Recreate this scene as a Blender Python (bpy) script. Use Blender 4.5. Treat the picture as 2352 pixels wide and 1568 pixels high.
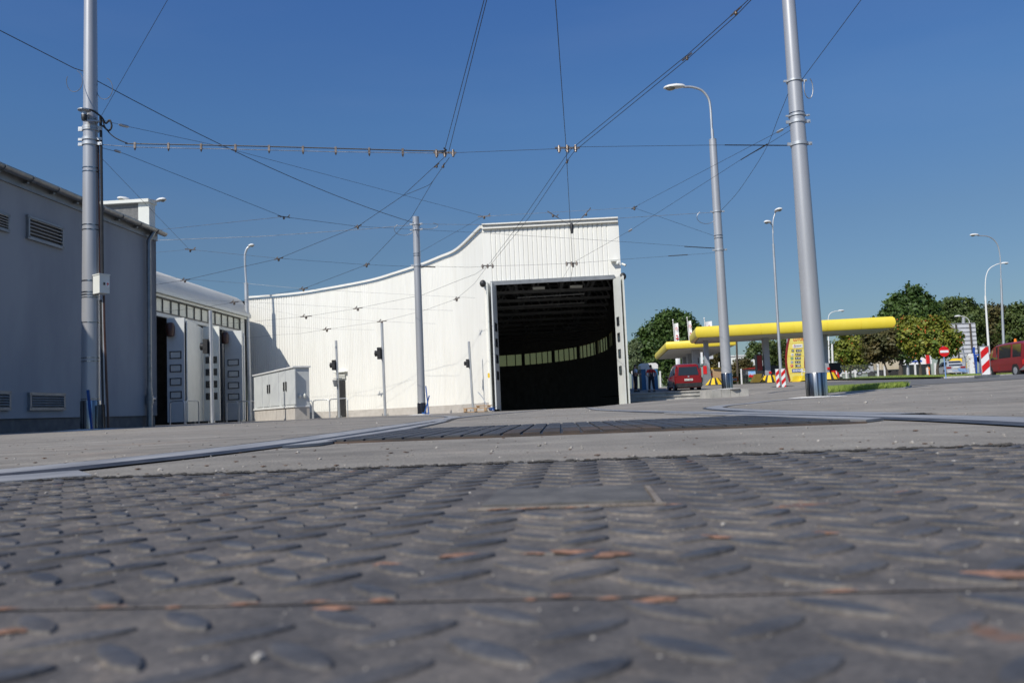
import bpy, bmesh, math, random
import numpy as np
from mathutils import Vector, Matrix, Quaternion
random.seed(7); rng = np.random.default_rng(7)
S = bpy.context.scene
for o in list(bpy.data.objects): bpy.data.objects.remove(o)
COL = S.collection
R = math.radians
# ---------------- camera ----------------
FPX, CX, CY, CAMH = 1900.0, 1176.0, 784.0, 0.065
up = Vector((-968.0, 23284.0, -FPX)).normalized()
fw = Vector((0, 0, -1)); yy = (fw - up*fw.dot(up)).normalized(); xx = yy.cross(up)
ROT = Matrix((xx, yy, up))
cam = bpy.data.cameras.new('camera'); co = bpy.data.objects.new('camera', cam); COL.objects.link(co)
co.matrix_world = Matrix.Translation((0, 0, CAMH)) @ ROT.to_4x4()
cam.lens = FPX/2352*36; cam.sensor_width = 36; cam.clip_start = 0.01; cam.clip_end = 3000
cam.dof.use_dof = True; cam.dof.focus_distance = 3.2; cam.dof.aperture_fstop = 15
S.camera = co
# ---------------- world, sun, exposure ----------------
W = bpy.data.worlds.new('World'); S.world = W; W.use_nodes = True
nt = W.node_tree; bg = nt.nodes['Background']; sk = nt.nodes.new('ShaderNodeTexSky')
sk.sky_type = 'NISHITA'; sk.sun_disc = False; sk.sun_elevation = R(43); sk.sun_rotation = R(218.5)
sk.air_density = 1.0; sk.dust_density = 0.6; sk.ozone_density = 3.0; sk.altitude = 0
tint = nt.nodes.new('ShaderNodeMixRGB'); tint.blend_type = 'MULTIPLY'; tint.inputs[0].default_value = 1; 
geo = nt.nodes.new('ShaderNodeTexCoord'); sepz = nt.nodes.new('ShaderNodeSeparateXYZ'); nt.links.new(geo.outputs['Generated'], sepz.inputs[0])
tr_ = nt.nodes.new('ShaderNodeValToRGB'); nt.links.new(sepz.outputs[2], tr_.inputs[0]); e_ = tr_.color_ramp.elements
e_[0].position = 0.0; e_[0].color = (.44, .48, .51, 1); e_[1].position = .2; e_[1].color = (.50, .60, .68, 1)
for p_, c_ in ((.33, (.50, .72, .92, 1)), (.47, (.46, .73, 1.08, 1)), (1.0, (.62, .85, 1.15, 1))): q_ = e_.new(p_); q_.color = c_
nt.links.new(tr_.outputs[0], tint.inputs[2])
cm = nt.nodes.new('ShaderNodeMapping'); cm.inputs['Scale'].default_value = (1.2, 3.0, 7.0); cm.inputs['Rotation'].default_value = (0, .35, .5); cn_ = nt.nodes.new('ShaderNodeTexNoise'); cn_.inputs['Scale'].default_value = 1.6; cn_.inputs['Detail'].default_value = 7
nt.links.new(geo.outputs['Generated'], cm.inputs[0]); nt.links.new(cm.outputs[0], cn_.inputs[0]); cr_ = nt.nodes.new('ShaderNodeMapRange'); cr_.inputs['From Min'].default_value = .52; cr_.inputs['From Max'].default_value = .8; cr_.inputs['To Max'].default_value = .025; nt.links.new(cn_.outputs[0], cr_.inputs[0])
wm_ = nt.nodes.new('ShaderNodeMixRGB'); wm_.inputs[2].default_value = (6, 6.4, 7, 1); nt.links.new(cr_.outputs[0], wm_.inputs[0]); nt.links.new(tint.outputs[0], wm_.inputs[1])
nt.links.new(sk.outputs[0], tint.inputs[1]); nt.links.new(wm_.outputs[0], bg.inputs[0]); bg.inputs[1].default_value = 0.108
sun = bpy.data.lights.new('sun', 'SUN'); sun.energy = 4.5; sun.angle = R(0.5); sun.color = (1, 0.95, 0.86)
so = bpy.data.objects.new('sun', sun); COL.objects.link(so); so.location = (-20, -20, 40)
so.rotation_euler = Vector((0.667, 0.84, -1.0)).to_track_quat('-Z', 'Y').to_euler()
S.view_settings.view_transform = 'Standard'; S.view_settings.look = 'None'
S.view_settings.exposure = 0.0; S.view_settings.gamma = 1; S.view_settings.use_curve_mapping = False
S.render.engine = 'CYCLES'
# ---------------- helpers ----------------
def ray(u, v): return ROT @ Vector((u-CX, CY-v, -FPX))
def P(u, v, y):
    d = ray(u, v); t = y/d.y; return Vector((d.x*t, y, CAMH+d.z*t))
def G(u, v, z=0.0):
    d = ray(u, v); t = (z-CAMH)/d.z; return Vector((d.x*t, d.y*t, z))
def vh(u): return 939.0-0.04157*(u-1176)+0.0
def X(u, y): return P(u, vh(u), y).x
def lerp(a, b, t): return a+(b-a)*t
def sm(a, b, x):
    t = min(1, max(0, (x-a)/(b-a))); return t*t*(3-2*t)

def principled(name, col, rough=0.6, metal=0.0, spec=None, alpha=None):
    m = bpy.data.materials.new(name); m.use_nodes = True
    b = m.node_tree.nodes['Principled BSDF']
    b.inputs['Base Color'].default_value = (*col, 1); b.inputs['Roughness'].default_value = rough
    b.inputs['Metallic'].default_value = metal
    if spec is not None: b.inputs['Specular IOR Level'].default_value = spec
    return m, b, m.node_tree
def noisy(name, c1, c2, scale=5, rough=0.6, metal=0.0, bump=0.0, detail=6, lo=0.35, hi=0.65, stretch=None, bscale=None, spec=None, r2=None):
    m, b, t = principled(name, c1, rough, metal, spec)
    tc = t.nodes.new('ShaderNodeTexCoord'); mp = t.nodes.new('ShaderNodeMapping')
    t.links.new(tc.outputs['Object'], mp.inputs[0])
    if stretch: mp.inputs['Scale'].default_value = stretch
    n = t.nodes.new('ShaderNodeTexNoise'); n.inputs['Scale'].default_value = scale; n.inputs['Detail'].default_value = detail
    n.inputs['Roughness'].default_value = 0.6
    t.links.new(mp.outputs[0], n.inputs['Vector'])
    cr = t.nodes.new('ShaderNodeValToRGB'); cr.color_ramp.elements[0].position = lo; cr.color_ramp.elements[1].position = hi
    cr.color_ramp.elements[0].color = (*c1, 1); cr.color_ramp.elements[1].color = (*c2, 1)
    t.links.new(n.outputs[0], cr.inputs[0]); t.links.new(cr.outputs[0], b.inputs['Base Color'])
    if r2 is not None:
        mr = t.nodes.new('ShaderNodeMapRange'); mr.inputs['To Min'].default_value = rough; mr.inputs['To Max'].default_value = r2
        t.links.new(n.outputs[0], mr.inputs[0]); t.links.new(mr.outputs[0], b.inputs['Roughness'])
    if bump:
        n2 = t.nodes.new('ShaderNodeTexNoise'); n2.inputs['Scale'].default_value = bscale or scale*4; n2.inputs['Detail'].default_value = 4
        t.links.new(mp.outputs[0], n2.inputs['Vector'])
        bu = t.nodes.new('ShaderNodeBump'); bu.inputs['Strength'].default_value = 1; bu.inputs['Distance'].default_value = bump
        t.links.new(n2.outputs[0], bu.inputs['Height']); t.links.new(bu.outputs[0], b.inputs['Normal'])
    return m

class MB:
    def __init__(s): s.v = []; s.f = []
    def add(s, vs, fs):
        o = len(s.v); s.v += [tuple(p) for p in vs]; s.f += [tuple(i+o for i in f) for f in fs]; return s
    def box(s, c, d, rz=0, M=None):
        c = Vector(c); hx, hy, hz = d[0]/2, d[1]/2, d[2]/2
        q = Matrix.Rotation(rz, 3, 'Z') if M is None else M
        vs = [c+q @ Vector((sx*hx, sy*hy, sz*hz)) for sz in (-1, 1) for sy in (-1, 1) for sx in (-1, 1)]
        return s.add(vs, [(0, 2, 3, 1), (4, 5, 7, 6), (0, 1, 5, 4), (2, 6, 7, 3), (0, 4, 6, 2), (1, 3, 7, 5)])
    def bar(s, a, b, w, h, upv=(0, 0, 1)):
        a = Vector(a); b = Vector(b); d = (b-a); L = d.length; d.normalize()
        x = d.cross(Vector(upv))
        if x.length < 1e-4: x = d.cross(Vector((0, 1, 0)))
        x.normalize(); z = x.cross(d)
        M = Matrix((x, d, z)).transposed()
        return s.box((a+b)/2, (w, L, h), M=M)
    def cyl(s, a, b, r0, r1=None, n=12, caps=True):
        return s.tube([a, b], [r0, r0 if r1 is None else r1], n, caps)
    def tube(s, pts, r, n=6, caps=True):
        pts = [Vector(p) for p in pts]; k = len(pts)
        rs = r if isinstance(r, (list, tuple)) else [r]*k
        vs = []; prev = None
        for i, p in enumerate(pts):
            d = (pts[min(i+1, k-1)]-pts[max(i-1, 0)]).normalized()
            if prev is None:
                x = d.cross(Vector((0, 0, 1)))
                if x.length < 1e-3: x = Vector((1, 0, 0))
            else: x = prev-d*prev.dot(d)
            x.normalize(); prev = x; y = d.cross(x)
            for j in range(n):
                a = 2*math.pi*j/n; vs.append(p+(x*math.cos(a)+y*math.sin(a))*rs[i])
        fs = [(i*n+j, i*n+(j+1) % n, (i+1)*n+(j+1) % n, (i+1)*n+j) for i in range(k-1) for j in range(n)]
        if caps: fs += [tuple(range(n-1, -1, -1)), tuple(range((k-1)*n, k*n))]
        return s.add(vs, fs)
    def lathe(s, c, prof, n=16, M=None):   # prof: (r,z)
        c = Vector(c); q = M or Matrix.Identity(3); vs = []
        for r, z in prof:
            for j in range(n):
                a = 2*math.pi*j/n; vs.append(c+q @ Vector((r*math.cos(a), r*math.sin(a), z)))
        k = len(prof)
        fs = [(i*n+j, i*n+(j+1) % n, (i+1)*n+(j+1) % n, (i+1)*n+j) for i in range(k-1) for j in range(n)]
        fs += [tuple(range(n-1, -1, -1)), tuple(range((k-1)*n, k*n))]
        return s.add(vs, fs)
    def ell(s, c, r, M=None, n=12, m=8):
        pr = [(max(1e-4, math.sin(math.pi*i/m)), -math.cos(math.pi*i/m)) for i in range(m+1)]
        q = (M or Matrix.Identity(3)) @ Matrix.Diagonal(Vector(r))
        return s.lathe(c, pr, n, q)
    def quad(s, a, b, c, d): return s.add([a, b, c, d], [(0, 1, 2, 3)])
    def slab(s, pts, off):   # polygon extruded by vector off
        n = len(pts); off = Vector(off); vs = [Vector(p) for p in pts]+[Vector(p)+off for p in pts]
        fs = [tuple(range(n-1, -1, -1)), tuple(range(n, 2*n))]+[(i, (i+1) % n, n+(i+1) % n, n+i) for i in range(n)]
        return s.add(vs, fs)
    def build(s, name, mat, parent=None, smooth=False, org=None, ang=None):
        me = bpy.data.meshes.new(name); vs = s.v
        if parent is not None:
            inv = wm(parent).inverted(); vs = [inv @ Vector(v) for v in vs]; o_loc = Vector((0, 0, 0))
        else:
            if org is None:
                a = np.array(vs); o_loc = Vector(((a[:, 0].min()+a[:, 0].max())/2, (a[:, 1].min()+a[:, 1].max())/2, a[:, 2].min()))
            else: o_loc = Vector(org)
            vs = [Vector(v)-o_loc for v in vs]
        me.from_pydata([tuple(v) for v in vs], [], s.f); 
        bm = bmesh.new(); bm.from_mesh(me); bmesh.ops.recalc_face_normals(bm, faces=bm.faces); bm.to_mesh(me); bm.free()
        if mat: me.materials.append(mat)
        if smooth:
            me.polygons.foreach_set('use_smooth', [True]*len(me.polygons))
            try: me.set_sharp_from_angle(angle=R(ang or 40))
            except Exception: pass
        o = bpy.data.objects.new(name, me); COL.objects.link(o)
        if parent is not None: o.parent = parent
        o.location = o_loc
        return o
def wm(o):
    m = Matrix.LocRotScale(o.location, o.rotation_euler, o.scale)
    return (wm(o.parent) @ m) if o.parent else m
def tag(o, label, cat, group=None, kind=None):
    if label: o['label'] = label
    if cat: o['category'] = cat
    if group: o['group'] = group
    if kind: o['kind'] = kind
    return o
def thing(name, label, cat, loc=(0, 0, 0), rz=0, group=None):
    o = bpy.data.objects.new(name, None); COL.objects.link(o); o.location = loc; o.rotation_euler = (0, 0, rz)
    o.empty_display_size = 0.2
    return tag(o, label, cat, group)
def struct(o): o['kind'] = 'structure'; return o
def dup(root, loc, rz=None, label=None, group=None):
    r = root.copy(); COL.objects.link(r); r.location = loc
    if rz is not None: r.rotation_euler = (0, 0, rz)
    if label: r['label'] = label
    if group: r['group'] = group
    for ch in [c for c in bpy.data.objects if c.parent == root]:
        c = ch.copy(); COL.objects.link(c); c.parent = r
        for g in [c2 for c2 in bpy.data.objects if c2.parent == ch]:
            d = g.copy(); COL.objects.link(d); d.parent = c
    return r
def text(name, s, h, origin, xdir, zdir, mat, parent, center=True, width=None, bold=0.0, depth=0.004, shear=0):
    cu = bpy.data.curves.new('txt', 'FONT'); cu.body = s; cu.size = 1; cu.extrude = 0.0; cu.offset = bold; cu.shear = shear
    t = bpy.data.objects.new('txt', cu); COL.objects.link(t)
    me = bpy.data.meshes.new_from_object(t.evaluated_get(bpy.context.evaluated_depsgraph_get()))
    bpy.data.objects.remove(t)
    a = np.array([v.co for v in me.vertices]); x0, x1 = a[:, 0].min(), a[:, 0].max(); y0, y1 = a[:, 1].min(), a[:, 1].max()
    k = h/(y1-y0); kx = k if width is None else width/(x1-x0)
    cx = (x0+x1)/2 if center else x0; xd = Vector(xdir).normalized(); zd = Vector(zdir).normalized()
    mb = MB(); vs = [Vector(origin)+xd*((v[0]-cx)*kx)+zd*((v[1]-(y0+y1)/2)*k) for v in a]
    mb.add(vs, [tuple(p.vertices) for p in me.polygons])
    o = mb.build(name, mat, parent); bpy.data.meshes.remove(me); return o
def skinmesh(name, verts, edges, rad, mat, parent=None, sub=1, org=None):
    me = bpy.data.meshes.new('sk'); me.from_pydata([tuple(v) for v in verts], edges, [])
    o = bpy.data.objects.new('sk', me); COL.objects.link(o)
    m = o.modifiers.new('s', 'SKIN'); 
    for i, r in enumerate(rad):
        r = r if isinstance(r, (tuple, list)) else (r, r); me.skin_vertices[0].data[i].radius = r
    me.skin_vertices[0].data[0].use_root = True
    o.modifiers.new('ss', 'SUBSURF').levels = sub
    dg = bpy.context.evaluated_depsgraph_get(); dg.update()
    m2 = bpy.data.meshes.new_from_object(o.evaluated_get(dg)); vs = [v.co.copy() for v in m2.vertices]
    mb = MB().add(vs, [tuple(p.vertices) for p in m2.polygons]); bpy.data.objects.remove(o)
    return mb.build(name, mat, parent, smooth=True, org=org, ang=80)
# ---------------- materials ----------------
M = {}
M['galv'] = noisy('galvanised steel', (0.42, 0.44, 0.46), (0.52, 0.54, 0.56), 9, 0.42, 0.55, r2=0.5, stretch=(1, 1, .2))
M['polepaint'] = noisy('silver pole paint', (0.40, 0.405, 0.42), (0.46, 0.465, 0.48), 3, 0.36, 0.35, bump=0.0004, bscale=60, stretch=(1, 1, .15))
M['chrome'] = noisy('polished steel', (0.10, 0.10, 0.105), (0.55, 0.54, 0.52), 16, 0.16, 1.0, r2=0.34, stretch=(1, 1, .02), lo=.42, hi=.62, detail=3)  # vertical streaks in the base colour imitate mirrored surroundings
M['leafshade'] = noisy('shaded door leaf', (.56, .58, .58), (.62, .64, .63), 1.5, .5)  # off-white leaf greyed: shade on the open leaves put into the colour
M['cabgrey'] = noisy('cabinet grey', (.50, .52, .52), (.57, .59, .58), 1.5, .5)
M['white'] = noisy('white coated steel', (0.755, 0.74, 0.68), (0.81, 0.80, 0.745), 3, 0.5, 0, stretch=(1, 1, .12), detail=8, lo=.25, hi=.6)
M['cream'] = noisy('off white panel', (0.66, 0.67, 0.62), (0.72, 0.73, 0.68), 2, 0.5)
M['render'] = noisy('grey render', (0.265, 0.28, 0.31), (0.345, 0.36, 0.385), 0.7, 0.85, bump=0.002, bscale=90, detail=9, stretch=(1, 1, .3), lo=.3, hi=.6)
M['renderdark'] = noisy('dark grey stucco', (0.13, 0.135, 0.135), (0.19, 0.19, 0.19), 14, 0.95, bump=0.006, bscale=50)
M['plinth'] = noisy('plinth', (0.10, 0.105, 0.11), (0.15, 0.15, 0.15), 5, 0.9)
M['plinthlight'] = noisy('plinth light', (0.42, 0.39, 0.35), (0.5, 0.47, 0.43), 3, 0.9)
M['roofgrey'] = noisy('roof membrane', (0.62, 0.60, 0.54), (0.70, 0.68, 0.62), 0.5, 0.95, spec=0.1)
M['gutter'] = noisy('zinc gutter', (0.22, 0.23, 0.24), (0.32, 0.33, 0.34), 6, 0.4, 0.7)
M['concrete'] = noisy('concrete', (0.30, 0.295, 0.27), (0.48, 0.46, 0.42), 2.2, 0.9, bump=0.004, bscale=50, detail=9)
M['black'] = noisy('black rubber', (0.012, 0.012, 0.014), (0.03, 0.03, 0.03), 8, 0.5)
M['blackgloss'] = noisy('black lacquer', (0.015, 0.015, 0.018), (0.02, 0.02, 0.022), 4, 0.15)
M['wire'] = noisy('weathered wire', (0.035, 0.035, 0.04), (0.06, 0.058, 0.055), 3, 0.5, 0.3)
M['wiregrey'] = noisy('steel rope', (0.12, 0.12, 0.12), (0.34, 0.34, 0.34), 4, 0.45, 0.6)
M['copper'] = noisy('weathered fitting', (0.10, 0.07, 0.05), (0.25, 0.22, 0.2), 30, 0.4, 0.7)
M['glass'] = principled('dark glass', (0.02, 0.025, 0.03), 0.05, 0, 0.8)[0]
M['paneglass'] = noisy('pale reflection pane', (0.42, 0.45, 0.40), (0.6, 0.62, 0.52), 0.7, 0.12, 0, spec=0.9)  # pale base colour stands for the reflected white hall wall
M['litpane'] = noisy('light pane', (0.62, 0.62, 0.58), (0.7, 0.7, 0.66), 2, 0.2)
M['frame'] = noisy('dark frame', (0.035, 0.035, 0.038), (0.05, 0.05, 0.05), 5, 0.4, 0.3)
M['framegrey'] = noisy('grey frame', (0.22, 0.23, 0.24), (0.28, 0.29, 0.3), 5, 0.4, 0.3)
M['blue'] = noisy('blue tube plastic', (0.012, 0.06, 0.24), (0.02, 0.09, 0.30), 5, 0.35)
M['brownpipe'] = noisy('brown cable pipe', (0.05, 0.018, 0.012), (0.07, 0.03, 0.02), 5, 0.4)
M['yellow'] = noisy('yellow canopy paint', (0.78, 0.61, 0.05), (0.82, 0.65, 0.07), 1, 0.35)
M['yellow2'] = noisy('yellow paint', (0.72, 0.46, 0.01), (0.8, 0.54, 0.02), 3, 0.5)
M['pylon'] = noisy('pale yellow panel', (0.80, 0.68, 0.16), (0.83, 0.71, 0.2), 1, 0.35)
M['red'] = noisy('sign red', (0.60, 0.010, 0.012), (0.66, 0.015, 0.015), 2, 0.4)
M['signwhite'] = noisy('sign white', (0.78, 0.78, 0.78), (0.82, 0.82, 0.82), 2, 0.4)
M['darkred'] = noisy('dark red', (0.22, 0.015, 0.012), (0.28, 0.02, 0.015), 2, 0.4)
M['signblue'] = noisy('sign blue', (0.01, 0.06, 0.36), (0.015, 0.08, 0.4), 2, 0.4)
M['green'] = noisy('sign green', (0.02, 0.22, 0.05), (0.03, 0.25, 0.06), 2, 0.4)
M['orange'] = noisy('hi-vis orange', (0.9, 0.20, 0.01), (0.95, 0.26, 0.02), 6, 0.7)
M['colgrey'] = noisy('grey column paint', (0.30, 0.32, 0.36), (0.34, 0.36, 0.4), 2, 0.5)
M['soffit'] = noisy('soffit panel', (0.52, 0.53, 0.52), (0.6, 0.6, 0.58), 1, 0.5, stretch=(.1, 3, 1))
M['wood'] = noisy('pallet wood', (0.32, 0.2, 0.1), (0.5, 0.34, 0.2), 6, 0.8, stretch=(.4, 4, 4))
M['sand'] = noisy('pale grit', (0.6, 0.58, 0.54), (0.8, 0.78, 0.74), 60, 0.95, bump=0.004)
M['brick'] = noisy('red paver', (0.30, 0.10, 0.07), (0.4, 0.16, 0.11), 30, 0.9)
M['rubber'] = noisy('tyre', (0.018, 0.018, 0.018), (0.035, 0.033, 0.03), 20, 0.8)
M['skin'] = noisy('skin', (0.42, 0.23, 0.16), (0.48, 0.28, 0.2), 8, 0.6)
M['hair'] = noisy('dark hair', (0.02, 0.014, 0.01), (0.035, 0.025, 0.02), 20, 0.7)
M['trouser'] = noisy('dark workwear', (0.012, 0.014, 0.02), (0.025, 0.027, 0.035), 9, 0.85)
M['tee'] = noisy('pale blue shirt', (0.5, 0.55, 0.65), (0.58, 0.62, 0.7), 9, 0.8)
M['redtee'] = noisy('red shirt', (0.55, 0.02, 0.015), (0.62, 0.03, 0.02), 9, 0.8)
M['bark'] = noisy('bark', (0.05, 0.04, 0.032), (0.1, 0.085, 0.065), 12, 0.95, bump=0.02, bscale=20)
M['lampwhite'] = noisy('lamp head white', (0.7, 0.7, 0.68), (0.76, 0.76, 0.74), 3, 0.35)
M['lampglass'] = principled('lamp bowl', (0.25, 0.24, 0.2), 0.08, 0, 0.8)[0]
# ================= terrain =================
PY = [-50, 12, 16.5, 20, 26, 32, 38, 45, 54, 70, 80, 110, 2000]
PZ = [0, 0, .045, .10, .13, .25, .42, .58, .80, 1.36, 1.5, 1.7, 1.7]
def prof(y): return float(np.interp(y, PY, PZ))
def hallx(y): return float(np.interp(y, [0, 24, 31, 33, 50, 64, 72, 80, 86], [1.0, 1.5, 4.0, 5.1, 6.6, 7.7, 7.8, 6, -2]))
def base0(x, y):
    z = base1(x, y)
    if 26 < y < 35.6 and x < 9.5: z = lerp(z, min(z, .05), sm(27, 31, y)*(1-sm(7.9, 9.3, x))*(1-sm(34.9, 35.5, y)))
    return z
def base1(x, y):
    z = prof(y)+.028*max(0, x-6)*(1-sm(26, 46, y))*sm(8, 22, y)
    if y < 86:
        b = hallx(y); wdt = 3.0 if y < 31 else 0.9
        z *= sm(b-.1, b+wdt, x) if y < 33 else sm(b-.2, b+.5, x)
    return z
CON = []
for (u, v, y) in [(1877, 912, 16.5), (1640, 915, 26), (1725, 905, 26), (1795, 893, 45), (1570, 898, 54), (1470, 901, 54.5), (1650, 883, 68), (1780, 881, 68),
                  (1900, 876, 66), (1960, 872, 72), (2060, 867, 72), (2168, 866.5, 49.6), (2262, 866, 29.7), (2327, 864, 46), (2290, 867, 49), (2352, 861, 42),
                  (1900, 898, 19), (2080, 895, 22), (2110, 870, 56), (1720, 888, 40), (2000, 880, 40), (2352, 900, 16), (2352, 870, 27)]:
    p = P(u, v, y); CON.append((p.x, p.y, p.z-base0(p.x, p.y)))
CA = np.array(CON)
def Z(x, y):
    z = base0(x, y)
    if y > 13 and x > hallx(y) and x > 2:
        s = 0.11*y+.5; w = np.exp(-((CA[:, 0]-x)**2+(CA[:, 1]-y)**2)/(2*s*s))
        z += float((w*CA[:, 2]).sum()/(w.sum()+.15))*(1 if not (27 < y < 35.5) else 1-sm(27, 31, y)*(1-sm(7.9, 9.3, x)))*sm(13, 16, y)*sm(0, 2.5, x-hallx(y) if y < 33 else 2.5)
    return z
ys = [-4, -2, -1, -.4, 0, .3, .6]+list(np.geomspace(1, 14, 26))+list(np.linspace(14.6, 90, 126))+list(np.geomspace(94, 1500, 24))
nc = 260; tv = []; tf = []
for y in ys:
    hw = max(6, 0.95*abs(y)+6)
    for i in range(nc+1):
        x = hw*(2*i/nc-1); tv.append((x, y, Z(x, y)))
for j in range(len(ys)-1):
    for i in range(nc):
        a = j*(nc+1)+i; tf.append((a, a+1, a+nc+2, a+nc+1))
# ground material: dusty concrete with aggregate, patches and grit
m, b, t = principled('dusty concrete paving', (0.3, 0.29, 0.27), 0.9); M['ground'] = m
tc = t.nodes.new('ShaderNodeTexCoord'); L = t.links
def nz(scale, detail=5, st=None, rough=.6):
    n = t.nodes.new('ShaderNodeTexNoise'); n.inputs['Scale'].default_value = scale; n.inputs['Detail'].default_value = detail; n.inputs['Roughness'].default_value = rough
    if st:
        mp = t.nodes.new('ShaderNodeMapping'); mp.inputs['Scale'].default_value = st; L.new(tc.outputs['Object'], mp.inputs[0]); L.new(mp.outputs[0], n.inputs[0])
    else: L.new(tc.outputs['Object'], n.inputs[0])
    return n
def ramp(n, stops):
    c = t.nodes.new('ShaderNodeValToRGB'); e = c.color_ramp.elements
    while len(e) < len(stops): e.new(0.5)
    for k, (p_, col) in enumerate(stops): e[k].position = p_; e[k].color = (*col, 1)
    L.new(n.outputs[0], c.inputs[0]); return c
def mix(a, b_, fac, mode='MIX'):
    x = t.nodes.new('ShaderNodeMixRGB'); x.blend_type = mode
    if isinstance(fac, float): x.inputs[0].default_value = fac
    else: L.new(fac, x.inputs[0])
    L.new(a, x.inputs[1]); L.new(b_, x.inputs[2]); return x.outputs[0]
big = ramp(nz(.35, 8), [(.3, (.215, .202, .182)), (.55, (.305, .286, .258)), (.75, (.365, .338, .298))])
mid = ramp(nz(5, 8), [(.3, (.62, .6, .58)), (.7, (1.15, 1.12, 1.08))])
fine = ramp(nz(260, 3), [(.33, (.55, .53, .5)), (.5, (1, 1, 1)), (.68, (1.35, 1.32, 1.28))])
rust = ramp(nz(1.3, 7), [(.55, (1, 1, 1)), (.78, (1.12, .93, .80))])
streak = ramp(nz(1.0, 5, (.5, 6, 1)), [(.35, (.8, .8, .8)), (.7, (1.12, 1.12, 1.1))])
c = mix(big.outputs[0], mid.outputs[0], .8, 'MULTIPLY'); c = mix(c, fine.outputs[0], .75, 'MULTIPLY'); c = mix(c, rust.outputs[0], .8, 'MULTIPLY'); c = mix(c, streak.outputs[0], .7, 'MULTIPLY')
pale = ramp(nz(2.0, 4, (.5, 12, 1)), [(.66, (1, 1, 1)), (.72, (1.35, 1.33, 1.28))]); dk = ramp(nz(3.0, 4, (.4, 9, 1)), [(.30, (.68, .66, .64)), (.38, (1, 1, 1))])
oil = ramp(nz(.9, 8), [(.30, (.62, .6, .58)), (.42, (1, 1, 1))]); c = mix(c, oil.outputs[0], .9, 'MULTIPLY'); c = mix(c, pale.outputs[0], .8, 'MULTIPLY'); c = mix(c, dk.outputs[0], .8, 'MULTIPLY')
L.new(c, b.inputs['Base Color'])
bu = t.nodes.new('ShaderNodeBump'); bu.inputs['Distance'].default_value = .0022; L.new(nz(240, 4).outputs[0], bu.inputs['Height'])
bu2 = t.nodes.new('ShaderNodeBump'); bu2.inputs['Distance'].default_value = .006; L.new(nz(18, 5).outputs[0], bu2.inputs['Height']); L.new(bu.outputs[0], bu2.inputs['Normal']); L.new(bu2.outputs[0], b.inputs['Normal'])
g = MB().add(tv, tf).build('ground', M['ground'], org=(0, 0, 0)); g.data.polygons.foreach_set('use_smooth', [True]*len(g.data.polygons)); struct(g)

# ================= steel cover with raised lugs =================
m, b, t = principled('worn chequer steel', (0.1, 0.1, 0.11), 0.5, 0.0); M['tread'] = m; L = t.links; tc = t.nodes.new('ShaderNodeTexCoord')
sx = t.nodes.new('ShaderNodeSeparateXYZ'); L.new(tc.outputs['Object'], sx.inputs[0])
dust = ramp(nz(22, 8), [(.28, (.060, .057, .057)), (.5, (.112, .105, .10)), (.72, (.19, .172, .155))])
grit = ramp(nz(380, 3), [(.3, (.6, .6, .6)), (.7, (1.3, 1.27, 1.22))])
dcol = mix(dust.outputs[0], grit.outputs[0], .8, 'MULTIPLY'); dcol = mix(dcol, ramp(nz(5, 6), [(.35, (.72, .72, .75)), (.65, (1.2, 1.14, 1.05))]).outputs[0], .9, 'MULTIPLY'); dcol = mix(dcol, ramp(nz(110, 5), [(.56, (1, 1, 1)), (.66, (1.6, 1.5, 1.35))]).outputs[0], .7, 'MULTIPLY')
lug = ramp(nz(60, 6), [(.3, (.022, .025, .032)), (.55, (.062, .067, .078)), (.75, (.13, .13, .135))])
hm = t.nodes.new('ShaderNodeMapRange'); hm.inputs['From Min'].default_value = .0045; hm.inputs['From Max'].default_value = .0062; L.new(sx.outputs[2], hm.inputs[0])
cc = mix(dcol, lug.outputs[0], hm.outputs[0])
rn = ramp(nz(9, 6), [(.66, (0, 0, 0)), (.70, (1, 1, 1))]); rc = ramp(nz(120, 4), [(.3, (.10, .055, .035)), (.7, (.27, .14, .085))])
cc = mix(cc, rc.outputs[0], rn.outputs[0]); L.new(cc, b.inputs['Base Color'])
rr = t.nodes.new('ShaderNodeMapRange'); rr.inputs['To Min'].default_value = .75; rr.inputs['To Max'].default_value = .5; L.new(hm.outputs[0], rr.inputs[0]); L.new(rr.outputs[0], b.inputs['Roughness'])
bu = t.nodes.new('ShaderNodeBump'); bu.inputs['Distance'].default_value = .0006; L.new(nz(300, 4).outputs[0], bu.inputs['Height']); L.new(bu.outputs[0], b.inputs['Normal'])
HD = -math.atan(.086); CR = Matrix.Rotation(HD, 3, 'Z')
def cw(x, y, z): # cover frame -> world : x along far edge, y = 0 at far edge
    q = CR @ Vector((x, y, 0)); return Vector((q.x, q.y+.945, z))
cov = thing('inspection_cover', 'large dark steel inspection cover of raised lens-shaped lugs filling the foreground', 'cover', (0, .5, 0))
def sheet(mb, x0, x1, y0, y1, zt):
    n = 24
    for i in range(n):
        a = lerp(x0, x1, i/n); c2 = lerp(x0, x1, (i+1)/n)
        mb.quad(cw(a, y0, zt), cw(c2, y0, zt), cw(c2, y1, zt), cw(a, y1, zt))
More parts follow.
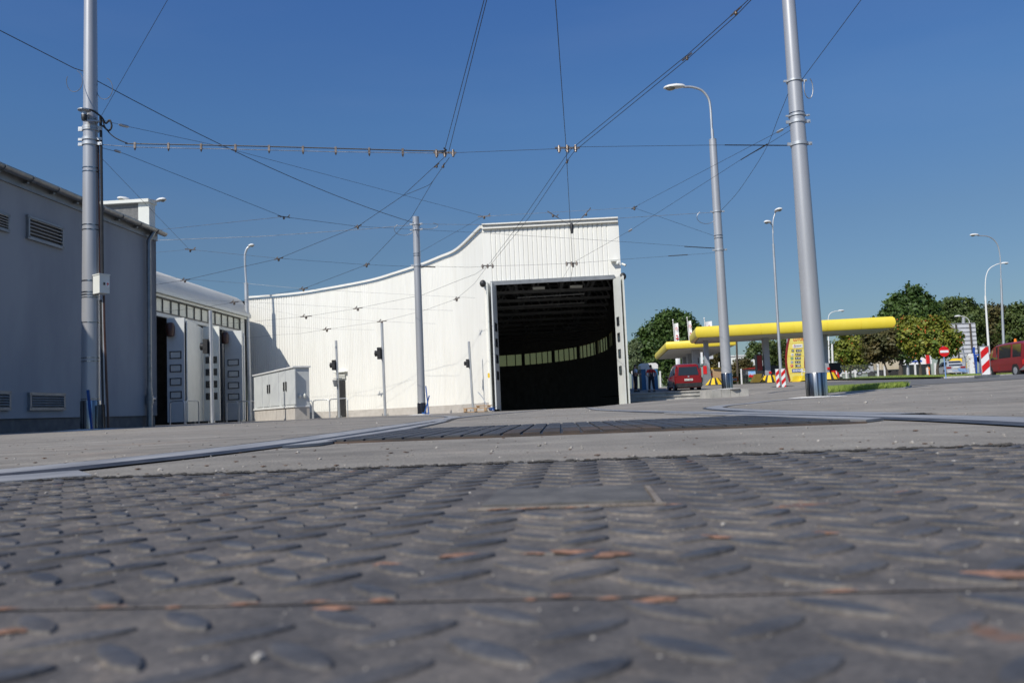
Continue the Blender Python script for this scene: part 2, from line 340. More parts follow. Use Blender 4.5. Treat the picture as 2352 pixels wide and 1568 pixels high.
def lugs(mb, x0, x1, y0, y1, p, skip=None, ph=(0, 0), ang=43):
    py_ = p*.76
    i0 = int(x0/p)-1; i1 = int(x1/p)+2; j0 = int(y0/py_)-1; j1 = int(y1/py_)+2
    for i in range(i0, i1):
        for j in range(j0, j1):
            for k in (0, 1):
                x = (i+.5*k+ph[0])*p; y = (j+.5*k+ph[1])*py_
                if not (x0+.016 < x < x1-.016 and y0+.004 < y < y1-.004): continue
                w = cw(x, y, 0)
                if abs(w.x) > .72*w.y+.12: continue
                if skip and skip(x, y): continue
                a = R(ang if k else -ang)+random.uniform(-.05, .05); ca, sa = math.cos(a), math.sin(a)
                Lh = .0172*random.uniform(.9, 1.06); Wh = .0057*random.uniform(.85, 1.1); h = .0018*random.uniform(.75, 1.1)
                n = 10; vs = []; zb = .004
                for (sc, zz) in ((1.0, zb-.0004), (.88, zb+h*.75), (.6, zb+h)):
                    for q in range(n):
                        th = 2*math.pi*q/n; ex = math.copysign(abs(math.cos(th))**.9, math.cos(th))*Lh*(sc if sc == 1 else lerp(sc, 1, .45)); ey = math.sin(th)*Wh*sc*(1-.35*abs(math.cos(th)))
                        vs.append(cw(x+ex*ca-ey*sa, y+ex*sa+ey*ca, zz))
                fs = [(r_*n+q, r_*n+(q+1) % n, (r_+1)*n+(q+1) % n, (r_+1)*n+q) for r_ in (0, 1) for q in range(n)]+[tuple(range(2*n, 3*n))]
                mb.add(vs, fs)
YS = -.672
mb = MB(); sheet(mb, -.95, 1.1, YS+.0015, -.012, .004)
ins = lambda x, y: .004 < x < .128 and -.44 < y < -.315
lugs(mb, -.95, 1.1, YS, -.016, .0485, skip=ins, ph=(.1, .2)); pf = mb.build('cover_plate', M['tread'], cov, smooth=True, ang=50)
mb = MB(); sheet(mb, -.6, .7, -1.15, YS-.0015, .0042)
lugs(mb, -.6, .7, -1.15, YS, .0485, ph=(.1, .2)); mb.build('cover_plate', M['tread'], cov, smooth=True, ang=50)
M['lid'] = noisy('smooth worn lid', (.07, .068, .066), (.14, .132, .122), 30, .8, 0, bump=.0006, bscale=200)
mb = MB(); mb.slab([cw(.014, -.428, .0045), cw(.118, -.428, .0045), cw(.118, -.33, .0045), cw(.014, -.33, .0045)], (0, 0, .0022)); mb.build('lifting_lid', M['lid'], cov)
M['gapdirt'] = noisy('rust and grit in joint', (.14, .115, .095), (.24, .21, .18), 40, .95, bump=.002, bscale=200)
mb = MB(); 
for s_ in ((.006, -.434, .126, -.43), ):
    mb.slab([cw(s_[0], s_[1], .0042), cw(s_[2], s_[1], .0042), cw(s_[2], s_[3], .0042), cw(s_[0], s_[3], .0042)], (0, 0, .0014))
mb.build('rusty_joint', M['gapdirt'], cov); mb = MB()
mb.slab([cw(.1205, -.43, .0042), cw(.1240, -.43, .0042), cw(.1240, -.328, .0042), cw(.1205, -.328, .0042)], (0, 0, .0015))
mb.build('rusty_joint', M['gapdirt'], cov); mb = MB(); n = 90
for i in range(n):
    a = lerp(-.5, .6, i/n); c2 = lerp(-.5, .6, (i+1)/n)+.001; w1 = random.uniform(.0001, .0009); w2 = random.uniform(.0001, .0009)
    mb.quad(cw(a, YS-w1, .0047), cw(c2, YS-w1, .0047), cw(c2, YS+w2, .0047), cw(a, YS+w2, .0047))
mb.build('rusty_joint', M['gapdirt'], cov)
M['rustlug'] = noisy('bare rusty lug', (.13, .075, .05), (.32, .17, .11), 240, .85, bump=.0005, bscale=400)
mb = MB()
for (u, v, ru, rv, an) in [(1058, 1275, .014, .006, 0), (1290, 1268, .022, .006, -.1), (1395, 1273, .018, .007, .1), (1625, 1233, .017, .005, -.2), (1880, 1225, .014, .004, 0), (2290, 1318, .02, .007, -.2), (885, 1296, .009, .004, 0), (1510, 1378, .012, .003, .1), (760, 1398, .012, .003, 0), (25, 1450, .008, .004, .3), (2080, 1130, .01, .004, 0)]:
    c0 = G(u, v, .0046); ru *= .85; rv *= .75; N = 22; vs = [c0+Vector((ru*.8*math.cos(6.283*q/N)*random.uniform(.55, 1.25), rv*math.sin(6.283*q/N)*random.uniform(.5, 1.3)+an*ru*math.cos(6.283*q/N), random.uniform(0, .0004))) for q in range(N)]
    mb = MB(); mb.add(vs+[c0+Vector((0, 0, .0012))], [(q, (q+1) % N, N) for q in range(N)]); mb.build('rust_spot', M['rustlug'], cov, smooth=True)
for _ in range(26):
    sd = random.random(); a = random.uniform(-.16, .18) if sd < .6 else random.uniform(.0, .13); yb = YS+random.gauss(0, .0022) if sd < .6 else -.434+random.gauss(0, .002); ru = random.uniform(.002, .007); rv = random.uniform(.0008, .002); c0 = cw(a, yb, .0047); N = 18; mb = MB()
    vs = [c0+Vector((ru*math.cos(6.283*q/N)*random.uniform(.5, 1.3), rv*math.sin(6.283*q/N)*random.uniform(.5, 1.3), 0)) for q in range(N)]; mb.add(vs+[c0+Vector((0, 0, .0005))], [(q, (q+1) % N, N) for q in range(N)]); mb.build('rust_spot', M['rustlug'], cov, smooth=True)
# tarry joint + crumbly edge between cover and concrete
M['tar'] = noisy('tarry joint', (.03, .028, .026), (.075, .068, .06), 60, .9, bump=.004, bscale=150)
mb = MB(); n = 160
for i in range(n):
    a = lerp(-.75, .95, i/n); c2 = lerp(-.75, .95, (i+1)/n); e1 = .03*random.uniform(.7, 1.1)
    mb.quad(cw(a, -.016, .0052), cw(c2, -.016, .0052), cw(c2, .0+e1*.4, .0040), cw(a, .0+e1*.4, .0040))
for i in range(1500):
    a = random.uniform(-.72, .9); yb = random.gauss(.0, .008); r_ = random.uniform(.0006, .0028)
    mb.ell(cw(a, yb, .0042), (r_*random.uniform(1, 2.4), r_*1.3, r_*random.uniform(.4, .9)), n=6, m=4)
o = mb.build('joint_filler', M['tar'], cov); o['kind'] = 'stuff'
# ribbed second cover between the rails
M['rustybar'] = noisy('rusty ribbed iron', (.034, .034, .038), (.085, .083, .084), 4, .55, .3, bump=.001, bscale=80)
M['rustred'] = noisy('rust stained iron', (.03, .028, .028), (.10, .068, .05), 5, .85, bump=.001, bscale=60)
c2v = thing('ribbed_cover', 'dark ribbed iron cover with rusty front edge between the tram rails', 'cover', (.16, 2.5, 0))
mb = MB(); mr = MB(); random.seed(3)
mb.slab([(-.47, 2.0, .001), (.78, 1.89, .001), (.84, 2.98, .001), (-.40, 3.09, .001)], (0, 0, .003))
nb = 26
for i in range(nb):
    f = (i+.5)/nb; xa = lerp(-.46, .77, f); ya = 2.0-.086*(xa+.47)+.012; k = random.uniform(0, .5)
    for (t0, t1) in ((0, .3), (.32, .64), (.66, .985)):
        p0 = Vector((xa+.06*t0, ya+1.07*t0, .0062)); p1 = Vector((xa+.06*t1, ya+1.07*t1, .0062)); (mr if (9 <= i <= 16 and t0 == 0) else mb).bar(p0, p1, .040, .004)
mb.build('ribbed_plate', M['rustybar'], c2v); mr.build('rusty_ribs', M['rustred'], c2v)
mb = MB(); mb.bar((-.48, 1.99, .002), (.79, 1.875, .002), .012, .005); mb.build('front_angle', M['rustred'], c2v)
# rails
M['railtop'] = noisy('rail steel', (.22, .22, .225), (.36, .355, .35), 14, .55, .1, bump=.0006, bscale=90, stretch=(1, .25, 1))
M['railshade'] = noisy('shaded groove steel', (.06, .062, .068), (.11, .11, .115), 10, .5, .4)  # groove shadow put into a darker, bluish steel colour
def catmull(p, k=8):
    p = [Vector(q) for q in p]; q = [p[0]*2-p[1]]+p+[p[-1]*2-p[-2]]; out = []
    for i in range(1, len(q)-2):
        for j in range(k):
            t_ = j/k; out.append(.5*((2*q[i])+(q[i+1]-q[i-1])*t_+(2*q[i-1]-5*q[i]+4*q[i+1]-q[i+2])*t_*t_+(-q[i-1]+3*q[i]-3*q[i+1]+q[i+2])*t_**3))
    return out+[p[-1]]
def strip(mb, path, o0, o1, z0, z1, jit=0):
    vs = []; 
    for i, p in enumerate(path):
        d = (path[min(i+1, len(path)-1)]-path[max(i-1, 0)]).normalized(); nn = Vector((d.y, -d.x, 0)); zz = Z(p.x, p.y)
        vs += [p+nn*(o0+random.uniform(-jit, jit))+Vector((0, 0, z0+zz)), p+nn*(o1+random.uniform(-jit, jit))+Vector((0, 0, z1+zz))]
    mb.add(vs, [(2*i, 2*i+1, 2*i+3, 2*i+2) for i in range(len(path)-1)])
def rail(label, pts, inner, name='tram_rail', crack=1):  # inner: +1 gauge side is to the right of the path
    path = catmull([(x, y, 0) for x, y in pts], 10); s_ = inner
    r_ = thing(name, label, 'rail', (path[0].x, path[0].y, 0), 0, 'grooved rails set in the paving')
    mb = MB(); H = .0065
    strip(mb, path, -.115*s_, .022*s_, H*.8, H); strip(mb, path, -.125*s_, -.115*s_, .0015, H*.8)
    mb.build('rail_head', M['railtop'], r_, smooth=True, ang=30)
    mb = MB(); strip(mb, path, .022*s_, .030*s_, H, .0025); strip(mb, path, .030*s_, .052*s_, .0025, .003); mb.build('groove', M['railshade'], r_)
    if crack:
        fine_ = catmull([(x, y, 0) for x, y in pts], 40); mb = MB(); strip(mb, fine_, -.16*s_, -.124*s_, .0028, .0034, .006); mb.build('tar_joint', M['tar'], r_)
    return r_
LP = [(-1.25, .55), (-.80, 1.03), (-.66, 1.36), (-.57, 1.95), (-.55, 3), (-.55, 5), (-.5, 9), (.1, 16), (.9, 26), (1.25, 33), (1.5, 40)]
RP = [(.62, .5), (.80, .95), (.90, 1.48), (.95, 1.98), (.98, 2.7), (.98, 4.1), (1.0, 7), (1.2, 12), (1.8, 20), (2.5, 30), (2.75, 34), (2.95, 40)]
rail('left tram rail running from the lower left corner to the big hall doorway', LP, 1)
rail('right tram rail entering at the right edge and running to the hall doorway', RP, -1)
rail('branch rail curving left in front of the white curved wall', [(-.58, 5.2), (-.66, 7), (-.73, 9.3), (-1.15, 12.4), (-2.1, 16), (-4.3, 21), (-7.5, 26), (-11, 30)], -1)
rail('outer branch rail curving off to the right past the tall pole', [(1.06, 2.4), (1.2, 4.2), (1.75, 7.5), (2.9, 11), (4.6, 14.5), (7.5, 18)], -1)
def flat(name, label, poly, z, h, mat, cat='plate'):
    o = MB().slab([(x, y, z) for x, y in poly], (0, 0, h)).build(name, mat); return tag(o, label, cat)
flat('steel_plate', 'pale steel plate wedged beside the left rail at the lower left edge', [(-.74, 1.0), (-.64, .93), (-.52, 1.02), (-.60, 1.14)], .0015, .005, M['railtop'])
flat('steel_plate', 'long steel plate along the inside of the left rail', [(-.50, 1.78), (-.44, 1.86), (-.40, 2.9), (-.43, 5.2), (-.47, 5.2), (-.465, 2.9)], .0015, .006, M['railtop'])
flat('steel_plate', 'steel plate along the inside of the right rail', [(.885, 2.0), (.80, 1.9), (.845, 3.0), (.86, 4.8), (.90, 4.8), (.90, 3.0)], .0015, .006, M['railtop'])
# pebbles and debris
def gravel(name, label, n, fn, smin, smax, mat, flatf=.7):
    mb = MB(); ic = [Vector(v) for v in [(0, 0, 1), (.89, 0, .45), (.28, .85, .45), (-.72, .53, .45), (-.72, -.53, .45), (.28, -.85, .45), (.72, .53, -.45), (-.28, .85, -.45), (-.89, 0, -.45), (-.28, -.85, -.45), (.72, -.53, -.45), (0, 0, -1)]]
    fc = [(0, 1, 2), (0, 2, 3), (0, 3, 4), (0, 4, 5), (0, 5, 1), (1, 6, 2), (2, 7, 3), (3, 8, 4), (4, 9, 5), (5, 10, 1), (6, 7, 2), (7, 8, 3), (8, 9, 4), (9, 10, 5), (10, 6, 1), (11, 7, 6), (11, 8, 7), (11, 9, 8), (11, 10, 9), (11, 6, 10)]
    for _ in range(n):
        x, y, z0 = fn(); s_ = random.uniform(smin, smax)*random.uniform(.4, 1)
        mb.add([Vector((x, y, z0))+Vector((v.x*s_*random.uniform(.7, 1.4), v.y*s_*random.uniform(.7, 1.2), v.z*s_*flatf+s_*.3)) for v in ic], fc)
    o = mb.build(name, mat, org=(0, 0, 0)); return tag(o, label, 'gravel', kind='stuff')
M['peb'] = noisy('pebble', (.14, .13, .12), (.45, .42, .38), 30, .9)
M['pebdark'] = noisy('dark debris', (.06, .04, .03), (.18, .11, .07), 30, .9)
def fcov():
    y = random.uniform(.15, .92); return random.uniform(-.7, .75)*y, y, .0042
def fnear():
    y = .95+random.random()**1.6*9; return random.uniform(-.7, .7)*y, y, 0
def ffar():
    y = random.uniform(6, 30); x = random.uniform(-.55, .6)*y; return x, y, Z(x, y)
gravel('grit', 'pale pebbles and crumbs scattered on the steel cover', 90, fcov, .0005, .0022, M['peb'])
gravel('grit', 'fine sand grains caught on the steel cover', 900, fcov, .0002, .0008, M['peb'])
gravel('grit', 'pebbles scattered over the concrete paving', 900, fnear, .0006, .004, M['peb'])
gravel('grit', 'stones scattered over the far yard', 260, ffar, .004, .018, M['peb'])
gravel('debris', 'brown dead leaf crumbs on the concrete', 800, fnear, .001, .0055, M['pebdark'], .25)
# ================= big white hall =================
DC = 33.0
def poly3(path, zs):
    return [Vector((p.x, p.y, z)) for p, z in zip(path, zs)]
def ribwall(mb, A, B, zb, ztA, ztB, period=.2, depth=.03, side=1):
    """vertical ribbed sheet from A to B (xy), top heights ztA -> ztB; side: +1 ribs project to the right of A->B"""
    A = Vector((A[0], A[1], 0)); B = Vector((B[0], B[1], 0)); d = B-A; Ln = d.length; d.normalize(); nn = Vector((d.y, -d.x, 0))*side
    k = max(1, round(Ln/period)); st = []
    for i in range(k):
        s0 = Ln*i/k; w = Ln/k
        st += [(s0, 0), (s0+w*.10, -depth), (s0+w*.2, -depth), (s0+w*.3, 0)]
    st.append((Ln, 0)); vs = []
    for s_, o in st:
        p = A+d*s_+nn*o; zt = lerp(ztA, ztB, s_/Ln); vs += [(p.x, p.y, zb), (p.x, p.y, zt)]
    mb.add(vs, [(2*i, 2*i+2, 2*i+3, 2*i+1) for i in range(len(st)-1)])
fA = Vector((X(1124, 33.0), 33.0, 0)); fB = Vector((X(1441, 32.6), 32.6, 0))
fd = (fB-fA).normalized(); fn = Vector((fd.y, -fd.x, 0))   # outward normal (towards camera)
HT_A = P(1108, 521, 33).z; HT_B = P(1432, 504, 32.6).z
TOPW = [(1108, 521, 33.0), (1053, 569, 37.0), (1012, 588, 39.3), (967.6, 606, 41.3), (910, 625, 42.9), (854.5, 641.5, 44.2), (770, 658, 46.0), (689, 671.5, 47.6), (620, 678, 48.6), (566, 682, 49.3)]
WP = []
for u, v, y in TOPW:
    # keep the parapet height constant: depth from the height above the horizon
    k = (vh(u)-v); y2 = (HT_A-CAMH)/k*FPX*1.0; WP.append(Vector((X(u+.04*(vh(u)-v)*.0+ (u-208)/23400*(vh(u)-v), y2), y2, HT_A)))
WP[0] = Vector((fA.x, fA.y, HT_A))
hall = thing('tram_hall', 'tall white ribbed metal hall with an open doorway and a long curved wall', 'hall', (fA.x, fA.y, 0))
DH = P(1140, 650, 33).z; DHB = P(1420, 636.5, 32.65).z
dL = fA+fd*((Vector((X(1150, 33), 33, 0))-fA).length); dR = fA+fd*((Vector((X(1424, 32.65), 32.65, 0))-fA).length)
mb = MB()
ribwall(mb, fA+fd*.32, fB-fd*.3, DH+.02, HT_A-.1, HT_B-.1, .185, .026)
mb.build('front_cladding', M['white'], hall)
mb = MB()
for (a, b_) in ((fA-fd*0.0, fA+fd*.32), (fB-fd*.3, fB)):
    mb = MB(); mb.slab([a+Vector((0, 0, .25)), b_+Vector((0, 0, .25)), b_+Vector((0, 0, HT_A-.1)), a+Vector((0, 0, HT_A-.1))], -fn*.12).build('corner_trim', M['white'], hall)
mb = MB()
mb.slab([fA+fd*.1+Vector((0, 0, .3)), dL+Vector((0, 0, .02)), dL+Vector((0, 0, DH)), fA+fd*.1+Vector((0, 0, DH))], -fn*.25)
mb.build('corner_trim', M['white'], hall); mb = MB(); mb.slab([dR+Vector((0, 0, .02)), fB-fd*.05+Vector((0, 0, .02)), fB-fd*.05+Vector((0, 0, DHB)), dR+Vector((0, 0, DHB))], -fn*.25)
mb.build('corner_trim', M['white'], hall)
mb = MB(); mb.bar(fA+fd*.25+fn*.05+Vector((0, 0, DH-.02)), fB-fd*.25+fn*.05+Vector((0, 0, DH-.02)), .12, .16); mb.build('lintel_track', M['framegrey'], hall)
mb = MB(); mb.bar(fA+fn*.04+Vector((0, 0, HT_A-.05)), fB+fn*.04+Vector((0, 0, HT_B-.05)), .16, .12); mb.bar(fA+fn*.08+Vector((0, 0, HT_A+.06)), fB+fn*.08+Vector((0, 0, HT_B+.05)), .24, .05); mb.build('parapet_cap', M['white'], hall)
# curved wall: smooth path
cwp = catmull([Vector((p.x, p.y, 0)) for p in WP], 6)
mb = MB(); mc = MB(); mp_ = MB()
for i in range(len(cwp)-1):
    a, b_ = cwp[i], cwp[i+1]
    ribwall(mb, a, b_, .36, HT_A-.1, HT_A-.1, .15, .022, side=-1)
    d = (b_-a).normalized(); nn = Vector((-d.y, d.x, 0))*1.0
    nn = nn if nn.y < 0 else -nn
    q0 = a+nn*.05; q1 = b_+nn*.05
    mc.bar(q0+Vector((0, 0, HT_A+.0)), q1+Vector((0, 0, HT_A+.0)), .13, .11)
    mp_.slab([a+nn*.01+Vector((0, 0, -.1)), b_+nn*.01+Vector((0, 0, -.1)), b_+nn*.01+Vector((0, 0, .37)), a+nn*.01+Vector((0, 0, .37))], -nn*.2)
mb.build('curved_cladding', M['white'], hall); mc.build('parapet_cap', M['white'], hall); mp_.build('plinth', M['plinthlight'], hall)
# right wall (exterior and interior), curving left behind
rw = catmull([Vector(p) for p in [(fB.x, fB.y, 0), (6.1, 46, 0), (7.25, 58, 0), (7.35, 66, 0), (6.3, 73, 0), (3.9, 78, 0), (0.3, 81.5, 0), (-6, 83, 0), (-14, 83, 0)]], 6)
mb = MB(); mw = MB(); mpn = MB(); WT, WB = P(1387, 777, 66).z, P(1388, 808, 66).z
for i in range(len(rw)-1):
    a, b_ = rw[i], rw[i+1]; d = (b_-a).normalized(); nn = Vector((-d.y, d.x, 0))  # inward (left)
    isw = a.y > 60 or a.x < 6
    def seg(z0, z1): mb.slab([a+Vector((0, 0, z0)), b_+Vector((0, 0, z0)), b_+Vector((0, 0, z1)), a+Vector((0, 0, z1))], nn*.18)
    if a.y > 57:
        seg(0, WB); seg(WT, HT_A-.1)
        q = nn*.09
        mpn.quad(a+q+Vector((0, 0, WB)), b_+q+Vector((0, 0, WB)), b_+q+Vector((0, 0, WT)), a+q+Vector((0, 0, WT)))
        k = max(1, round((b_-a).length/1.15))
        for j in range(k):
            p = lerp(a, b_, j/k)+q; big_ = (i % 5 == 0 and j == 0); MB().box((p.x, p.y, (WB+WT)/2), (.32 if big_ else .09, .32 if big_ else .09, WT-WB)).build('mullion', M['frame'], hall)
    else: seg(0, HT_A-.1)
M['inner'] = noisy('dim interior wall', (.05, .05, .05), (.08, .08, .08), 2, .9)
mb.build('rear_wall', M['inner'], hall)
m, b, t = principled('yellowed translucent pane', (.6, .55, .2), .4); M['yellowpane'] = m
tr = t.nodes.new('ShaderNodeBsdfTranslucent'); tr.inputs[0].default_value = (.33, .28, .11, 1); tp = t.nodes.new('ShaderNodeBsdfTransparent'); tp.inputs[0].default_value = (.42, .37, .18, 1)
ms = t.nodes.new('ShaderNodeMixShader'); ms.inputs[0].default_value = .5; t.links.new(tr.outputs[0], ms.inputs[1]); t.links.new(tp.outputs[0], ms.inputs[2]); t.links.new(ms.outputs[0], t.nodes['Material Output'].inputs[0])
mpn.build('strip_window', M['yellowpane'], hall)
mb = MB()
for i in range(0, 12):
    a, b_ = rw[i], rw[i+1]; d = (b_-a).normalized(); nn = Vector((d.y, -d.x, 0)); 
    mb.slab([a+nn*.02+Vector((0, 0, .9)), b_+nn*.02+Vector((0, 0, .9)), b_+nn*.02+Vector((0, 0, HT_B)), a+nn*.02+Vector((0, 0, HT_B))], -nn*.05)
mb.build('side_cladding', M['white'], hall)
mb = MB()
for i in range(0, 12):
    a, b_ = rw[i], rw[i+1]; d = (b_-a).normalized(); nn = Vector((d.y, -d.x, 0))
    mb.slab([a+nn*.03+Vector((0, 0, -.1)), b_+nn*.03+Vector((0, 0, -.1)), b_+nn*.03+Vector((0, 0, .9)), a+nn*.03+Vector((0, 0, .9))], -nn*.06)
mb.build('side_plinth', M['framegrey'], hall)
# roof slab closing the hall
outer = [Vector((p.x, p.y, HT_A-.2)) for p in cwp]; outr = [Vector((p.x, p.y, HT_A-.2)) for p in rw]
poly = [p for p in outr]+[Vector((-30, 83, HT_A-.2)), Vector((-30, 52, HT_A-.2))]+list(reversed(outer))
mb = MB(); 
bm = bmesh.new(); vsb = [bm.verts.new(p) for p in poly]; f_ = bm.faces.new(vsb); bmesh.ops.triangulate(bm, faces=[f_])
mb.add([v.co.copy() for v in bm.verts], [tuple(v.index for v in f.verts) for f in bm.faces] if not bm.verts.index_update() else []); bm.free()
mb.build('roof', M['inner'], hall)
# trusses seen through the doorway
mb = MB()
for k in range(9):
    y = 34.4+k*3.0; x0 = fA.x-.3-k*.9; x1 = fB.x-.1+k*.28; zb, zt = 5.35, 6.9
    mb.bar((x0, y, zb), (x1, y, zb), .14, .14); mb.bar((x0, y, zt), (x1, y, zt), .14, .14)
    n = 6
    for j in range(n):
        xa = lerp(x0, x1, j/n); xb = lerp(x0, x1, (j+1)/n); xm = (xa+xb)/2
        mb.bar((xa, y, zb), (xm, y, zt), .07, .07, (0, 1, 0)); mb.bar((xm, y, zt), (xb, y, zb), .07, .07, (0, 1, 0))
    mb.cyl((x0+1.6, y+.4, 4.75), (x1-1.2, y+.4, 4.8), .025, n=6)
for xx_ in (0.2, 2.2, 3.6): mb.bar((xx_, 34, 5.5), (xx_+.9, 60, 5.5), .12, .18)
mb.build('roof_truss', M['framegrey'], hall)
mb = MB()
for (u, v) in ((790+0, 0),): pass
for (x_, l) in ((1.0, .5), (2.55, .5)): MB().box((x_+.2, 34.0, 5.0), (l, .18, .09)).build('ceiling_lamp', M['cream'], hall)
# folding door leaves (open)
def leaf(parent, a, b_, z0, z1, th=.06, wins=(), mat='cream', ww=.55, wh=.42, pane='glass'):
    a = Vector((a[0], a[1], 0)); b_ = Vector((b_[0], b_[1], 0)); d = (b_-a); Lg = d.length; d.normalize(); nn = Vector((d.y, -d.x, 0))
    mb = MB(); mb.slab([a+Vector((0, 0, z0)), b_+Vector((0, 0, z0)), b_+Vector((0, 0, z1)), a+Vector((0, 0, z1))], nn*th)
    lf = mb.build('door_leaf', M[mat], parent)
    for zc in wins:
        for sd, oo in ((1, th), (-1, 0)):
            mf = MB(); c0 = (a+b_)/2+nn*(oo+.012*sd)+Vector((0, 0, zc)); w2 = ww*Lg/2
            for (dx, dz, wx, wz) in ((0, wh/2, w2*2+.04, .035), (0, -wh/2, w2*2+.04, .035), (-w2, 0, .04, wh), (w2, 0, .04, wh)):
                mf.box(c0+d*dx+Vector((0, 0, dz)), (wx, .03, wz), M=Matrix((d, nn, Vector((0, 0, 1)))).transposed())
            wf = mf.build('window_frame', M['frame'], lf)
            mg = MB(); mg.box(c0-nn*.004*sd, (w2*2-.04, .008, wh-.04), M=Matrix((d, nn, Vector((0, 0, 1)))).transposed()); mg.build('pane', M[pane], lf)
    return lf
wl = (1.39, 2.04, 2.68, 3.3)
l0 = fA+fd*.42+fn*.05; leaf(hall, dL+fn*.02-fd*-.02, (dL.x-.13, dL.y-.95), .08, DH-.1, .05, wl, 'leafshade', .38, .3)
leaf(hall, (dL.x-.22, dL.y-.02), (dL.x-.30, dL.y-.95), .08, DH-.1, .05)
leaf(hall, (dR.x+.02, dR.y-.05), (dR.x+.15, dR.y-.95), .08, DHB-.1, .05, wl, 'cream', .3, .3)
leaf(hall, (dR.x+.20, dR.y-.02), (dR.x+.28, dR.y-.95), .08, DHB-.1, .05)
mb = MB()
for (xx_, yy_) in ((dL.x-.5, dL.y-.3), (dR.x+.34, dR.y-.3)):
    MB().ell((xx_, yy_, DH-.05), (.13, .12, .15)).box((xx_, yy_+.15, DH-.03), (.1, .3, .08)).build('door_motor', M['black'], hall, smooth=True)
o = MB(); o.box((fB.x-.25, fB.y-.12, 5.75), (.25, .2, .06)).ell((fB.x-.12, fB.y-.28, 5.62), (.07, .07, .08)).cyl((fB.x+.05, fB.y-.2, 5.6), (fB.x+.18, fB.y-.3, 5.52), .045); tag(o.build('security_camera', M['cream'], smooth=True), 'small white security camera at the right edge of the hall above its doorway', 'camera')
# person door with grille in the curved wall
q = cwp[int(len(cwp)*.66)]
def onwall(u):
    best = None
    for i in range(len(cwp)-1):
        a, b_ = cwp[i], cwp[i+1]; r_ = X(u, 1.0)
        fa = a.x-r_*a.y; fb = b_.x-r_*b_.y
        if fa*fb <= 0: t_ = fa/(fa-fb+1e-9); return lerp(a, b_, t_), (a-b_).normalized()
    return cwp[-1], (cwp[-2]-cwp[-1]).normalized()
p0, d0 = onwall(787); n0 = Vector((d0.y, -d0.x, 0)); n0 = n0 if n0.y < 0 else -n0
MM = Matrix((d0, n0, Vector((0, 0, 1)))).transposed()
mb = MB(); mb.box(p0+n0*.06+Vector((0, 0, 1.05)), (.62, .1, 2.05), M=MM); dr = mb.build('side_door', M['frame'], hall)
mb = MB(); [mb.box(p0+n0*.09+Vector((0, 0, 2.2+.09*i)), (.75, .04, .05), M=MM) for i in range(3)]; mb.box(p0+n0*.1+Vector((0, 0, 2.55)), (1.0, .25, .05), M=MM); mb.build('door_grille', M['cream'], hall)

# ================= left workshop building in shade =================
GX = -10.45
gA = P(0, 378, 17.1); zE = 5.5
k0 = 610/FPX
lb = thing('workshop_building', 'long grey rendered building in shade with louvre vents and a half round gutter', 'building', (GX, 15, 0))
yE = (zE-CAMH)*FPX/(973-532); xE = X(355+6, yE); yN = 5.0
yS_ = (zE-CAMH)*FPX/610; xS = X(0-8, yS_)
ldir = (Vector((xE, yE, 0))-Vector((xS, yS_, 0))).normalized(); pE = Vector((xE, yE, 0)); pN = pE-ldir*22; ln = Vector((ldir.y, -ldir.x, 0))
MBd = Matrix((ldir, ln, Vector((0, 0, 1)))).transposed()
mb = MB(); mb.slab([pN+Vector((0, 0, .3)), pE+Vector((0, 0, .3)), pE+Vector((0, 0, zE-.05)), pN+Vector((0, 0, zE-.05))], -ln*.3)
mb.slab([pE+Vector((0, 0, .3)), pE-ln*9+Vector((0, 0, .3)), pE-ln*9+Vector((0, 0, zE-.05)), pE+Vector((0, 0, zE-.05))], -ldir*.3)
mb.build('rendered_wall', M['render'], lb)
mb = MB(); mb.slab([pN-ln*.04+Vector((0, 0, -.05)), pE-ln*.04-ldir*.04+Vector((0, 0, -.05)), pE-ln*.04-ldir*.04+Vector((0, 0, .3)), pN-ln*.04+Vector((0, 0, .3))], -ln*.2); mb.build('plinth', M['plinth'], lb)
mb = MB(); mb.slab([pN+ln*.2+Vector((0, 0, zE+.05)), pE+ln*.2+Vector((0, 0, zE+.05)), pE-ln*9+Vector((0, 0, zE+.9)), pN-ln*9+Vector((0, 0, zE+.9))], (0, 0, .03)); mb.build('roof', M['gutter'], lb)
mb = MB(); mb.slab([pN+Vector((0, 0, zE-.22)), pE+Vector((0, 0, zE-.22)), pE+Vector((0, 0, zE+.02)), pN+Vector((0, 0, zE+.02))], ln*.05); mb.build('eaves_board', M['framegrey'], lb)
# gutter
mb = MB(); gz = zE+.02; gp = [pN+ln*.2, pE+ln*.2+ldir*.12]
n = 12; vs = []
for p in gp:
    for r_ in (.092, .086):
        for j in range(n+1):
            a = math.pi*j/n; vs.append(p+ln*(-math.cos(a)*r_)+Vector((0, 0, gz-math.sin(a)*r_)))
fs = []
w_ = 2*(n+1)
for j in range(n): fs += [(j, j+1, w_+j+1, w_+j), (n+1+j, n+2+j, w_+n+2+j, w_+n+1+j), (j, j+1, n+2+j, n+1+j), (w_+j, w_+j+1, w_+n+2+j, w_+n+1+j)]
mb.add(vs, fs)
Lg = (pE-pN).length
for k in range(25):
    c_ = pN+ldir*(Lg-.4-k*.9)+ln*.2
    for j in range(n):
        a = math.pi*j/n; a2 = math.pi*(j+1)/n
        mb.bar(c_+ln*(-math.cos(a)*.096)+Vector((0, 0, gz-math.sin(a)*.096)), c_+ln*(-math.cos(a2)*.096)+Vector((0, 0, gz-math.sin(a2)*.096)), .03, .012, ldir)
    mb.box(c_-ln*.12+Vector((0, 0, gz-.11)), (.06, .16, .06), M=MBd)
mb.build('gutter', M['gutter'], lb, smooth=True)
mb = MB(); dp = pE-ldir*.62+ln*.11
mb.tube([pE-ldir*.5+ln*.2+Vector((0, 0, gz-.08)), dp+Vector((0, 0, gz-.35)), dp+Vector((0, 0, 1.0))], .06, 12)
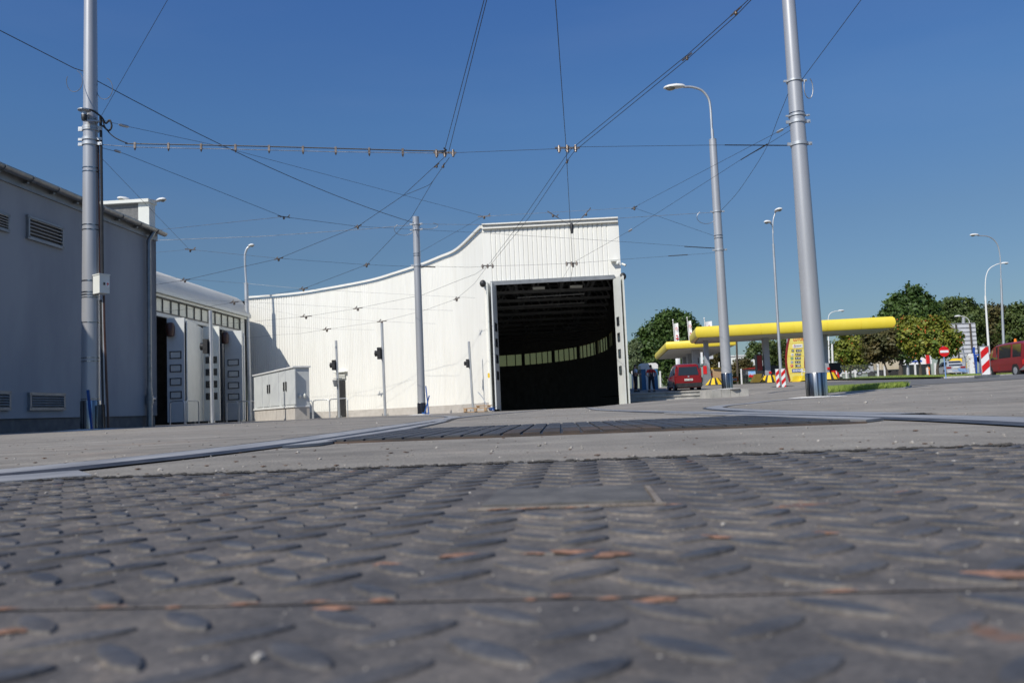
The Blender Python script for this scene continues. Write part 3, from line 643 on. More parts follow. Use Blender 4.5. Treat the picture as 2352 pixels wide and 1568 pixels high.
for z_ in (4.2, 2.9, 1.6, 1.25): mb.cyl(dp+Vector((0, 0, z_)), dp+Vector((0, 0, z_+.04)), .07)
mb.cyl(dp+Vector((0, 0, 1.05)), dp+Vector((0, 0, .0)), .075); mb.cyl(dp+Vector((0, 0, .62)), dp+Vector((0, 0, .85)), .1)
mb.cyl(dp+ldir*.05+Vector((0, 0, .75)), dp+ldir*.22+Vector((0, 0, .75)), .07)
mb.build('downpipe', M['gutter'], lb, smooth=True)
def vent(u0, u1, v0, v1):  # louvre on the long wall
    # ray to wall plane
    def hit(u, v):
        d = ray(u, v); t_ = (pE-Vector((0, 0, CAMH))).dot(ln)/d.dot(ln); return Vector((0, 0, CAMH))+d*t_
    a = hit(u0, v1); b_ = hit(u1, v1); z1 = hit(u0, v0).z; z0 = a.z; c_ = (a+b_)/2; w = (b_-a).length; h = z1-z0; c_.z = (z0+z1)/2
    mb = MB()
    for (dx, dz, wx, wz) in ((0, h/2, w+.08, .06), (0, -h/2, w+.08, .06), (-w/2, 0, .05, h), (w/2, 0, .05, h)): mb.box(c_+ln*.03+ldir*dx+Vector((0, 0, dz)), (wx, .07, wz), M=MBd)
    vv = mb.build('louvre_vent', M['framegrey'], lb)
    mb = MB(); mb.box(c_+ln*.004, (w, .01, h), M=MBd); mb.build('backing', M['black'], vv)
    mb = MB(); ns = 6
    for i in range(ns):
        mb.box(c_+ln*.03+Vector((0, 0, -h/2+h*(i+.6)/ns)), (w-.03, .075, .012), M=MBd @ Matrix.Rotation(R(-32), 3, 'X'))
    mb.build('slats', M['galv'], vv)
vent(62, 139, 497, 546); vent(-70, 14, 466, 505); vent(65, 143, 904, 939); vent(-70, 17, 899, 939)
# firewall parapet beyond the roof
pt = thing('parapet_wall', 'dark stucco parapet with a white end pillar rising behind the grey roof', 'parapet', (pE.x, pE.y, zE), 0)
zt = P(355, 470, yE).z; e0 = pE-ln*.02-ldir*.32
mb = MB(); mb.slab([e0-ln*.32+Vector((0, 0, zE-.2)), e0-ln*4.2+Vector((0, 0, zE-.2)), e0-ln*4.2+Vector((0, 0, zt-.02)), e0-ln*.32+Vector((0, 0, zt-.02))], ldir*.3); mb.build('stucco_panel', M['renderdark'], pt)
mb = MB(); mb.slab([e0-ldir*.02+Vector((0, 0, zE+.02)), e0-ln*.32-ldir*.02+Vector((0, 0, zE+.02)), e0-ln*.32-ldir*.02+Vector((0, 0, zt-.02)), e0-ldir*.02+Vector((0, 0, zt-.02))], ldir*.34); mb.build('end_pillar', M['cream'], pt)
mb = MB(); mb.slab([e0+ln*.03-ldir*.12+Vector((0, 0, zt-.02)), e0-ln*4.3-ldir*.14+Vector((0, 0, zt-.02)), e0-ln*4.3+ldir*.36+Vector((0, 0, zt-.02)), e0+ln*.03+ldir*.36+Vector((0, 0, zt-.02))], (0, 0, .09)); mb.build('coping', M['cream'], pt)
# floodlights on the parapet
def lamphead(mb, mg, c, d, L=.62, w=.15):
    d = Vector(d).normalized(); s_ = d.cross(Vector((0, 0, 1))).normalized(); u_ = s_.cross(d)
    MX = Matrix((d, s_, u_)).transposed()
    vs = []; n = 12; st = [(0, .22, .45), (.12, .62, .8), (.4, 1, 1), (.75, .95, .85), (.94, .6, .5), (1, .2, .2)]
    for t_, ww, hh in st:
        for j in range(n):
            a = 2*math.pi*j/n; z_ = math.sin(a); z_ = z_*.75*hh*w if z_ > 0 else z_*.18*w
            vs.append(Vector(c)+MX @ Vector((t_*L, math.cos(a)*w*ww, z_)))
    fs = [(i*n+j, i*n+(j+1) % n, (i+1)*n+(j+1) % n, (i+1)*n+j) for i in range(len(st)-1) for j in range(n)]+[tuple(range(n)), tuple(range((len(st)-1)*n, len(st)*n))]
    mb.add(vs, fs); mg.ell(Vector(c)+MX @ Vector((L*.68, 0, -.02*w/.15)), (L*.24, w*.75, w*.5), M=MX)
def flood(u, v, y, dirv, label, stem):
    c = P(u, v, y); t_ = thing('floodlight', label, 'lamp', c); mb = MB(); mg = MB(); lamphead(mb, mg, c, dirv, .36, .10)
    mb.build('lamp_housing', M['lampwhite'], t_, smooth=True); mg.build('lamp_glass', M['lampglass'], t_, smooth=True)
    MB().cyl(c+Vector(dirv)*.05, stem, .03, n=8).build('mounting_arm', M['galv'], t_, smooth=True)
flood(300, 461, yE+.2, (-.75, -.5, .12), 'white floodlight on the parapet pointing left', e0-ln*.9+Vector((0, 0, zt)))
flood(360, 463, yE+.2, (.8, -.4, .05), 'white floodlight on the parapet pointing right', e0-ln*.1+Vector((0, 0, zt+.08)))

# ================= arched-roof depot with folding doors =================
ar = thing('arched_depot', 'low depot with a pale arched roof, a strip of windows and folding doors in shade', 'building', (-15.7, 42, 0))
aN = Vector((X(357, 37.6), 37.6, 0)); aF = Vector((X(560, 47.6), 47.6, 0)); ad = (aF-aN).normalized(); aN2 = aN-ad*9; an = Vector((ad.y, -ad.x, 0))
MA = Matrix((ad, an, Vector((0, 0, 1)))).transposed()
zEa = P(357, 668, 37.6).z
prf = [(-.25, zEa-.12), (-.25, zEa+.05), (.3, zEa+.92), (.6, zEa+1.12), (6, zEa+3.15), (7, zEa+3.3), (8, zEa+3.15), (14, zEa+1.0), (20, zEa-1.5)]
vs = []; st_ = [aN2, aF+ad*.7]
for p in st_:
    for o, z in prf: vs.append(p-an*o+Vector((0, 0, z)))
k = len(prf); mb = MB().add(vs, [(i, i+1, k+i+1, k+i) for i in range(k-1)]+[tuple(range(k)), tuple(range(k, 2*k))]); mb.build('arched_roof', M['roofgrey'], ar, smooth=True, ang=50)
mb = MB(); mb.bar(aN2+an*.3+Vector((0, 0, zEa-.06)), aF+ad*.1+an*.3+Vector((0, 0, zEa-.06)), .16, .14); mb.bar(aN2+an*.16+Vector((0, 0, zEa-.2)), aF+ad*.1+an*.16+Vector((0, 0, zEa-.2)), .12, .1); mb.build('fascia', M['cream'], ar)
zW1, zW0 = zEa-.27, P(357, 717, 37.6).z+.05
mb = MB(); mf = MB(); nm = 23; Lw = (aF-aN2).length-.45
for i in range(nm+1): mf.box(aN2+ad*(Lw*i/nm)+an*.03+Vector((0, 0, (zW0+zW1)/2)), (.06, .03, zW1-zW0), M=MA)
mf.bar(aN2+an*.03+Vector((0, 0, zW0)), aN2+ad*Lw+an*.03+Vector((0, 0, zW0)), .06, .08); mf.bar(aN2+an*.03+Vector((0, 0, zW1)), aN2+ad*Lw+an*.03+Vector((0, 0, zW1)), .06, .05)
mf.build('window_frame', M['frame'], ar)
mb.slab([aN2+Vector((0, 0, zW0)), aN2+ad*Lw+Vector((0, 0, zW0)), aN2+ad*Lw+Vector((0, 0, zW1)), aN2+Vector((0, 0, zW1))], -an*.02); mb.build('strip_window', M['paneglass'], ar)
mb = MB(); mb.box(aF-ad*.2+Vector((0, 0, zEa/2-.1)), (.5, .2, zEa), M=MA)
mb.bar(aN2+an*.12+Vector((0, 0, zW0-.16)), aN2+ad*Lw+an*.12+Vector((0, 0, zW0-.16)), .2, .16); mb.build('door_track', M['cream'], ar)
# dark interior
mb = MB(); q0 = aN2-an*14; q1 = aF-an*14
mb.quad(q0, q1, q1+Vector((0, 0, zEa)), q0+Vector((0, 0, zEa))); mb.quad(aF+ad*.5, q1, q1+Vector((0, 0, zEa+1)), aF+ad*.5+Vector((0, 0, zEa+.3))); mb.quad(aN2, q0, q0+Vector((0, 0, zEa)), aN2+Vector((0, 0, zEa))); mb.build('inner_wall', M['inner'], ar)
for s_ in (0, 3.9, 7.9, 12.2, 15.6): MB().box(aN2+ad*(s_+.8)-an*.15+Vector((0, 0, zW0/2)), (.22, .25, zW0), M=MA).build('door_post', M['framegrey'], ar)
zD = 4.77; wz = (1.31, 1.9, 2.5, 3.1)
def XY(u, y): return (X(u, y), y)
def wz_(z): return z
leaf(ar, XY(386, 37.0), XY(426, 37.0), .1, zD, .06, wz, 'leafshade', .62, .3, 'litpane')
leaf(ar, XY(429, 37.1), XY(467, 41.2), .1, zD-.05, .05)
leaf(ar, XY(470, 41.0), XY(507, 40.9), .1, zD, .06, wz, 'cream', .66, .3)
leaf(ar, XY(519, 43.4), XY(559, 43.3), .1, zD, .06, wz, 'leafshade', .6, .3, 'litpane')
leaf(ar, XY(560.5, 43.4), XY(563, 46), .1, zD-.05, .05, (), 'leafshade')
for (u, v, y) in ((391, 757, 36.8), (517, 776, 43.0)):
    c = P(u, v, y); mb = MB(); mb.lathe(c, [(.05, -.32), (.17, -.28), (.19, -.1), (.19, .16), (.14, .3), (.04, .33)], 12); mb.build('door_motor', M['brownpipe'], ar, smooth=True)
# ================= poles =================
def pole_geo(y, ub, ut, vt, r0, r1, zb=None, sleeve=None, sl_mat='chrome', bands=(), label='', name='catenary_pole', top=True, group='overhead line poles'):
    xb = X(ub, y); zb = Z(xb, y) if zb is None else zb
    pt_ = P(ut, vt, y); h = pt_.z
    t_ = thing(name, label, 'pole', (xb, y, zb), 0, group)
    MB().cyl((xb, y, zb-.05), (pt_.x, y, h), r0, r1, n=32).build('pole_shaft', M['polepaint'], t_, smooth=True)
    if sleeve: MB().lathe((xb, y, zb), [(r0+.012, -.03), (r0+.012, sleeve), (r0+.004, sleeve+.015)], 32).build('base_sleeve', M[sl_mat], t_, smooth=True)
    for (v, w, kind) in bands:
        p = P(ut, v, y); f = (p.z-zb)/(h-zb); r_ = lerp(r0, r1, f); xc = lerp(xb, pt_.x, f)
        mb = MB().lathe((xc, y, p.z), [(r_+.001, -w/2), (r_+.008 if kind == 0 else r_+.02, -w/2), (r_+.008 if kind == 0 else r_+.02, w/2), (r_+.001, w/2)], 32)
        if kind: mb.box((xc+r_+.05, y-.03, p.z), (.1, .03, w)); mb.box((xc-r_-.05, y-.03, p.z), (.08, .03, w)); mb.cyl((xc+r_+.07, y-.06, p.z), (xc+r_+.07, y+.02, p.z), .012)
        mb.build('band', M['chrome'] if kind == 0 else M['galv'], t_, smooth=True, ang=30)
    return t_, (xb, y, zb), pt_
YL = 16.0
plL, bL, tL = pole_geo(YL, 208, 208, -70, .17, .115, 0, .55, 'chrome',
    [(258, .02, 0), (277, .015, 0), (295, .05, 1), (300, .03, 1), (321, .05, 1), (332, .06, 1), (387, .015, 0), (396, .015, 0), (518, .015, 0), (529, .015, 0), (646, .02, 0), (672, .02, 0), (678, .02, 0), (684, .012, 0), (741, .012, 0), (822, .01, 0), (830, .012, 0), (916, .01, 0), (922, .012, 0)],
    'tall silver steel pole on the left with cables, a switch box and a polished sleeve')
def pL(v, r=1.0, dx=0.0, dy=0.0):   # point beside left pole at height of image row v
    p = P(208, v, YL); f = (p.z-bL[2])/(tL.z-bL[2]); return Vector((lerp(bL[0], tL.x, f)+dx, YL+dy, p.z))
mb = MB(); mb.tube([pL(270, dx=.20), pL(330, dx=.21), pL(640, dx=.235)], .028, 8); mb.tube([pL(690, dx=.2), pL(840, dx=.23), pL(985, dx=.26)], .028, 8); mb.build('cable_conduit', M['black'], plL, smooth=True)
mb = MB(); mb.tube([pL(320, dx=.155), pL(640, dx=.18)], .018, 8); mb.tube([pL(680, dx=.26), pL(750, dx=.27), pL(984, dx=.345)], .022, 8); mb.build('cable_conduit', M['brownpipe'], plL, smooth=True)
mb = MB(); mb.tube([pL(690, dx=.24), pL(930, dx=.275)], .02, 8); mb.build('steel_strap', M['galv'], plL, smooth=True)
mb = MB(); mb.bar(pL(930, dx=.235, dy=-.1), pL(986, dx=.27, dy=-.1), .1, .05, (0, 1, 0)); mb.build('cable_channel', M['chrome'], plL)
mb = MB(); mb.bar(pL(896, dx=.05, dy=-.2), pL(985, dx=.13, dy=-.2), .04, .04, (0, 1, 0)); tag(mb.build('blue_tube', M['blue']), 'blue plastic tube standing against the base of the left pole', 'tube')
# switch box
c = pL(657, dx=.27, dy=-.12); bx_ = thing('switch_box', 'small grey switch box with a lightning sticker strapped to the left pole', 'box', (c.x, c.y, c.z-.17))
MB().box(c, (.20, .24, .36), rz=R(55)).box(c+Vector((0, 0, .185)), (.22, .26, .02), rz=R(55)).build('box_body', M['cream'], bx_)
q = Matrix.Rotation(R(55), 3, 'Z'); fx = q @ Vector((0, -1, 0)); rx = q @ Vector((1, 0, 0)); f0 = c+fx*.122
MB().box(f0+rx*.06-Vector((0, 0, 0)), (.06, .004, .12), rz=R(55)).build('warning_sticker', M['signwhite'], bx_)
def flatpoly(mb, o, xd, pts, s_): mb.add([Vector(o)+Vector(xd)*(x*s_)+Vector((0, 0, y*s_)) for x, y in pts], [tuple(range(len(pts)))])
mb = MB(); flatpoly(mb, f0+fx*.005+rx*.06, rx, [(.1, .5), (-.3, -.05), (-.02, -.02), (-.2, -.5), (.3, .1), (.05, .1)], .09); mb.build('lightning_mark', M['red'], bx_)
MB().box(f0-rx*.01, (.03, .02, .05), rz=R(55)).build('lock', M['black'], bx_)
# lightning arrester & brackets near the top of the left pole
ara = thing('surge_arrester', 'disc topped surge arrester with black cable clamped to the left pole', 'fitting', pL(275, dx=.02, dy=-.3))
c = pL(266, dx=.02, dy=-.28); MB().lathe(c, [(.02, -.10), (.05, -.09), (.05, -.03), (.12, 0), (.12, .02), (.03, .04)], 14).build('disc', M['galv'], ara, smooth=True)
MB().lathe(c-Vector((0, 0, .14)), [(.045, -.06), (.055, -.02), (.055, .05), (.03, .08)], 12).build('insulator', M['black'], ara, smooth=True)
MB().bar(c-Vector((0, 0, .2)), pL(283, dx=.2, dy=-.1), .05, .03).bar(pL(283, dx=.2, dy=-.1), pL(283, dx=.1), .06, .03).build('bracket', M['galv'], ara)
cc = pL(272, dx=.24, dy=-.05); mb = MB(); pts = [c+Vector((.02, 0, .03)), c+Vector((.15, 0, .0)), cc, pL(285, dx=.3), pL(278, dx=.38), pL(292, dx=.42), pL(302, dx=.36), pL(290, dx=.24)]; mb.tube(catmull(pts, 6), .018, 8); mb.build('cable_loop', M['black'], ara, smooth=True)
# right big pole
YR = 16.5
plR, bR, tR = pole_geo(YR, 1877, 1806, -70, .195, .125, None, .47, 'chrome', [(188, .04, 1), (262, .012, 0), (268, .03, 1), (282, .06, 1), (333, .06, 1)], 'thick silver steel pole on the right with a polished steel base sleeve')
def pR(v, dx=0.0, dy=0.0):
    p = P(1842, v, YR); f = (p.z-bR[2])/(tR.z-bR[2]); return Vector((lerp(bR[0], tR.x, f)+dx, YR+dy, p.z))
def gritring(c, r_, label):
    mb = MB(); n = 30; vs = [Vector(c)+Vector((0, 0, .03))]
    for q_ in range(n): a = 6.283*q_/n; k = r_*random.uniform(.8, 1.15); vs.append(Vector(c)+Vector((k*math.cos(a), k*math.sin(a)*.9, -.004)))
    mb.add(vs, [(0, i+1, (i+1) % n+1) for i in range(n)]); return tag(mb.build('grit_patch', M['sand'], org=c), label, 'grit', kind='stuff')
gritring((bR[0], bR[1], bR[2]+.004), .62, 'white grit spread round the foot of the right pole'); gritring((bL[0], bL[1], .004), .6, 'pale grit round the foot of the left pole')
# second right pole on block plinth, with street lamp arm
Y2 = 26.0; px2 = P(1672, 893, Y2)
pl2, b2, t2 = pole_geo(Y2, 1672.6, 1637, 322, .162, .115, px2.z, .48, 'chrome', [(487, .04, 1), (542, .02, 0), (548, .02, 0), (575, .05, 1)], 'silver pole on a concrete block plinth carrying a curved street lamp arm')
def p2(v, dx=0.0, dy=0.0):
    p = P(1655, v, Y2); f = (p.z-b2[2])/(t2.z-b2[2]); return Vector((lerp(b2[0], t2.x, f)+dx, Y2+dy, p.z))
arm = [t2, P(1634.5, 290, Y2), P(1632, 250, Y2), P(1627, 226, Y2), P(1612, 208, Y2), P(1590, 200.5, Y2), P(1570, 200, Y2)]
MB().tube(catmull(arm, 5), [.05]*11+[.04]*20, 10).build('lamp_arm', M['galv'], pl2, smooth=True) if False else MB().tube(catmull(arm, 5), .038, 10).build('lamp_arm', M['galv'], pl2, smooth=True)
mb = MB(); mg = MB(); lamphead(mb, mg, P(1573, 199, Y2), (-1, .05, -.02), .68, .15); lh = mb.build('lamp_head', M['lampwhite'], pl2, smooth=True); mg.build('lamp_glass', M['lampglass'], lh, smooth=True)
MB().cyl(t2+Vector((0, 0, -.02)), t2+Vector((0, 0, .35)), .05, n=10).cyl(t2, t2+Vector((0, 0, .02)), .12, n=16).build('top_collar', M['galv'], pl2, smooth=True)
# plinth of the pole
za = Z(px2.x, Y2)-.1; pa = P(1637, 915, 25.4); pb = P(1720, 906, 25.6); zt2 = px2.z
bl = thing('block_plinth', 'low plinth of four rough concrete blocks under the lamp pole', 'plinth', ((pa.x+pb.x)/2, 25.7, za))
edge = (pb-pa); edge.z = 0; nb = 4
for i in range(nb):
    a = pa+edge*(i/nb+.004); b_ = pa+edge*((i+1)/nb-.004); dn = Vector((-edge.y, edge.x, 0)).normalized()
    MB().slab([Vector((a.x, a.y, za)), Vector((b_.x, b_.y, za)), Vector((b_.x, b_.y, zt2-.02)), Vector((a.x, a.y, zt2-.02))], dn*1.0).build('concrete_block', M['concrete'], bl)
gritring((b2[0], b2[1]-.1, zt2-.005), .5, 'white grit on top of the block plinth')
# centre pole
Y3 = 26.0
pl3, b3, t3 = pole_geo(Y3, 969, 955, 498, .125, .104, 0, .36, 'blackgloss', [(515, .05, 1), (528, .04, 1), (583, .02, 0), (588, .02, 0), (610, .06, 1)], 'silver pole with a black base in front of the white curved wall')
def p3(v, dx=0.0, dy=0.0):
    p = P(960, v, Y3); f = (p.z-b3[2])/(t3.z-b3[2]); return Vector((lerp(b3[0], t3.x, f)+dx, Y3+dy, p.z))
gritring((b3[0], b3[1]-.1, .006), .45, 'pale grit round the centre pole')
for k, (a, b_, lab) in enumerate([((975, 952), (986, 908), 'slanting blue rod leaning by the centre pole, its lower end nearest the pole'), ((985, 952), (978, 886), 'blue rod leaning against the right side of the centre pole'), ((985, 950), (970, 948), 'short blue rod lying at the foot of the centre pole')]):
    q0 = P(a[0], a[1], Y3-.35); q1 = P(b_[0], b_[1], Y3-.2); q0.z = max(q0.z, .03); q1.z = max(q1.z, .03); tag(MB().bar(q0, q1, .035, .03, (0, 1, 0)).build('blue_rod', M['blue'], org=q0), lab, 'rod')
# signal posts with side-on heads
def sigpost(ub, ut, vt, y, vs_, r_, label, size=.16, base=False):
    xb = X(ub, y); tp_ = P(ut, vt, y); t_ = thing('signal_post', label, 'signal', (xb, y, 0), 0, 'galvanised signal posts')
    MB().cyl((xb, y, 0), tp_, r_, n=14).build('post', M['galv'], t_, smooth=True)
    p = P((ub+ut)/2, vs_, y); f = p.z/tp_.z; xc = lerp(xb, tp_.x, f); s_ = size*1.2
    mb = MB(); mb.box((xc-r_-s_*.45, y-.02, p.z), (s_*.7, s_*1.2, s_*2.3)); mb.lathe((xc-r_-s_*.8, y-.02, p.z), [(s_*.55, 0), (s_*.62, s_*.5), (s_*.25, s_*.62)], 12, Matrix.Rotation(R(-90), 3, 'Y'))
    mb.slab([(xc-r_+.01, y-.03, p.z+s_*1.5), (xc-r_-s_*.1, y-.03, p.z+s_*1.1), (xc-r_-s_*.1, y-.03, p.z-s_*1.1), (xc-r_+.01, y-.03, p.z-s_*1.5)], (0, .06, 0))
    mb.build('signal_head', M['black'], t_, smooth=True, ang=30)
    MB().cyl((xb, y, 0), (xb, y, .02), .16, n=12).cyl((xb-.1, y-.1, 0), (xb-.1, y-.1, .1), .02, n=6).cyl((xb+.12, y-.08, 0), (xb+.12, y-.08, .1), .02, n=6).build('foot_plate', M['gutter'], t_)
    return t_, xb
sigpost(488, 483, 713, 32, 795, .07, 'thick signal post in front of the folding doors', .2)
t_, xq = sigpost(779, 772, 782, 38.5, 838, .055, 'signal post beside the dark side door', .17)
p = P(774, 880, 38.5); MB().lathe(p+Vector((-.05, -.1, 0)), [(.07, -.15), (.14, .15), (.12, .15)], 10).box(p+Vector((.06, -.06, .22)), (.4, .04, .03)).build('litter_bin', M['framegrey'], t_)
sigpost(885, 877, 742, 35.5, 811, .06, 'tallest signal post before the curved wall, with a small box above its head', .18)
sigpost(1087, 1077, 784, 33.2, 834, .05, 'thin signal post nearest the hall doorway', .12)
# street lamp near the left
def streetlamp(name, label, ub, vb, y, pts, r0, r1, thick_v, head, hd, L_=.62, w_=.15, zb=None, mat='galv'):
    xb = X(ub, y) if zb is None else P(ub, vb, y).x; zb = Z(xb, y) if zb is None else zb
    t_ = thing(name, label, 'street lamp', (xb, y, zb), 0, 'street lamps')
    f3 = [P(u, v, y) for u, v in pts]
    MB().cyl((xb, y, zb-.1), f3[0], r0, r1, n=16).build('post', M[mat], t_, smooth=True)
    MB().tube(catmull(f3, 5), r1*.55, 8).build('arm', M[mat], t_, smooth=True)
    mb = MB(); mg = MB(); lamphead(mb, mg, P(head[0], head[1], y), hd, L_, w_); h_ = mb.build('lamp_head', M['lampwhite'], t_, smooth=True); mg.build('lamp_glass', M['lampglass'], h_, smooth=True)
    return t_
streetlamp('street_lamp', 'street lamp where the arched depot meets the curved white wall', 575, 968, 47.9, [(565.5, 650), (563, 610), (563, 585), (567, 572), (572, 567)], .14, .115, 650, (571, 567), (.75, -.6, .1), .5, .15)
# electrical cabinet
cb = thing('electrical_cabinet', 'large grey electrical cabinet on a pale concrete base before the curved wall', 'cabinet', (X(677, 33.5), 33.5, 0))
c1 = Vector((*XY(677, 33.5), 0)); c0 = Vector((*XY(584, 38.9), 0)); cd_ = (c0-c1).normalized(); cn = Vector((cd_.y, -cd_.x, 0)); cn = cn if cn.y < 0 else -cn; Lc = (c0-c1).length
zc = P(677, 841, 33.5).z; MC = Matrix((cd_, cn, Vector((0, 0, 1)))).transposed()
def cbox(s0, s1, z0, z1, off, th): return (c1+cd_*((s0+s1)/2)+cn*off+Vector((0, 0, (z0+z1)/2)), (abs(s1-s0), th, z1-z0))
def addc(mb, *a): c_, d_ = cbox(*a); mb.box(c_, d_, M=MC)
mb = MB(); addc(mb, 0, Lc, .5, zc-.05, -.32, .62); mb.build('cabinet_body', M['cabgrey'], cb)
mb = MB(); addc(mb, 0, Lc*.42-.02, -.05, .5, -.32, .6); addc(mb, Lc*.42+.01, Lc, -.05, .5, -.32, .6); mb.build('base_block', M['plinthlight'], cb)
mb = MB(); addc(mb, -.06, Lc*.42, zc-.05, zc+.01, -.32, .74); addc(mb, Lc*.42, Lc+.05, zc-.05, zc+.004, -.32, .74); addc(mb, -.02, Lc+.02, .5, .56, -.3, .66); mb.build('cap', M['lampwhite'], cb)
def tU(u):
    r_ = (u-1176)/FPX; return Lc*(r_*c1.y-c1.x)/((c0.x-c1.x)-r_*(c0.y-c1.y))
for (a, b_) in ((tU(675), tU(653)), (tU(652.4), tU(642)), (tU(637), tU(615)), (tU(614.4), tU(601)), (tU(599), tU(586))):
    mb = MB(); addc(mb, a+.012, b_-.012, .62, zc-.12, .0, .035); dd = mb.build('cabinet_door', M['cabgrey'], cb)
for s_ in (tU(655), tU(650), tU(617), tU(612.5)):
    mb = MB(); addc(mb, s_-.055, s_+.055, 1.2, 1.58, .035, .04); mb.build('door_handle', M['black'], cb)
for dy in (.22, .42):
    c_ = c1-cn*dy-cd_*.03+Vector((0, 0, .95)); MB().ell(c_, (.06, .06, .1)).build('vent_cap', M['cream'], cb, smooth=True)
# hoop railings
def hoop(pts, label, h=1.0, r_=.028):
    a = Vector((*XY(*pts[0]), 0)); b_ = Vector((*XY(*pts[1]), 0)); d = (b_-a).normalized(); q = .12
    t_ = MB().tube([a, a+Vector((0, 0, h-q)), a+d*.035+Vector((0, 0, h-.035)), a+d*q+Vector((0, 0, h)), b_-d*q+Vector((0, 0, h)), b_-d*.035+Vector((0, 0, h-.035)), b_+Vector((0, 0, h-q)), b_], r_, 8).build('hoop_railing', M['galv'], smooth=True, org=a)
    return tag(t_, label, 'railing', 'galvanised hoop railings')
hoop([(391, 35.6), (424, 35.4)], 'hoop railing furthest left in front of the folding doors')
hoop([(427, 35.6), (457, 37.0)], 'hoop railing just right of the leftmost one'); hoop([(521, 41.5), (547, 41.3)], 'hoop railing before the right folding door'); hoop([(549, 41.3), (572, 41.0)], 'hoop railing between folding door and street lamp'); hoop([(574, 41), (583, 42.4)], 'hoop railing partly behind the electrical cabinet')
hoop([(720, 43.2), (757, 42.8)], 'hoop railing just right of the electrical cabinet', .95); hoop([(758, 42.6), (799, 41.6)], 'hoop railing in front of the dark side door', .95); hoop([(700, 43.3), (718, 43.3)], 'hoop railing end showing behind the electrical cabinet', .95)
# pallets, hose
pal = thing('pallet', 'broken wooden pallet beside the hall doorway', 'pallet', (X(1093, 31.5), 31.5, 0))
c_ = Vector((X(1093, 31.5), 31.5, 0)); 
for i, zz in enumerate((.02, .16)):
    mb = MB(); [mb.box(c_+Vector((0, -.4+.2*j, zz)), (.9, .12, .03)) for j in range(5)]; mb.build('boards', M['wood'], pal)
mb = MB(); [mb.box(c_+Vector((-.38+.38*j, -.2, .09)), (.1, .6, .1)) for j in range(3)]; mb.build('blocks', M['wood'], pal)
o = MB(); o.box(c_+Vector((.32, -.2, .24)), (.6, .25, .035)).box(c_+Vector((.1, -.2, .20)), (.1, .2, .06)).box(c_+Vector((.5, -.2, .2)), (.1, .2, .06)); tag(o.build('plank', M['wood']), 'short raised plank lying on the pallet', 'plank')
o = MB().tube(catmull([P(1098, 900, 32.6), P(1108, 912, 32.3), P(1118, 930, 32.0), P(1126, 943, 31.9)], 5), .02, 6); tag(o.build('hose', M['galv'], smooth=True), 'thin grey hose hanging to the ground left of the doorway', 'hose')
o = MB().box(P(1123, 862, 32.7), (.09, .05, .18)); tag(o.build('control_box', M['yellow2']), 'small yellow control box left of the hall doorway', 'box')
MB2 = MB().tube([(X(1130, 31.9)+.1*math.cos(a), 31.9+.1*math.sin(a), .03+.01*a) for a in np.linspace(0, 12, 30)], .02, 6); tag(MB2.build('blue_hose', M['blue'], smooth=True), 'small coil of blue hose on the ground by the doorway', 'hose')

# ================= overhead wires =================
def sag(a, b_, s_, n=10):
    return [lerp(Vector(a), Vector(b_), i/n)-Vector((0, 0, 4*s_*(i/n)*(1-i/n))) for i in range(n+1)]
WG = {'contact_wire': 'overhead contact wires', 'span_wire': 'span wires', 'feeder_cable': None}
def wire(name, label, pts, r_=.005, mat='wire', clamps=(), cat='wire', smoothit=False):
    pts = [Vector(p) for p in pts]
    if smoothit: pts = catmull(pts, 5)
    for e in (0, -1):   # wires that leave the picture run on overhead
        c_ = ROT.transposed() @ (pts[e]-Vector((0, 0, CAMH))); uu, vv = CX-FPX*c_.x/c_.z, CY+FPX*c_.y/c_.z
        if vv < -8 or uu < -8:
            d_ = pts[e]-pts[1 if e == 0 else -2]; d_.z *= .3; d_.normalize(); q_ = pts[e]+d_*22
            pts = [q_]+pts if e == 0 else pts+[q_]
    w = MB().tube(pts, r_, 6).build(name, M[mat], smooth=True, org=pts[0]); tag(w, label, cat, WG.get(name))
    for c in clamps:
        c = Vector(c); i = min(range(len(pts)), key=lambda k: (pts[k]-c).length); j = min(i+1, len(pts)-1); i = j-1; d = (pts[j]-pts[i]).normalized()
        s_ = max(.8, c.y/20)
        MB().bar(c-d*.16*s_, c+d*.16*s_, .022*s_, .02*s_).ell(c+Vector((0, 0, -.03*s_)), (.03*s_, .03*s_, .04*s_), n=8, m=5).bar(c+d*.1*s_, c+d*.1*s_+Vector((.05*s_, 0, .06*s_)), .02*s_, .02*s_).build('clamp', M['copper'], w)
    return w
ZC = lambda y: float(np.interp(y, [8, 14, 26, 50], [5.25, 5.1, 4.66, 4.62]))
def CW(u, v, z=None):
    """image ray met with the contact wire level"""
    d = ray(u, v); y = 20.0
    for _ in range(30): y = ((z or ZC(y))-CAMH)/d.z*d.y
    return Vector((0, 0, CAMH))+d*(y/d.y)
n1 = CW(1022, 352); n2 = CW(1303, 341); n3 = CW(1120, 611); n4 = CW(1313, 605)
def up_(a, u, v): return CW(u, v, 5.3)
wire('contact_wire', 'left wire of the steep pair rising from the top centre-left fitting to the top edge', [CW(1020, 350), CW(1112, 0), CW(1121, -40)], .0055)
wire('contact_wire', 'right wire of the steep pair rising from the top centre-left fitting to the top edge', [CW(1030, 352), CW(1118, 0), CW(1127, -40)], .0055)
wire('contact_wire', 'contact wire sweeping down left from the centre-left fitting to the folding doors', [CW(1020, 362), CW(925, 450), CW(822, 520), CW(640, 594), CW(425, 643), CW(330, 658)], .0055, clamps=[CW(1003, 380), CW(822, 520), CW(640, 594), CW(425, 643)])
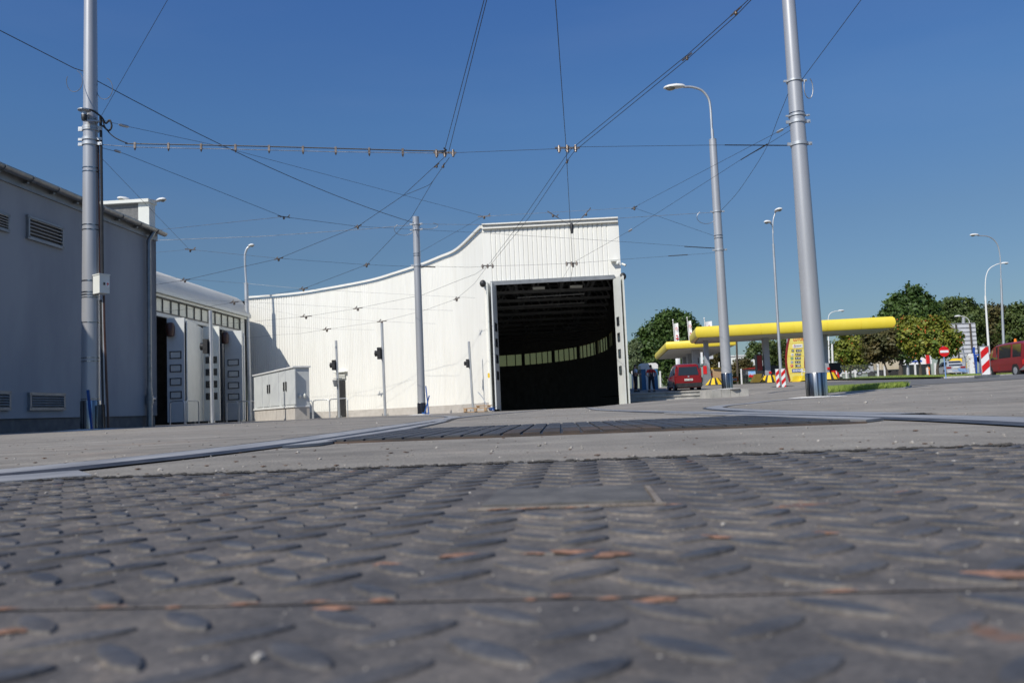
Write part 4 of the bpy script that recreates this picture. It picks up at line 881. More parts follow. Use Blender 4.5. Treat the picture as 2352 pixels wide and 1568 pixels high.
wire('contact_wire', 'contact wire dropping past the centre pole to the white wall top', [CW(1032, 362), CW(995, 415), CW(945, 500), CW(842, 608), CW(697, 663), CW(538, 694), CW(461, 707), CW(340, 718)], .0055, clamps=[CW(1018, 380), CW(842, 608), CW(697, 663), CW(538, 694)])
wire('contact_wire', 'short curved jumper wire linking the two contact wires below the centre-left fitting', [CW(995, 415), CW(985, 425), CW(955, 438), CW(925, 450)], .005, smoothit=True)
wire('contact_wire', 'upper wire of the long diagonal pair from the top right down to the hall doorway', [CW(1735, -15), CW(1690, 27), CW(1578, 127), CW(1313, 342), CW(1297, 362), CW(1203, 500), n3], .0055, clamps=[CW(1690, 27), CW(1303, 341)])
wire('contact_wire', 'lower wire of the long diagonal pair from the top right down to the hall doorway', [CW(1740, -15), CW(1692, 35), CW(1580, 135), CW(1320, 347), CW(1302, 370), CW(1215, 500), CW(1124, 612)], .0055, clamps=[CW(1578, 131)])
wire('contact_wire', 'near vertical contact wire entering the big hall doorway', [CW(1275.5, -30), CW(1276, 0), CW(1300, 335), CW(1310, 520), CW(1316, 610), Vector((n4.x+.35, 34, 4.6)), Vector((n4.x+.6, 45, 4.6))], .0055, clamps=[CW(1302, 370), CW(1316, 608)])
wire('contact_wire', 'upper contact wire running across the white curved wall to the folding doors', [n3, CW(1091, 630), CW(1066, 639), CW(971, 677), CW(822, 708), CW(703, 726.6), CW(573, 739), CW(447, 749)], .005, clamps=[CW(822, 708), CW(703, 726.6)])
wire('contact_wire', 'lower contact wire running across the white curved wall to the folding doors', [n3, CW(1089, 652), CW(1049, 686, 4.55), CW(974, 713, 4.5), CW(877, 738, 4.5), CW(751, 756, 4.5), CW(689, 766, 4.5), CW(634, 769, 4.5), CW(551, 778, 4.5)], .005, clamps=[CW(1049, 686, 4.55), CW(877, 738, 4.5), CW(751, 756, 4.5)])
# fittings
def fitting(label, c, dx=.35):
    t_ = thing('wire_fitting', label, 'fitting', c, 0, 'crossing fittings'); c = Vector(c)
    MB().bar(c-Vector((dx, 0, -.02)), c+Vector((dx, 0, 0)), .03, .03).build('spreader_bar', M['copper'], t_)
    for k in (-.16, 0, .16):
        MB().cyl(c+Vector((k, -.02, -.08)), c+Vector((k, 0, .06)), .022, n=8).box(c+Vector((k, 0, -.02)), (.07, .05, .04)).build('insulator_clamp', M['copper'], t_)
fitting('brown clamp bar where the left feeder cable meets the steep wire pair', n1+Vector((0, 0, .0)), .22); fitting('brown clamp bar where the long diagonal pair crosses the vertical wire', n2, .24)
fitting('small clamp at the wires left above the hall doorway', n3, .2); fitting('small clamp at the wires in the middle above the hall doorway', n4, .2)
# feeder cable with hangers
fa = pL(290, dx=.24); f1 = pL(332, dx=.45)
sp1 = [pL(334, dx=.2), P(310, 334, YL), P(700, 341, lerp(YL, n1.y, .6)), CW(1008, 349), n1]
wire('feeder_cable', 'thick black feeder cable from the left pole to the centre-left fitting', catmull([pL(278, dx=.24), P(243, 295, YL), P(262, 315, YL), P(292, 329, YL), P(310, 330.5, YL), P(540, 335, YL-.1), P(770, 341, YL-.2), P(1003, 347, n1.y), CW(1020, 340)], 5), .012, 'black', cat='cable')
w = wire('span_wire', 'bright steel span wire just under the thick black feeder cable', [pL(333, dx=.2), P(310, 338.5, YL), P(540, 343, YL-.1), P(770, 349, YL-.2), P(1000, 352, n1.y), n1], .006, 'wiregrey')
for u in (310, 387, 462, 541, 618, 696, 771, 848, 925, 1002):
    v = float(np.interp(u, [310, 540, 770, 1003], [330.5, 335, 341, 347])); p_ = P(u, v, float(np.interp(u, [310, 540, 770, 1003], [YL, YL-.1, YL-.2, n1.y]))); MB().box(p_-Vector((0, 0, .03)), (.04, .03, .12)).lathe(p_-Vector((0, 0, .12)), [(.004, -.02), (.022, .02)], 6).build('hanger', M['copper'], w)
wire('span_wire', 'span wire between the two crossing fittings near the top centre', [n1+Vector((.2, 0, 0)), n2-Vector((.2, 0, 0))], .004)
w = wire('span_wire', 'span wire from the upper right fitting to the thick right pole', [n2+Vector((.2, 0, .02)), P(1640, 333.5, lerp(n2.y, YR, .62)), pR(333, dx=-.15)], .004)
MB().tube([P(1665, 333.3, lerp(n2.y, YR, .67)), pR(333, dx=-.22)], .011, 8).build('insulator_rod', M['black'], w, smooth=True)
pm = lambda u, v, y: P(u, v, y)
def ins(w, a, b_, r_=.02):
    a = Vector(a); b_ = Vector(b_); MB().tube([a, lerp(a, b_, .2), lerp(a, b_, .8), b_], [.006, r_, r_, .006], 8).build('strain_insulator', M['galv'], w, smooth=True)
w = wire('span_wire', 'thick wire rising left from the left pole to the left edge of the picture', [pL(167, dx=-.05), P(170, 157, YL-.2), P(-40, 50, YL-2)], .008)
w = wire('span_wire', 'sagging wire from the left pole down to the top of the centre pole', sag(pL(186, dx=.12), p3(513), .25, 14), .008)
for (cx_, s_, lab) in ((pL(185, dx=-.32), -1, 'thin wire loop on the left side of the left pole'), (pL(205, dx=.28), 1, 'thin wire loop on the right side of the left pole')):
    tag(MB().tube([cx_+Vector((.16*math.sin(a)*1.0, 0, .22*math.cos(a))) for a in np.linspace(.3, 5.2, 22)], .006, 6).build('wire_loop', M['wiregrey'], smooth=True), lab, 'wire')
wire('span_wire', 'wire rising steeply right from the left pole to the top edge', [pL(270, dx=.2), P(385, 0, 12), P(400, -35, 11.6)], .004)
w = wire('span_wire', 'span wire from the left pole to the small joint above the hall corner', [pL(278, dx=.25), P(290, 290, YL+.5), P(500, 335, YL+2), P(1110, 497, 25)], .004); ins(w, P(272, 286, YL+.3), P(297, 292, YL+.6), .03)
wire('span_wire', 'span wire between the joints above the hall corner and left of the lamp pole', [P(1110, 497, 25), P(1455, 477, 24)], .004, 'wiregrey', clamps=[P(1112, 497, 25)])
wire('span_wire', 'thin wire dropping left from the joint above the hall corner to the centre pole', [P(1110, 497, 25), p3(583)], .004)
w = wire('span_wire', 'span wire from the thick right pole to the joint left of the lamp pole', [pR(287, dx=-.15), P(1785, 304, YR+.3), P(1455, 477, 24)], .004, clamps=[P(1457, 477, 24)]); ins(w, P(1800, 296, YR+.2), P(1783, 305, YR+.4), .028)
wire('span_wire', 'thin wire from the joint left of the lamp pole down to the lamp pole', [P(1455, 477, 24), p2(545)], .004)
w = wire('span_wire', 'long wire slanting from the thick right pole to the hall doorway clamp', [pR(298, dx=-.15), P(1750, 340, YR+1), P(1700, 368, 18.5), P(1448, 529, 23.5), n4, P(1292, 640, 30)], .004); ins(w, P(1452, 526, 23.5), P(1443, 532, 23.7), .03)
MB().tube([P(1762, 331, YR+.8), P(1702, 367, 18.4)], .011, 8).build('insulator_rod', M['black'], w, smooth=True)
wire('span_wire', 'sagging wire from the thick right pole to the lamp pole', [pR(215, dx=-.15), P(1790, 265, 18), P(1760, 340, 20), P(1720, 405, 22.5), P(1690, 447, 24.5), p2(486, dx=.1)], .006, smoothit=True)
wire('span_wire', 'wire from the thick right pole up to the top right edge', [pR(188, dx=.12), P(1978, 0, 13), P(1995, -30, 12.6)], .006)
for c_, lab, m_ in ((pR(207, dx=.24, dy=-.1), 'narrow wire loop on the right side of the thick right pole', .09), (p2(497, dx=-.35), 'wire loop on the left side of the lamp pole', .3), (p3(525, dx=-.38), 'bright wire loop left of the centre pole', .32), (p3(520, dx=.4), 'flat wire loop right of the centre pole', .3)):
    sx_ = m_; sz_ = .22 if 'thick' in lab or 'lamp' in lab else (.1 if 'flat' in lab else .2)
    tag(MB().tube([c_+Vector((sx_*math.sin(a), 0, sz_*math.cos(a))) for a in np.linspace(.5, 5.6, 24)], .008, 6).build('wire_loop', M['wiregrey'], smooth=True), lab, 'wire')
wire('span_wire', 'rope from the lamp pole across the hall top to the centre pole', [p2(487, dx=-.1), P(1440, 500, 26.5), P(1200, 517, 26.5), P(985, 515, 26), p3(515, dx=.1)], .006, 'wiregrey')
wire('span_wire', 'bright rope from the centre pole left to behind the grey building', [p3(516, dx=-.1), P(835, 526.5, 27), P(600, 543, 28), P(357, 552, 29), P(300, 552, 29)], .007, 'wiregrey')
w = wire('span_wire', 'span wire from the left pole through the joint at mid sky to the first crossing', [pL(340, dx=.2), P(285, 353, YL+.5), P(650, 498, 19.5), CW(822, 520)], .0045, clamps=[P(652, 498, 19.5)]); ins(w, P(262, 345, YL+.3), P(278, 350, YL+.5), .028)
wire('span_wire', 'thin rope from the mid sky joint left to behind the grey building', [P(650, 498, 19.5), P(357, 529, 26), P(300, 535, 27)], .005, 'wiregrey')
w = wire('span_wire', 'span wire from the first crossing behind the centre pole to the lamp pole', [CW(822, 520), P(950, 527, 24), P(1091, 534, 25), P(1400, 553, 26), p2(570, dx=-.1)], .004)
MB().tube([P(1572, 566, 26), p2(569.5, dx=-.15)], .014, 8).build('insulator_rod', M['black'], w, smooth=True)
w = wire('span_wire', 'span wire from left pole through the low left joint to the centre pole', [pL(362, dx=.2), P(435, 573, 25), CW(635, 593), CW(842, 608), p3(612, dx=-.1)], .004, clamps=[P(437, 573, 25)])
wire('span_wire', 'thin rope from the low left joint to behind the grey building', [P(435, 573, 25), P(357, 580, 27), P(310, 586, 28)], .004, 'wiregrey')
w = wire('span_wire', 'span wire from the centre pole over the hall doorway to the lamp pole', [p3(611, dx=.1), P(1080, 614, 26), n3, P(1205, 609, 26.3), n4, P(1440, 595, 26.2), p2(580, dx=-.1)], .004)
MB().tube([p3(612.5, dx=.12), P(1000, 613.5, 26)], .016, 8).build('insulator_rod', M['black'], w, smooth=True); MB().tube([P(1535, 588, 26.1), P(1580, 585, 26)], .014, 8).build('insulator_rod', M['black'], w, smooth=True)
wire('span_wire', 'uppermost thin cross wire over the arched depot and the white curved wall', [P(330, 630, 27), CW(418, 640), P(559, 650.5, 29.4), CW(693, 663), P(832, 671, 33.5), P(950, 677, 33), P(1091, 684, 32.6)], .004, 'wiregrey')
wire('span_wire', 'thin cross wire below it, ending on the hall wall with a hook', [P(340, 686, 31), CW(533, 692), P(689, 700, 38), CW(822, 707), P(1040, 713, 34.2)], .004, 'wiregrey')
wire('span_wire', 'second lowest thin cross wire before the white curved wall', [P(560, 700, 42), P(700, 727, 41), P(877, 738, 39), P(966, 742, 36), P(1000, 743, 36)], .004, 'wiregrey')
wire('span_wire', 'lowest thin cross wire before the white curved wall', [P(566, 745, 45), P(751, 756, 42.5), P(860, 757, 40)], .004, 'wiregrey')
# V harness above the hall front
w = wire('span_wire', 'V shaped harness of thin wires holding an insulator before the hall top', [P(1268, 492, 24.6), P(1300, 512, 24.6), P(1313, 518, 24.6), P(1326, 512, 24.6), P(1347, 489, 24.6)], .005, clamps=[P(1270, 493, 24.6), P(1346, 490, 24.6)])
MB().tube([P(1313, 512, 24.6), P(1313, 520, 24.6), P(1313.5, 536, 24.6)], [.03, .06, .04], 10).build('insulator', M['black'], w, smooth=True)
# ================= conversions from enlarged crops =================
def c8(x, y): return (1751.4+x/3.916, 631.6+y/3.916)
def c2(x, y): return ((2500+x/4.239)/1.7415, (1250+y/4.239)/1.7415)
def c5(x, y): return ((3640+x/5.057)/1.7415, (1250+y/5.057)/1.7415)
def c3(x, y): return ((2820+x/6.19)/1.7415, (1380+y/6.19)/1.7415)
def cp(x, y): return ((3100+x/6.817)/1.7415, (1330+y/6.817)/1.7415)
# ================= steps and landing by the hall =================
st = thing('concrete_steps', 'three wide concrete steps beside the hall leading up to the fuel station level', 'steps', (5.8, 34.5, 0))
xl = fB.x+.32
for i, (z_, y_) in enumerate(((.20, 34.0), (.36, 34.5), (.52, 35.0))):
    xr = X(1627, y_) if i < 2 else X(1640, y_)
    mb = MB(); x_ = xl
    while x_ < xr-.05:
        x2 = min(xr, x_+1.0); mb.box(((x_+x2)/2, y_+.3, z_-.12), (x2-x_-.006, .6, .16)).box(((x_+x2)/2, y_+.27, z_-.02), (x2-x_-.006, .66, .04)); x_ = x2
    mb.build('step', M['concrete'], st)
mb = MB(); n = 14
for i in range(n):
    ya, yb = lerp(35.55, 47, i/n), lerp(35.55, 47, (i+1)/n)
    for j in range(8):
        xa, xb_ = lerp(xl, 8.9, j/8), lerp(xl, 8.9, (j+1)/8)
        f = lambda x, y: max(.515, Z(x, y)+.006) if x < 8.5 else Z(x, y)-.02
        mb.quad((xa, ya, f(xa, ya)), (xb_, ya, f(xb_, ya)), (xb_, yb, f(xb_, yb)), (xa, yb, f(xa, yb)))
mb.build('landing', M['concrete'], st)
# ================= fuel station canopies =================
M['olive'] = noisy('shaded yellow', (.16, .11, .01), (.2, .14, .02), 3, .5)  # yellow paint darkened: shade on the chest put into the colour
def canopy(label, A, B, C, D, zt, h, cols, num=None):
    """A front-left, B front-right, C rear-right, D rear-left"""
    t_ = thing('fuel_canopy', label, 'canopy', (A.x, A.y, zt-h), 0)
    pts = [A, B, C, D]; cen = (A+B+C+D)/4
    prof_ = [(0.0, 0), (.18, .02), (.30, .2), (.345, .5), (.30, .8), (.18, .97), (0, 1)]
    mb = MB(); vs = []
    for o, f in prof_:
        for p in pts:
            d1 = Vector(((p-cen).x, (p-cen).y, 0)); sx_ = math.copysign(1, d1.x); sy_ = math.copysign(1, d1.y)
            vs.append(Vector((p.x+sx_*(o-.3)*h, p.y+sy_*(o-.3)*h, zt-h+f*h)))
    k = len(prof_); mb.add(vs, [(i*4+j, i*4+(j+1) % 4, (i+1)*4+(j+1) % 4, (i+1)*4+j) for i in range(k-1) for j in range(4)]+[tuple(range((k-1)*4, k*4))])
    mb.build('fascia', M['yellow'], t_, smooth=True, ang=35)
    nj = int((B-A).length/2.6)
    for i in range(1, nj):
        a = lerp(A, B, i/nj); MB().tube([Vector((a.x, a.y-(o-.3)*h-.006, zt-h+f*h)) for o, f in prof_[:-1]], .007, 5).build('fascia_joint', M['yellow2'], t_)
    mb = MB(); q = [Vector((p.x+(.35 if p.x < cen.x else -.35), p.y+(.35 if p.y < cen.y else -.35), zt-h)) for p in pts]; mb.slab(q, (0, 0, -.06))
    n = 22
    for i in range(1, n):
        a = lerp(q[0], q[3], i/n); b_ = lerp(q[1], q[2], i/n); mb.bar(a-Vector((0, 0, .08)), b_-Vector((0, 0, .08)), .05, .05)
    mb.build('soffit', M['soffit'], t_)
    for (u, y, w, ub) in cols:
        x = X(u, y); zb = Z(x, y); MB().box((x, y, (zb+zt-h-.1)/2), (w, w, zt-h-.1-zb)).build('column', M['colgrey'], t_)
    return t_
A = P(1597, 750, 70.5); B = P(2055, 725.4, 68.4); zt = (A.z+B.z)/2
k1 = canopy('large front fuel canopy with a rounded yellow edge', Vector((A.x, A.y, 0)), Vector((B.x, B.y, 0)), Vector((B.x+.6, 73.6, 0)), Vector((A.x+1.0, 77.6, 0)), zt, .96, [(1629, 73.2, .38, 0), (1766, 72.8, .5, 0), (1900, 71.8, .5, 0)])
A2 = P(1529, 784.6, 90); B2 = P(1692, 779, 88); zt2_ = A2.z
k2 = canopy('smaller rear fuel canopy with a rounded yellow edge and numbered columns', Vector((A2.x, A2.y, 0)), Vector((B2.x, B2.y, 0)), Vector((B2.x+2, 108, 0)), Vector((A2.x+2.2, 110, 0)), zt2_, .82, [(1604, 92, .75, 0), (1591, 99, .75, 0), (1579.5, 106, .75, 0)])
for s_, u, y, v in (('1', 1604, 92, 828), ('3', 1591, 99, 834.5), ('5', 1579.5, 106, 838)):
    p = P(u, v, y-.385); text('column_number', s_, .62, (p.x, y-.382, p.z), (1, 0, 0), (0, 0, 1), M['frame'], k2, bold=.01)
for u, v, y in ((1629+4.5, 860.5, 72.98), (1766+3, 855.5, 72.5), (1903, 846, 71.5)):
    p = P(u, v, y); MB().box((p.x, y, p.z), (.22, .02, .2)).box((p.x, y-.012, p.z), (.09, .01, .05)).build('small_red_sign', M['red'], k1)
# striped skirts
def skirt(u, v, y, wb, wt, h, label, bin_=None):
    p = P(u, v, y); x = p.x; z0 = Z(x, y)
    t_ = thing('crash_skirt', label, 'bollard', (x, y, z0), 0, 'striped skirts on the pump islands')
    n = 18; R0, R1 = wb/2, wt/2
    MB().lathe((x, y, z0), [(R0, 0), (R0, .05), (R1, h), (R1*.9, h+.01)], n).build('cone', M['black'], t_)
    mb = MB()
    for i in range(n):
        if i % 2: continue
        a0 = 6.2832*(i-.1)/n; a1 = 6.2832*(i+1.1)/n
        f = lambda a, r_, z: Vector((x+math.cos(a)*r_*1.03, y+math.sin(a)*r_*1.03, z0+z))
        mb.quad(f(a0, R0, .04), f(a1, R0, .04), f(a1, R1, h), f(a0, R1, h))
    mb.build('yellow_stripes', M['yellow2'], t_)
    return t_, x, y, z0
skirt(1640.5, 882, 71.8, 1.75, .85, .62, 'yellow and black striped skirt left of the lamp pole')
skirt(1769, 878, 71.8, 1.85, 1.0, .66, 'yellow and black striped skirt by the red and white striped boards')
skirt(1904, 872, 71.8, 1.75, 1.0, .70, 'yellow and black striped skirt right of the thick pole')
def simple(name, label, cat, parts, loc, group=None):
    t_ = thing(name, label, cat, loc, 0, group)
    for pn, mat, fnn in parts:
        mb = MB(); fnn(mb); mb.build(pn, M[mat], t_, smooth=False)
    return t_
p = P(1625, 880, 71.5); x, y, z = p.x, 71.5, Z(p.x, 71.5)
simple('fuel_pump', 'grey fuel pump with a red side panel behind the red car', 'pump', [
    ('pump_body', 'framegrey', lambda m: m.slab([(x-.3, y, z), (x+.45, y, z), (x+.3, y, z+1.3), (x+.02, y, z+1.9), (x-.2, y, z+1.9)], (0, .5, 0))),
    ('red_panel', 'red', lambda m: m.box((x-.15, y-.02, z+1.35), (.3, .04, .7))),
    ('top_post', 'signwhite', lambda m: m.box((x-.32, y+.2, z+2.4), (.16, .16, 1.0)))], (x, y, z))
p = P(1651, 882, 72.8); x2_, z2_ = p.x, Z(p.x, 73)
simple('litter_bin', 'beige square bin with a yellow lid beside the first canopy column', 'bin', [
    ('bin_body', 'wood', lambda m: m.slab([(x2_-.5, 73, z2_), (x2_+.75, 73, z2_), (x2_+.35, 73, z2_+1.45), (x2_-.5, 73, z2_+1.45)], (0, .6, 0))),
    ('lid', 'yellow2', lambda m: m.box((x2_-.1, 73.3, z2_+1.5), (.85, .6, .1)))], (x2_, 73, z2_))
p = P(1748, 882, 70.6); x3_, z3_ = p.x, Z(p.x, 71)
simple('sand_chest', 'slanted yellow chest coloured as in shade left of the second striped skirt', 'chest', [('chest', 'olive', lambda m: m.slab([(x3_-.75, 70.6, z3_+.06), (x3_-.1, 70.6, z3_+.06), (x3_+.15, 70.6, z3_+.8), (x3_-.35, 70.6, z3_+.8)], (0, .7, 0))), ('base', 'black', lambda m: m.box((x3_-.4, 70.9, z3_+.04), (1.5, .8, .1)))], (x3_, 71, z3_))
for (u, v, y, w, h, lab) in ((1770, 873, 72.9, 1.5, .75, 'black box standing on the pump island by the second column'), (1912, 866, 72.6, 1.35, .75, 'black box standing on the pump island right of the thick pole')):
    p = P(u, v, y); zz = Z(p.x, y)+.6
    simple('display_box', lab, 'box', [('cabinet', 'black', lambda m: m.box((p.x, y, zz+.55), (w, .5, h))), ('stand', 'frame', lambda m: m.box((p.x, y, zz-.1), (.5, .4, 1.0)))], (p.x, y, zz-.6))
    q_ = P(u-26, 852, y); simple('fuel_pump', 'dark red fuel pump in the canopy shade '+('left of the second column' if u < 1800 else 'just right of the thick pole'), 'pump', [('pump_body', 'frame', lambda m: m.box((p.x-.95, y, zz+.75), (.5, .6, 2.4))), ('red_panel', 'darkred', lambda m: m.box((p.x-.95, y-.31, zz+1.2), (.42, .03, 1.3)))], (p.x-.95, y, zz-.5))
# red vacuum cleaner machine & blue arrow sign
p = P(1922, 873, 71.5); x4, z4 = p.x, Z(p.x, 71.5)
simple('pressure_washer', 'red wheeled machine with a white flash beside the third striped skirt', 'machine', [('housing', 'red', lambda m: m.slab([(x4-.25, 71.5, z4+.1), (x4+.3, 71.5, z4+.1), (x4+.2, 71.5, z4+.6), (x4, 71.5, z4+.85), (x4-.3, 71.5, z4+.85)], (0, .5, 0))), ('white_flash', 'signwhite', lambda m: m.slab([(x4+.0, 71.48, z4+.5), (x4+.08, 71.48, z4+.5), (x4+.02, 71.48, z4+.8), (x4-.05, 71.48, z4+.8)], (0, .015, 0))), ('wheel', 'black', lambda m: m.cyl((x4-.3, 71.4, z4+.15), (x4-.3, 71.6, z4+.15), .15)), ('wheel', 'black', lambda m: m.cyl((x4+.35, 71.4, z4+.15), (x4+.35, 71.6, z4+.15), .15))], (x4, 71.5, z4))
p = P(1924, 851.5, 76); t_ = thing('direction_sign', 'blue sign with a yellow arrow pointing left under the trees', 'sign', (p.x, 76, Z(p.x, 76)))
MB().lathe((p.x+.05, 76, p.z), [(.36, -.01), (.36, .01)], 24, Matrix.Rotation(R(90), 3, 'X')).build('sign_plate', M['signblue'], t_)
mb = MB(); flatpoly(mb, (p.x+.05, 75.97, p.z), (1, 0, 0), [(-.5, 0), (-.05, .42), (-.05, .2), (.45, .2), (.45, -.2), (-.05, -.2), (-.05, -.42)], .6); mb.build('arrow', M['yellow'], t_)
MB().cyl((p.x+.05, 76.05, Z(p.x, 76)), (p.x+.05, 76.05, p.z), .03, n=8).build('post', M['galv'], t_)
# ================= price pylon =================
YP = 83.0
def pp(x, y, dy=0): u, v = cp(x, y); return P(u, v, YP+dy)
zb_ = Z(pp(600, 1300).x, YP)
py = thing('price_pylon', 'curved yellow fuel price pylon with red edges and five price displays', 'sign', (pp(600, 1300).x, YP, zb_))
Lx = [(-60, 470), (60, 432), (160, 408), (300, 375), (450, 350), (650, 330), (800, 330), (950, 345), (1100, 375), (1200, 402), (1330, 438)]
Rx = [(-60, 880), (60, 862), (160, 842), (300, 826), (450, 812), (650, 795), (800, 790), (950, 797), (1100, 825), (1200, 850), (1330, 885)]
bm_ = MB(); le = [pp(x, y) for y, x in Lx]; re_ = [pp(x, y) for y, x in Rx]
for e_ in (le, re_):
    e_[-1].z = zb_+.02
vs = []
for a, b_ in zip(le, re_): vs += [a, b_, a+Vector((0, .4, 0)), b_+Vector((0, .4, 0))]
k = len(le); fs = []
for i in range(k-1): o = 4*i; fs += [(o, o+1, o+5, o+4), (o+2, o+6, o+7, o+3), (o, o+4, o+6, o+2), (o+1, o+3, o+7, o+5)]
bm_.add(vs, fs+[(0, 2, 3, 1), (4*k-4, 4*k-3, 4*k-1, 4*k-2)]).build('panel', M['pylon'], py)
for e_, w in ((le, .075), (re_, .06)):
    mb = MB()
    for i in range(k-1):
        s_ = -1 if e_ is le else 1
        mb.slab([e_[i]+Vector((0, -.02, 0)), e_[i+1]+Vector((0, -.02, 0)), e_[i+1]+Vector((s_*w, -.02, 0)), e_[i]+Vector((s_*w, -.02, 0))], (0, .44, 0))
    mb.build('red_edge', M['darkred'], py)
mb = MB()
for y_ in (290, 432, 636, 960, 1102):
    xa = float(np.interp(y_, [a for a, _ in Lx], [b_ for _, b_ in Lx])); xb_ = float(np.interp(y_, [a for a, _ in Rx], [b_ for _, b_ in Rx]))
    a, b_ = pp(xa+3, y_+8), pp(xb_-3, y_-8); MB().bar(a-Vector((0, .004, 0)), b_-Vector((0, .004, 0)), .01, .035).build('seam', M['yellow2'], py)
pass
xd_ = (pp(800, 500)-pp(400, 500+400*.0)).normalized(); xd_ = Vector((1, 0, 0))
def plate(name, x, y, w, h, mat, dy=-.012): 
    c = pp(x, y); o = MB().box((c.x, YP+dy, c.z), (w, .02, h)).build(name, M[mat], py); return c
text('lettering', 'LOTOS', .36, pp(636, 178)+Vector((0, -.02, 0)), xd_, (0, 0, 1), M['red'], py, width=1.02, bold=.02)
c = plate('fuel_plate', 615, 365, .98, .36, 'signwhite'); text('lettering', 'Dynamic', .26, c+Vector((0, -.03, 0)), xd_, (0, 0, 1), M['framegrey'], py, width=.8, bold=.02, shear=.3)
mD = text('lettering', 'D', .2, c+Vector((-.335, -.035, .02)), xd_, (0, 0, 1), M['red'], py, width=.13, bold=.03, shear=.3)
M['led'] = noisy('display digits', (.75, .75, .72), (.8, .8, .78), 3, .5)
for y_, s_, xi, mt, xd2 in ((490, '4.59', 484, 'frame', 645), (597, '4.79', 472, 'signwhite', 632), (697, '4.95', 460, 'green', 625), (802, '5.21', 460, 'galv', 620), (903, '1.88', 460, 'red', 625)):
    c = plate('price_display', xd2, y_, .56, .25, 'black'); text('price_digits', s_, .17, c+Vector((0, -.026, 0)), xd_, (0, 0, 1), M['led'], py, width=.46, bold=.015)
    c = plate('fuel_icon', xi, y_+2, .25, .25, mt); mb = MB(); [mb.box((c.x, YP-.028, c.z+dz), (.15, .01, .035)) for dz in (.05, -.04)]; mb.build('icon_mark', M['led' if mt != 'signwhite' else 'framegrey'], py)
c = plate('blue_plate', 630, 1032, 1.22, .34, 'signblue'); text('lettering', 'BIZNES', .21, c+Vector((0, -.026, 0)), xd_, (0, 0, 1), M['signwhite'], py, width=1.05, bold=.03)
p = pp(745, 1030, -1.2); t_ = thing('notice_board', 'small white and yellow notice on a post in front of the price pylon', 'sign', (p.x, YP-1.2, Z(p.x, YP-1.2)))
MB().box(p+Vector((.12, 0, 0)), (.42, .03, .3)).build('board', M['signwhite'], t_); MB().box(p+Vector((.16, -.02, .05)), (.22, .02, .14)).build('yellow_mark', M['yellow'], t_); MB().cyl((p.x-.05, p.y+.03, Z(p.x, YP-1.2)), (p.x-.05, p.y+.03, p.z+.2), .035, n=8).build('post', M['signwhite'], t_)
# yellow water-filled barriers
for i, (xa, xb_) in enumerate(((450, 770), (700, 940))):
    a, b_ = pp(xa, 1350, -3-i*.4), pp(xb_, 1350, -3-i*.4); z0 = Z(a.x, a.y); w = b_.x-a.x
    t_ = thing('plastic_barrier', ['long yellow plastic barrier at the foot of the price pylon', 'yellow plastic barrier touching the thick pole in the picture'][i], 'barrier', (a.x+w/2, a.y, z0))
    MB().slab([(a.x, a.y, z0+.12), (a.x+w, a.y, z0+.12), (a.x+w*.98, a.y, z0+.35), (a.x+w*.96, a.y, z0+.62), (a.x+w*.28, a.y, z0+.62), (a.x+w*.18, a.y, z0+.35)], (0, .45, 0)).build('shell', M['yellow'], t_)
    MB().box((a.x+w*.5, a.y+.22, z0+.06), (w*.9, .55, .12)).build('foot', M['yellow2'], t_)
    [MB().box((a.x+w*f, a.y-.01, z0+.5), (.08, .02, .05)).build('slot', M['yellow2'], t_) for f in (.4, .6, .8)]
# ================= portable toilet =================
u, v = c2(432, 1340); p = P(u, v, 62); x, y, z = p.x, 62, p.z
tl = thing('portable_toilet', 'blue portable toilet with a white roof and door in the hall shade', 'toilet', (x, y, z))
MB().box((x, y+.6, z+1.0), (1.22, 1.2, 2.0)).build('cabin', M['signblue'] if False else M['blue'], tl)
M['toiletblue'] = noisy('toilet blue', (.02, .12, .25), (.03, .15, .3), 3, .5); bpy.data.objects[tl.children[0].name].data.materials[0] = M['toiletblue']
MB().slab([(x-.66, y-.03, z+1.7), (x+.66, y-.03, z+1.7), (x+.66, y-.03, z+2.0), (x+.52, y-.03, z+2.14), (x-.52, y-.03, z+2.14), (x-.66, y-.03, z+2.0)], (0, 1.3, 0)).build('roof', M['lampwhite'], tl)
dd = MB().box((x+.02, y-.02, z+.9), (.62, .06, 1.75)).build('door', M['lampwhite'], tl); MB().lathe((x+.02, y-.04, z+1.72), [(.31, -.02), (.31, .02)], 20, Matrix.Rotation(R(90), 3, 'X')).build('door_arch', M['cream'], dd)
mb = MB(); [mb.cyl((x-.18+.09*i, y-.06, z+.1), (x-.18+.09*i, y-.06, z+1.3), .02, n=6) for i in range(5)]; mb.build('door_rib', M['cream'], dd)
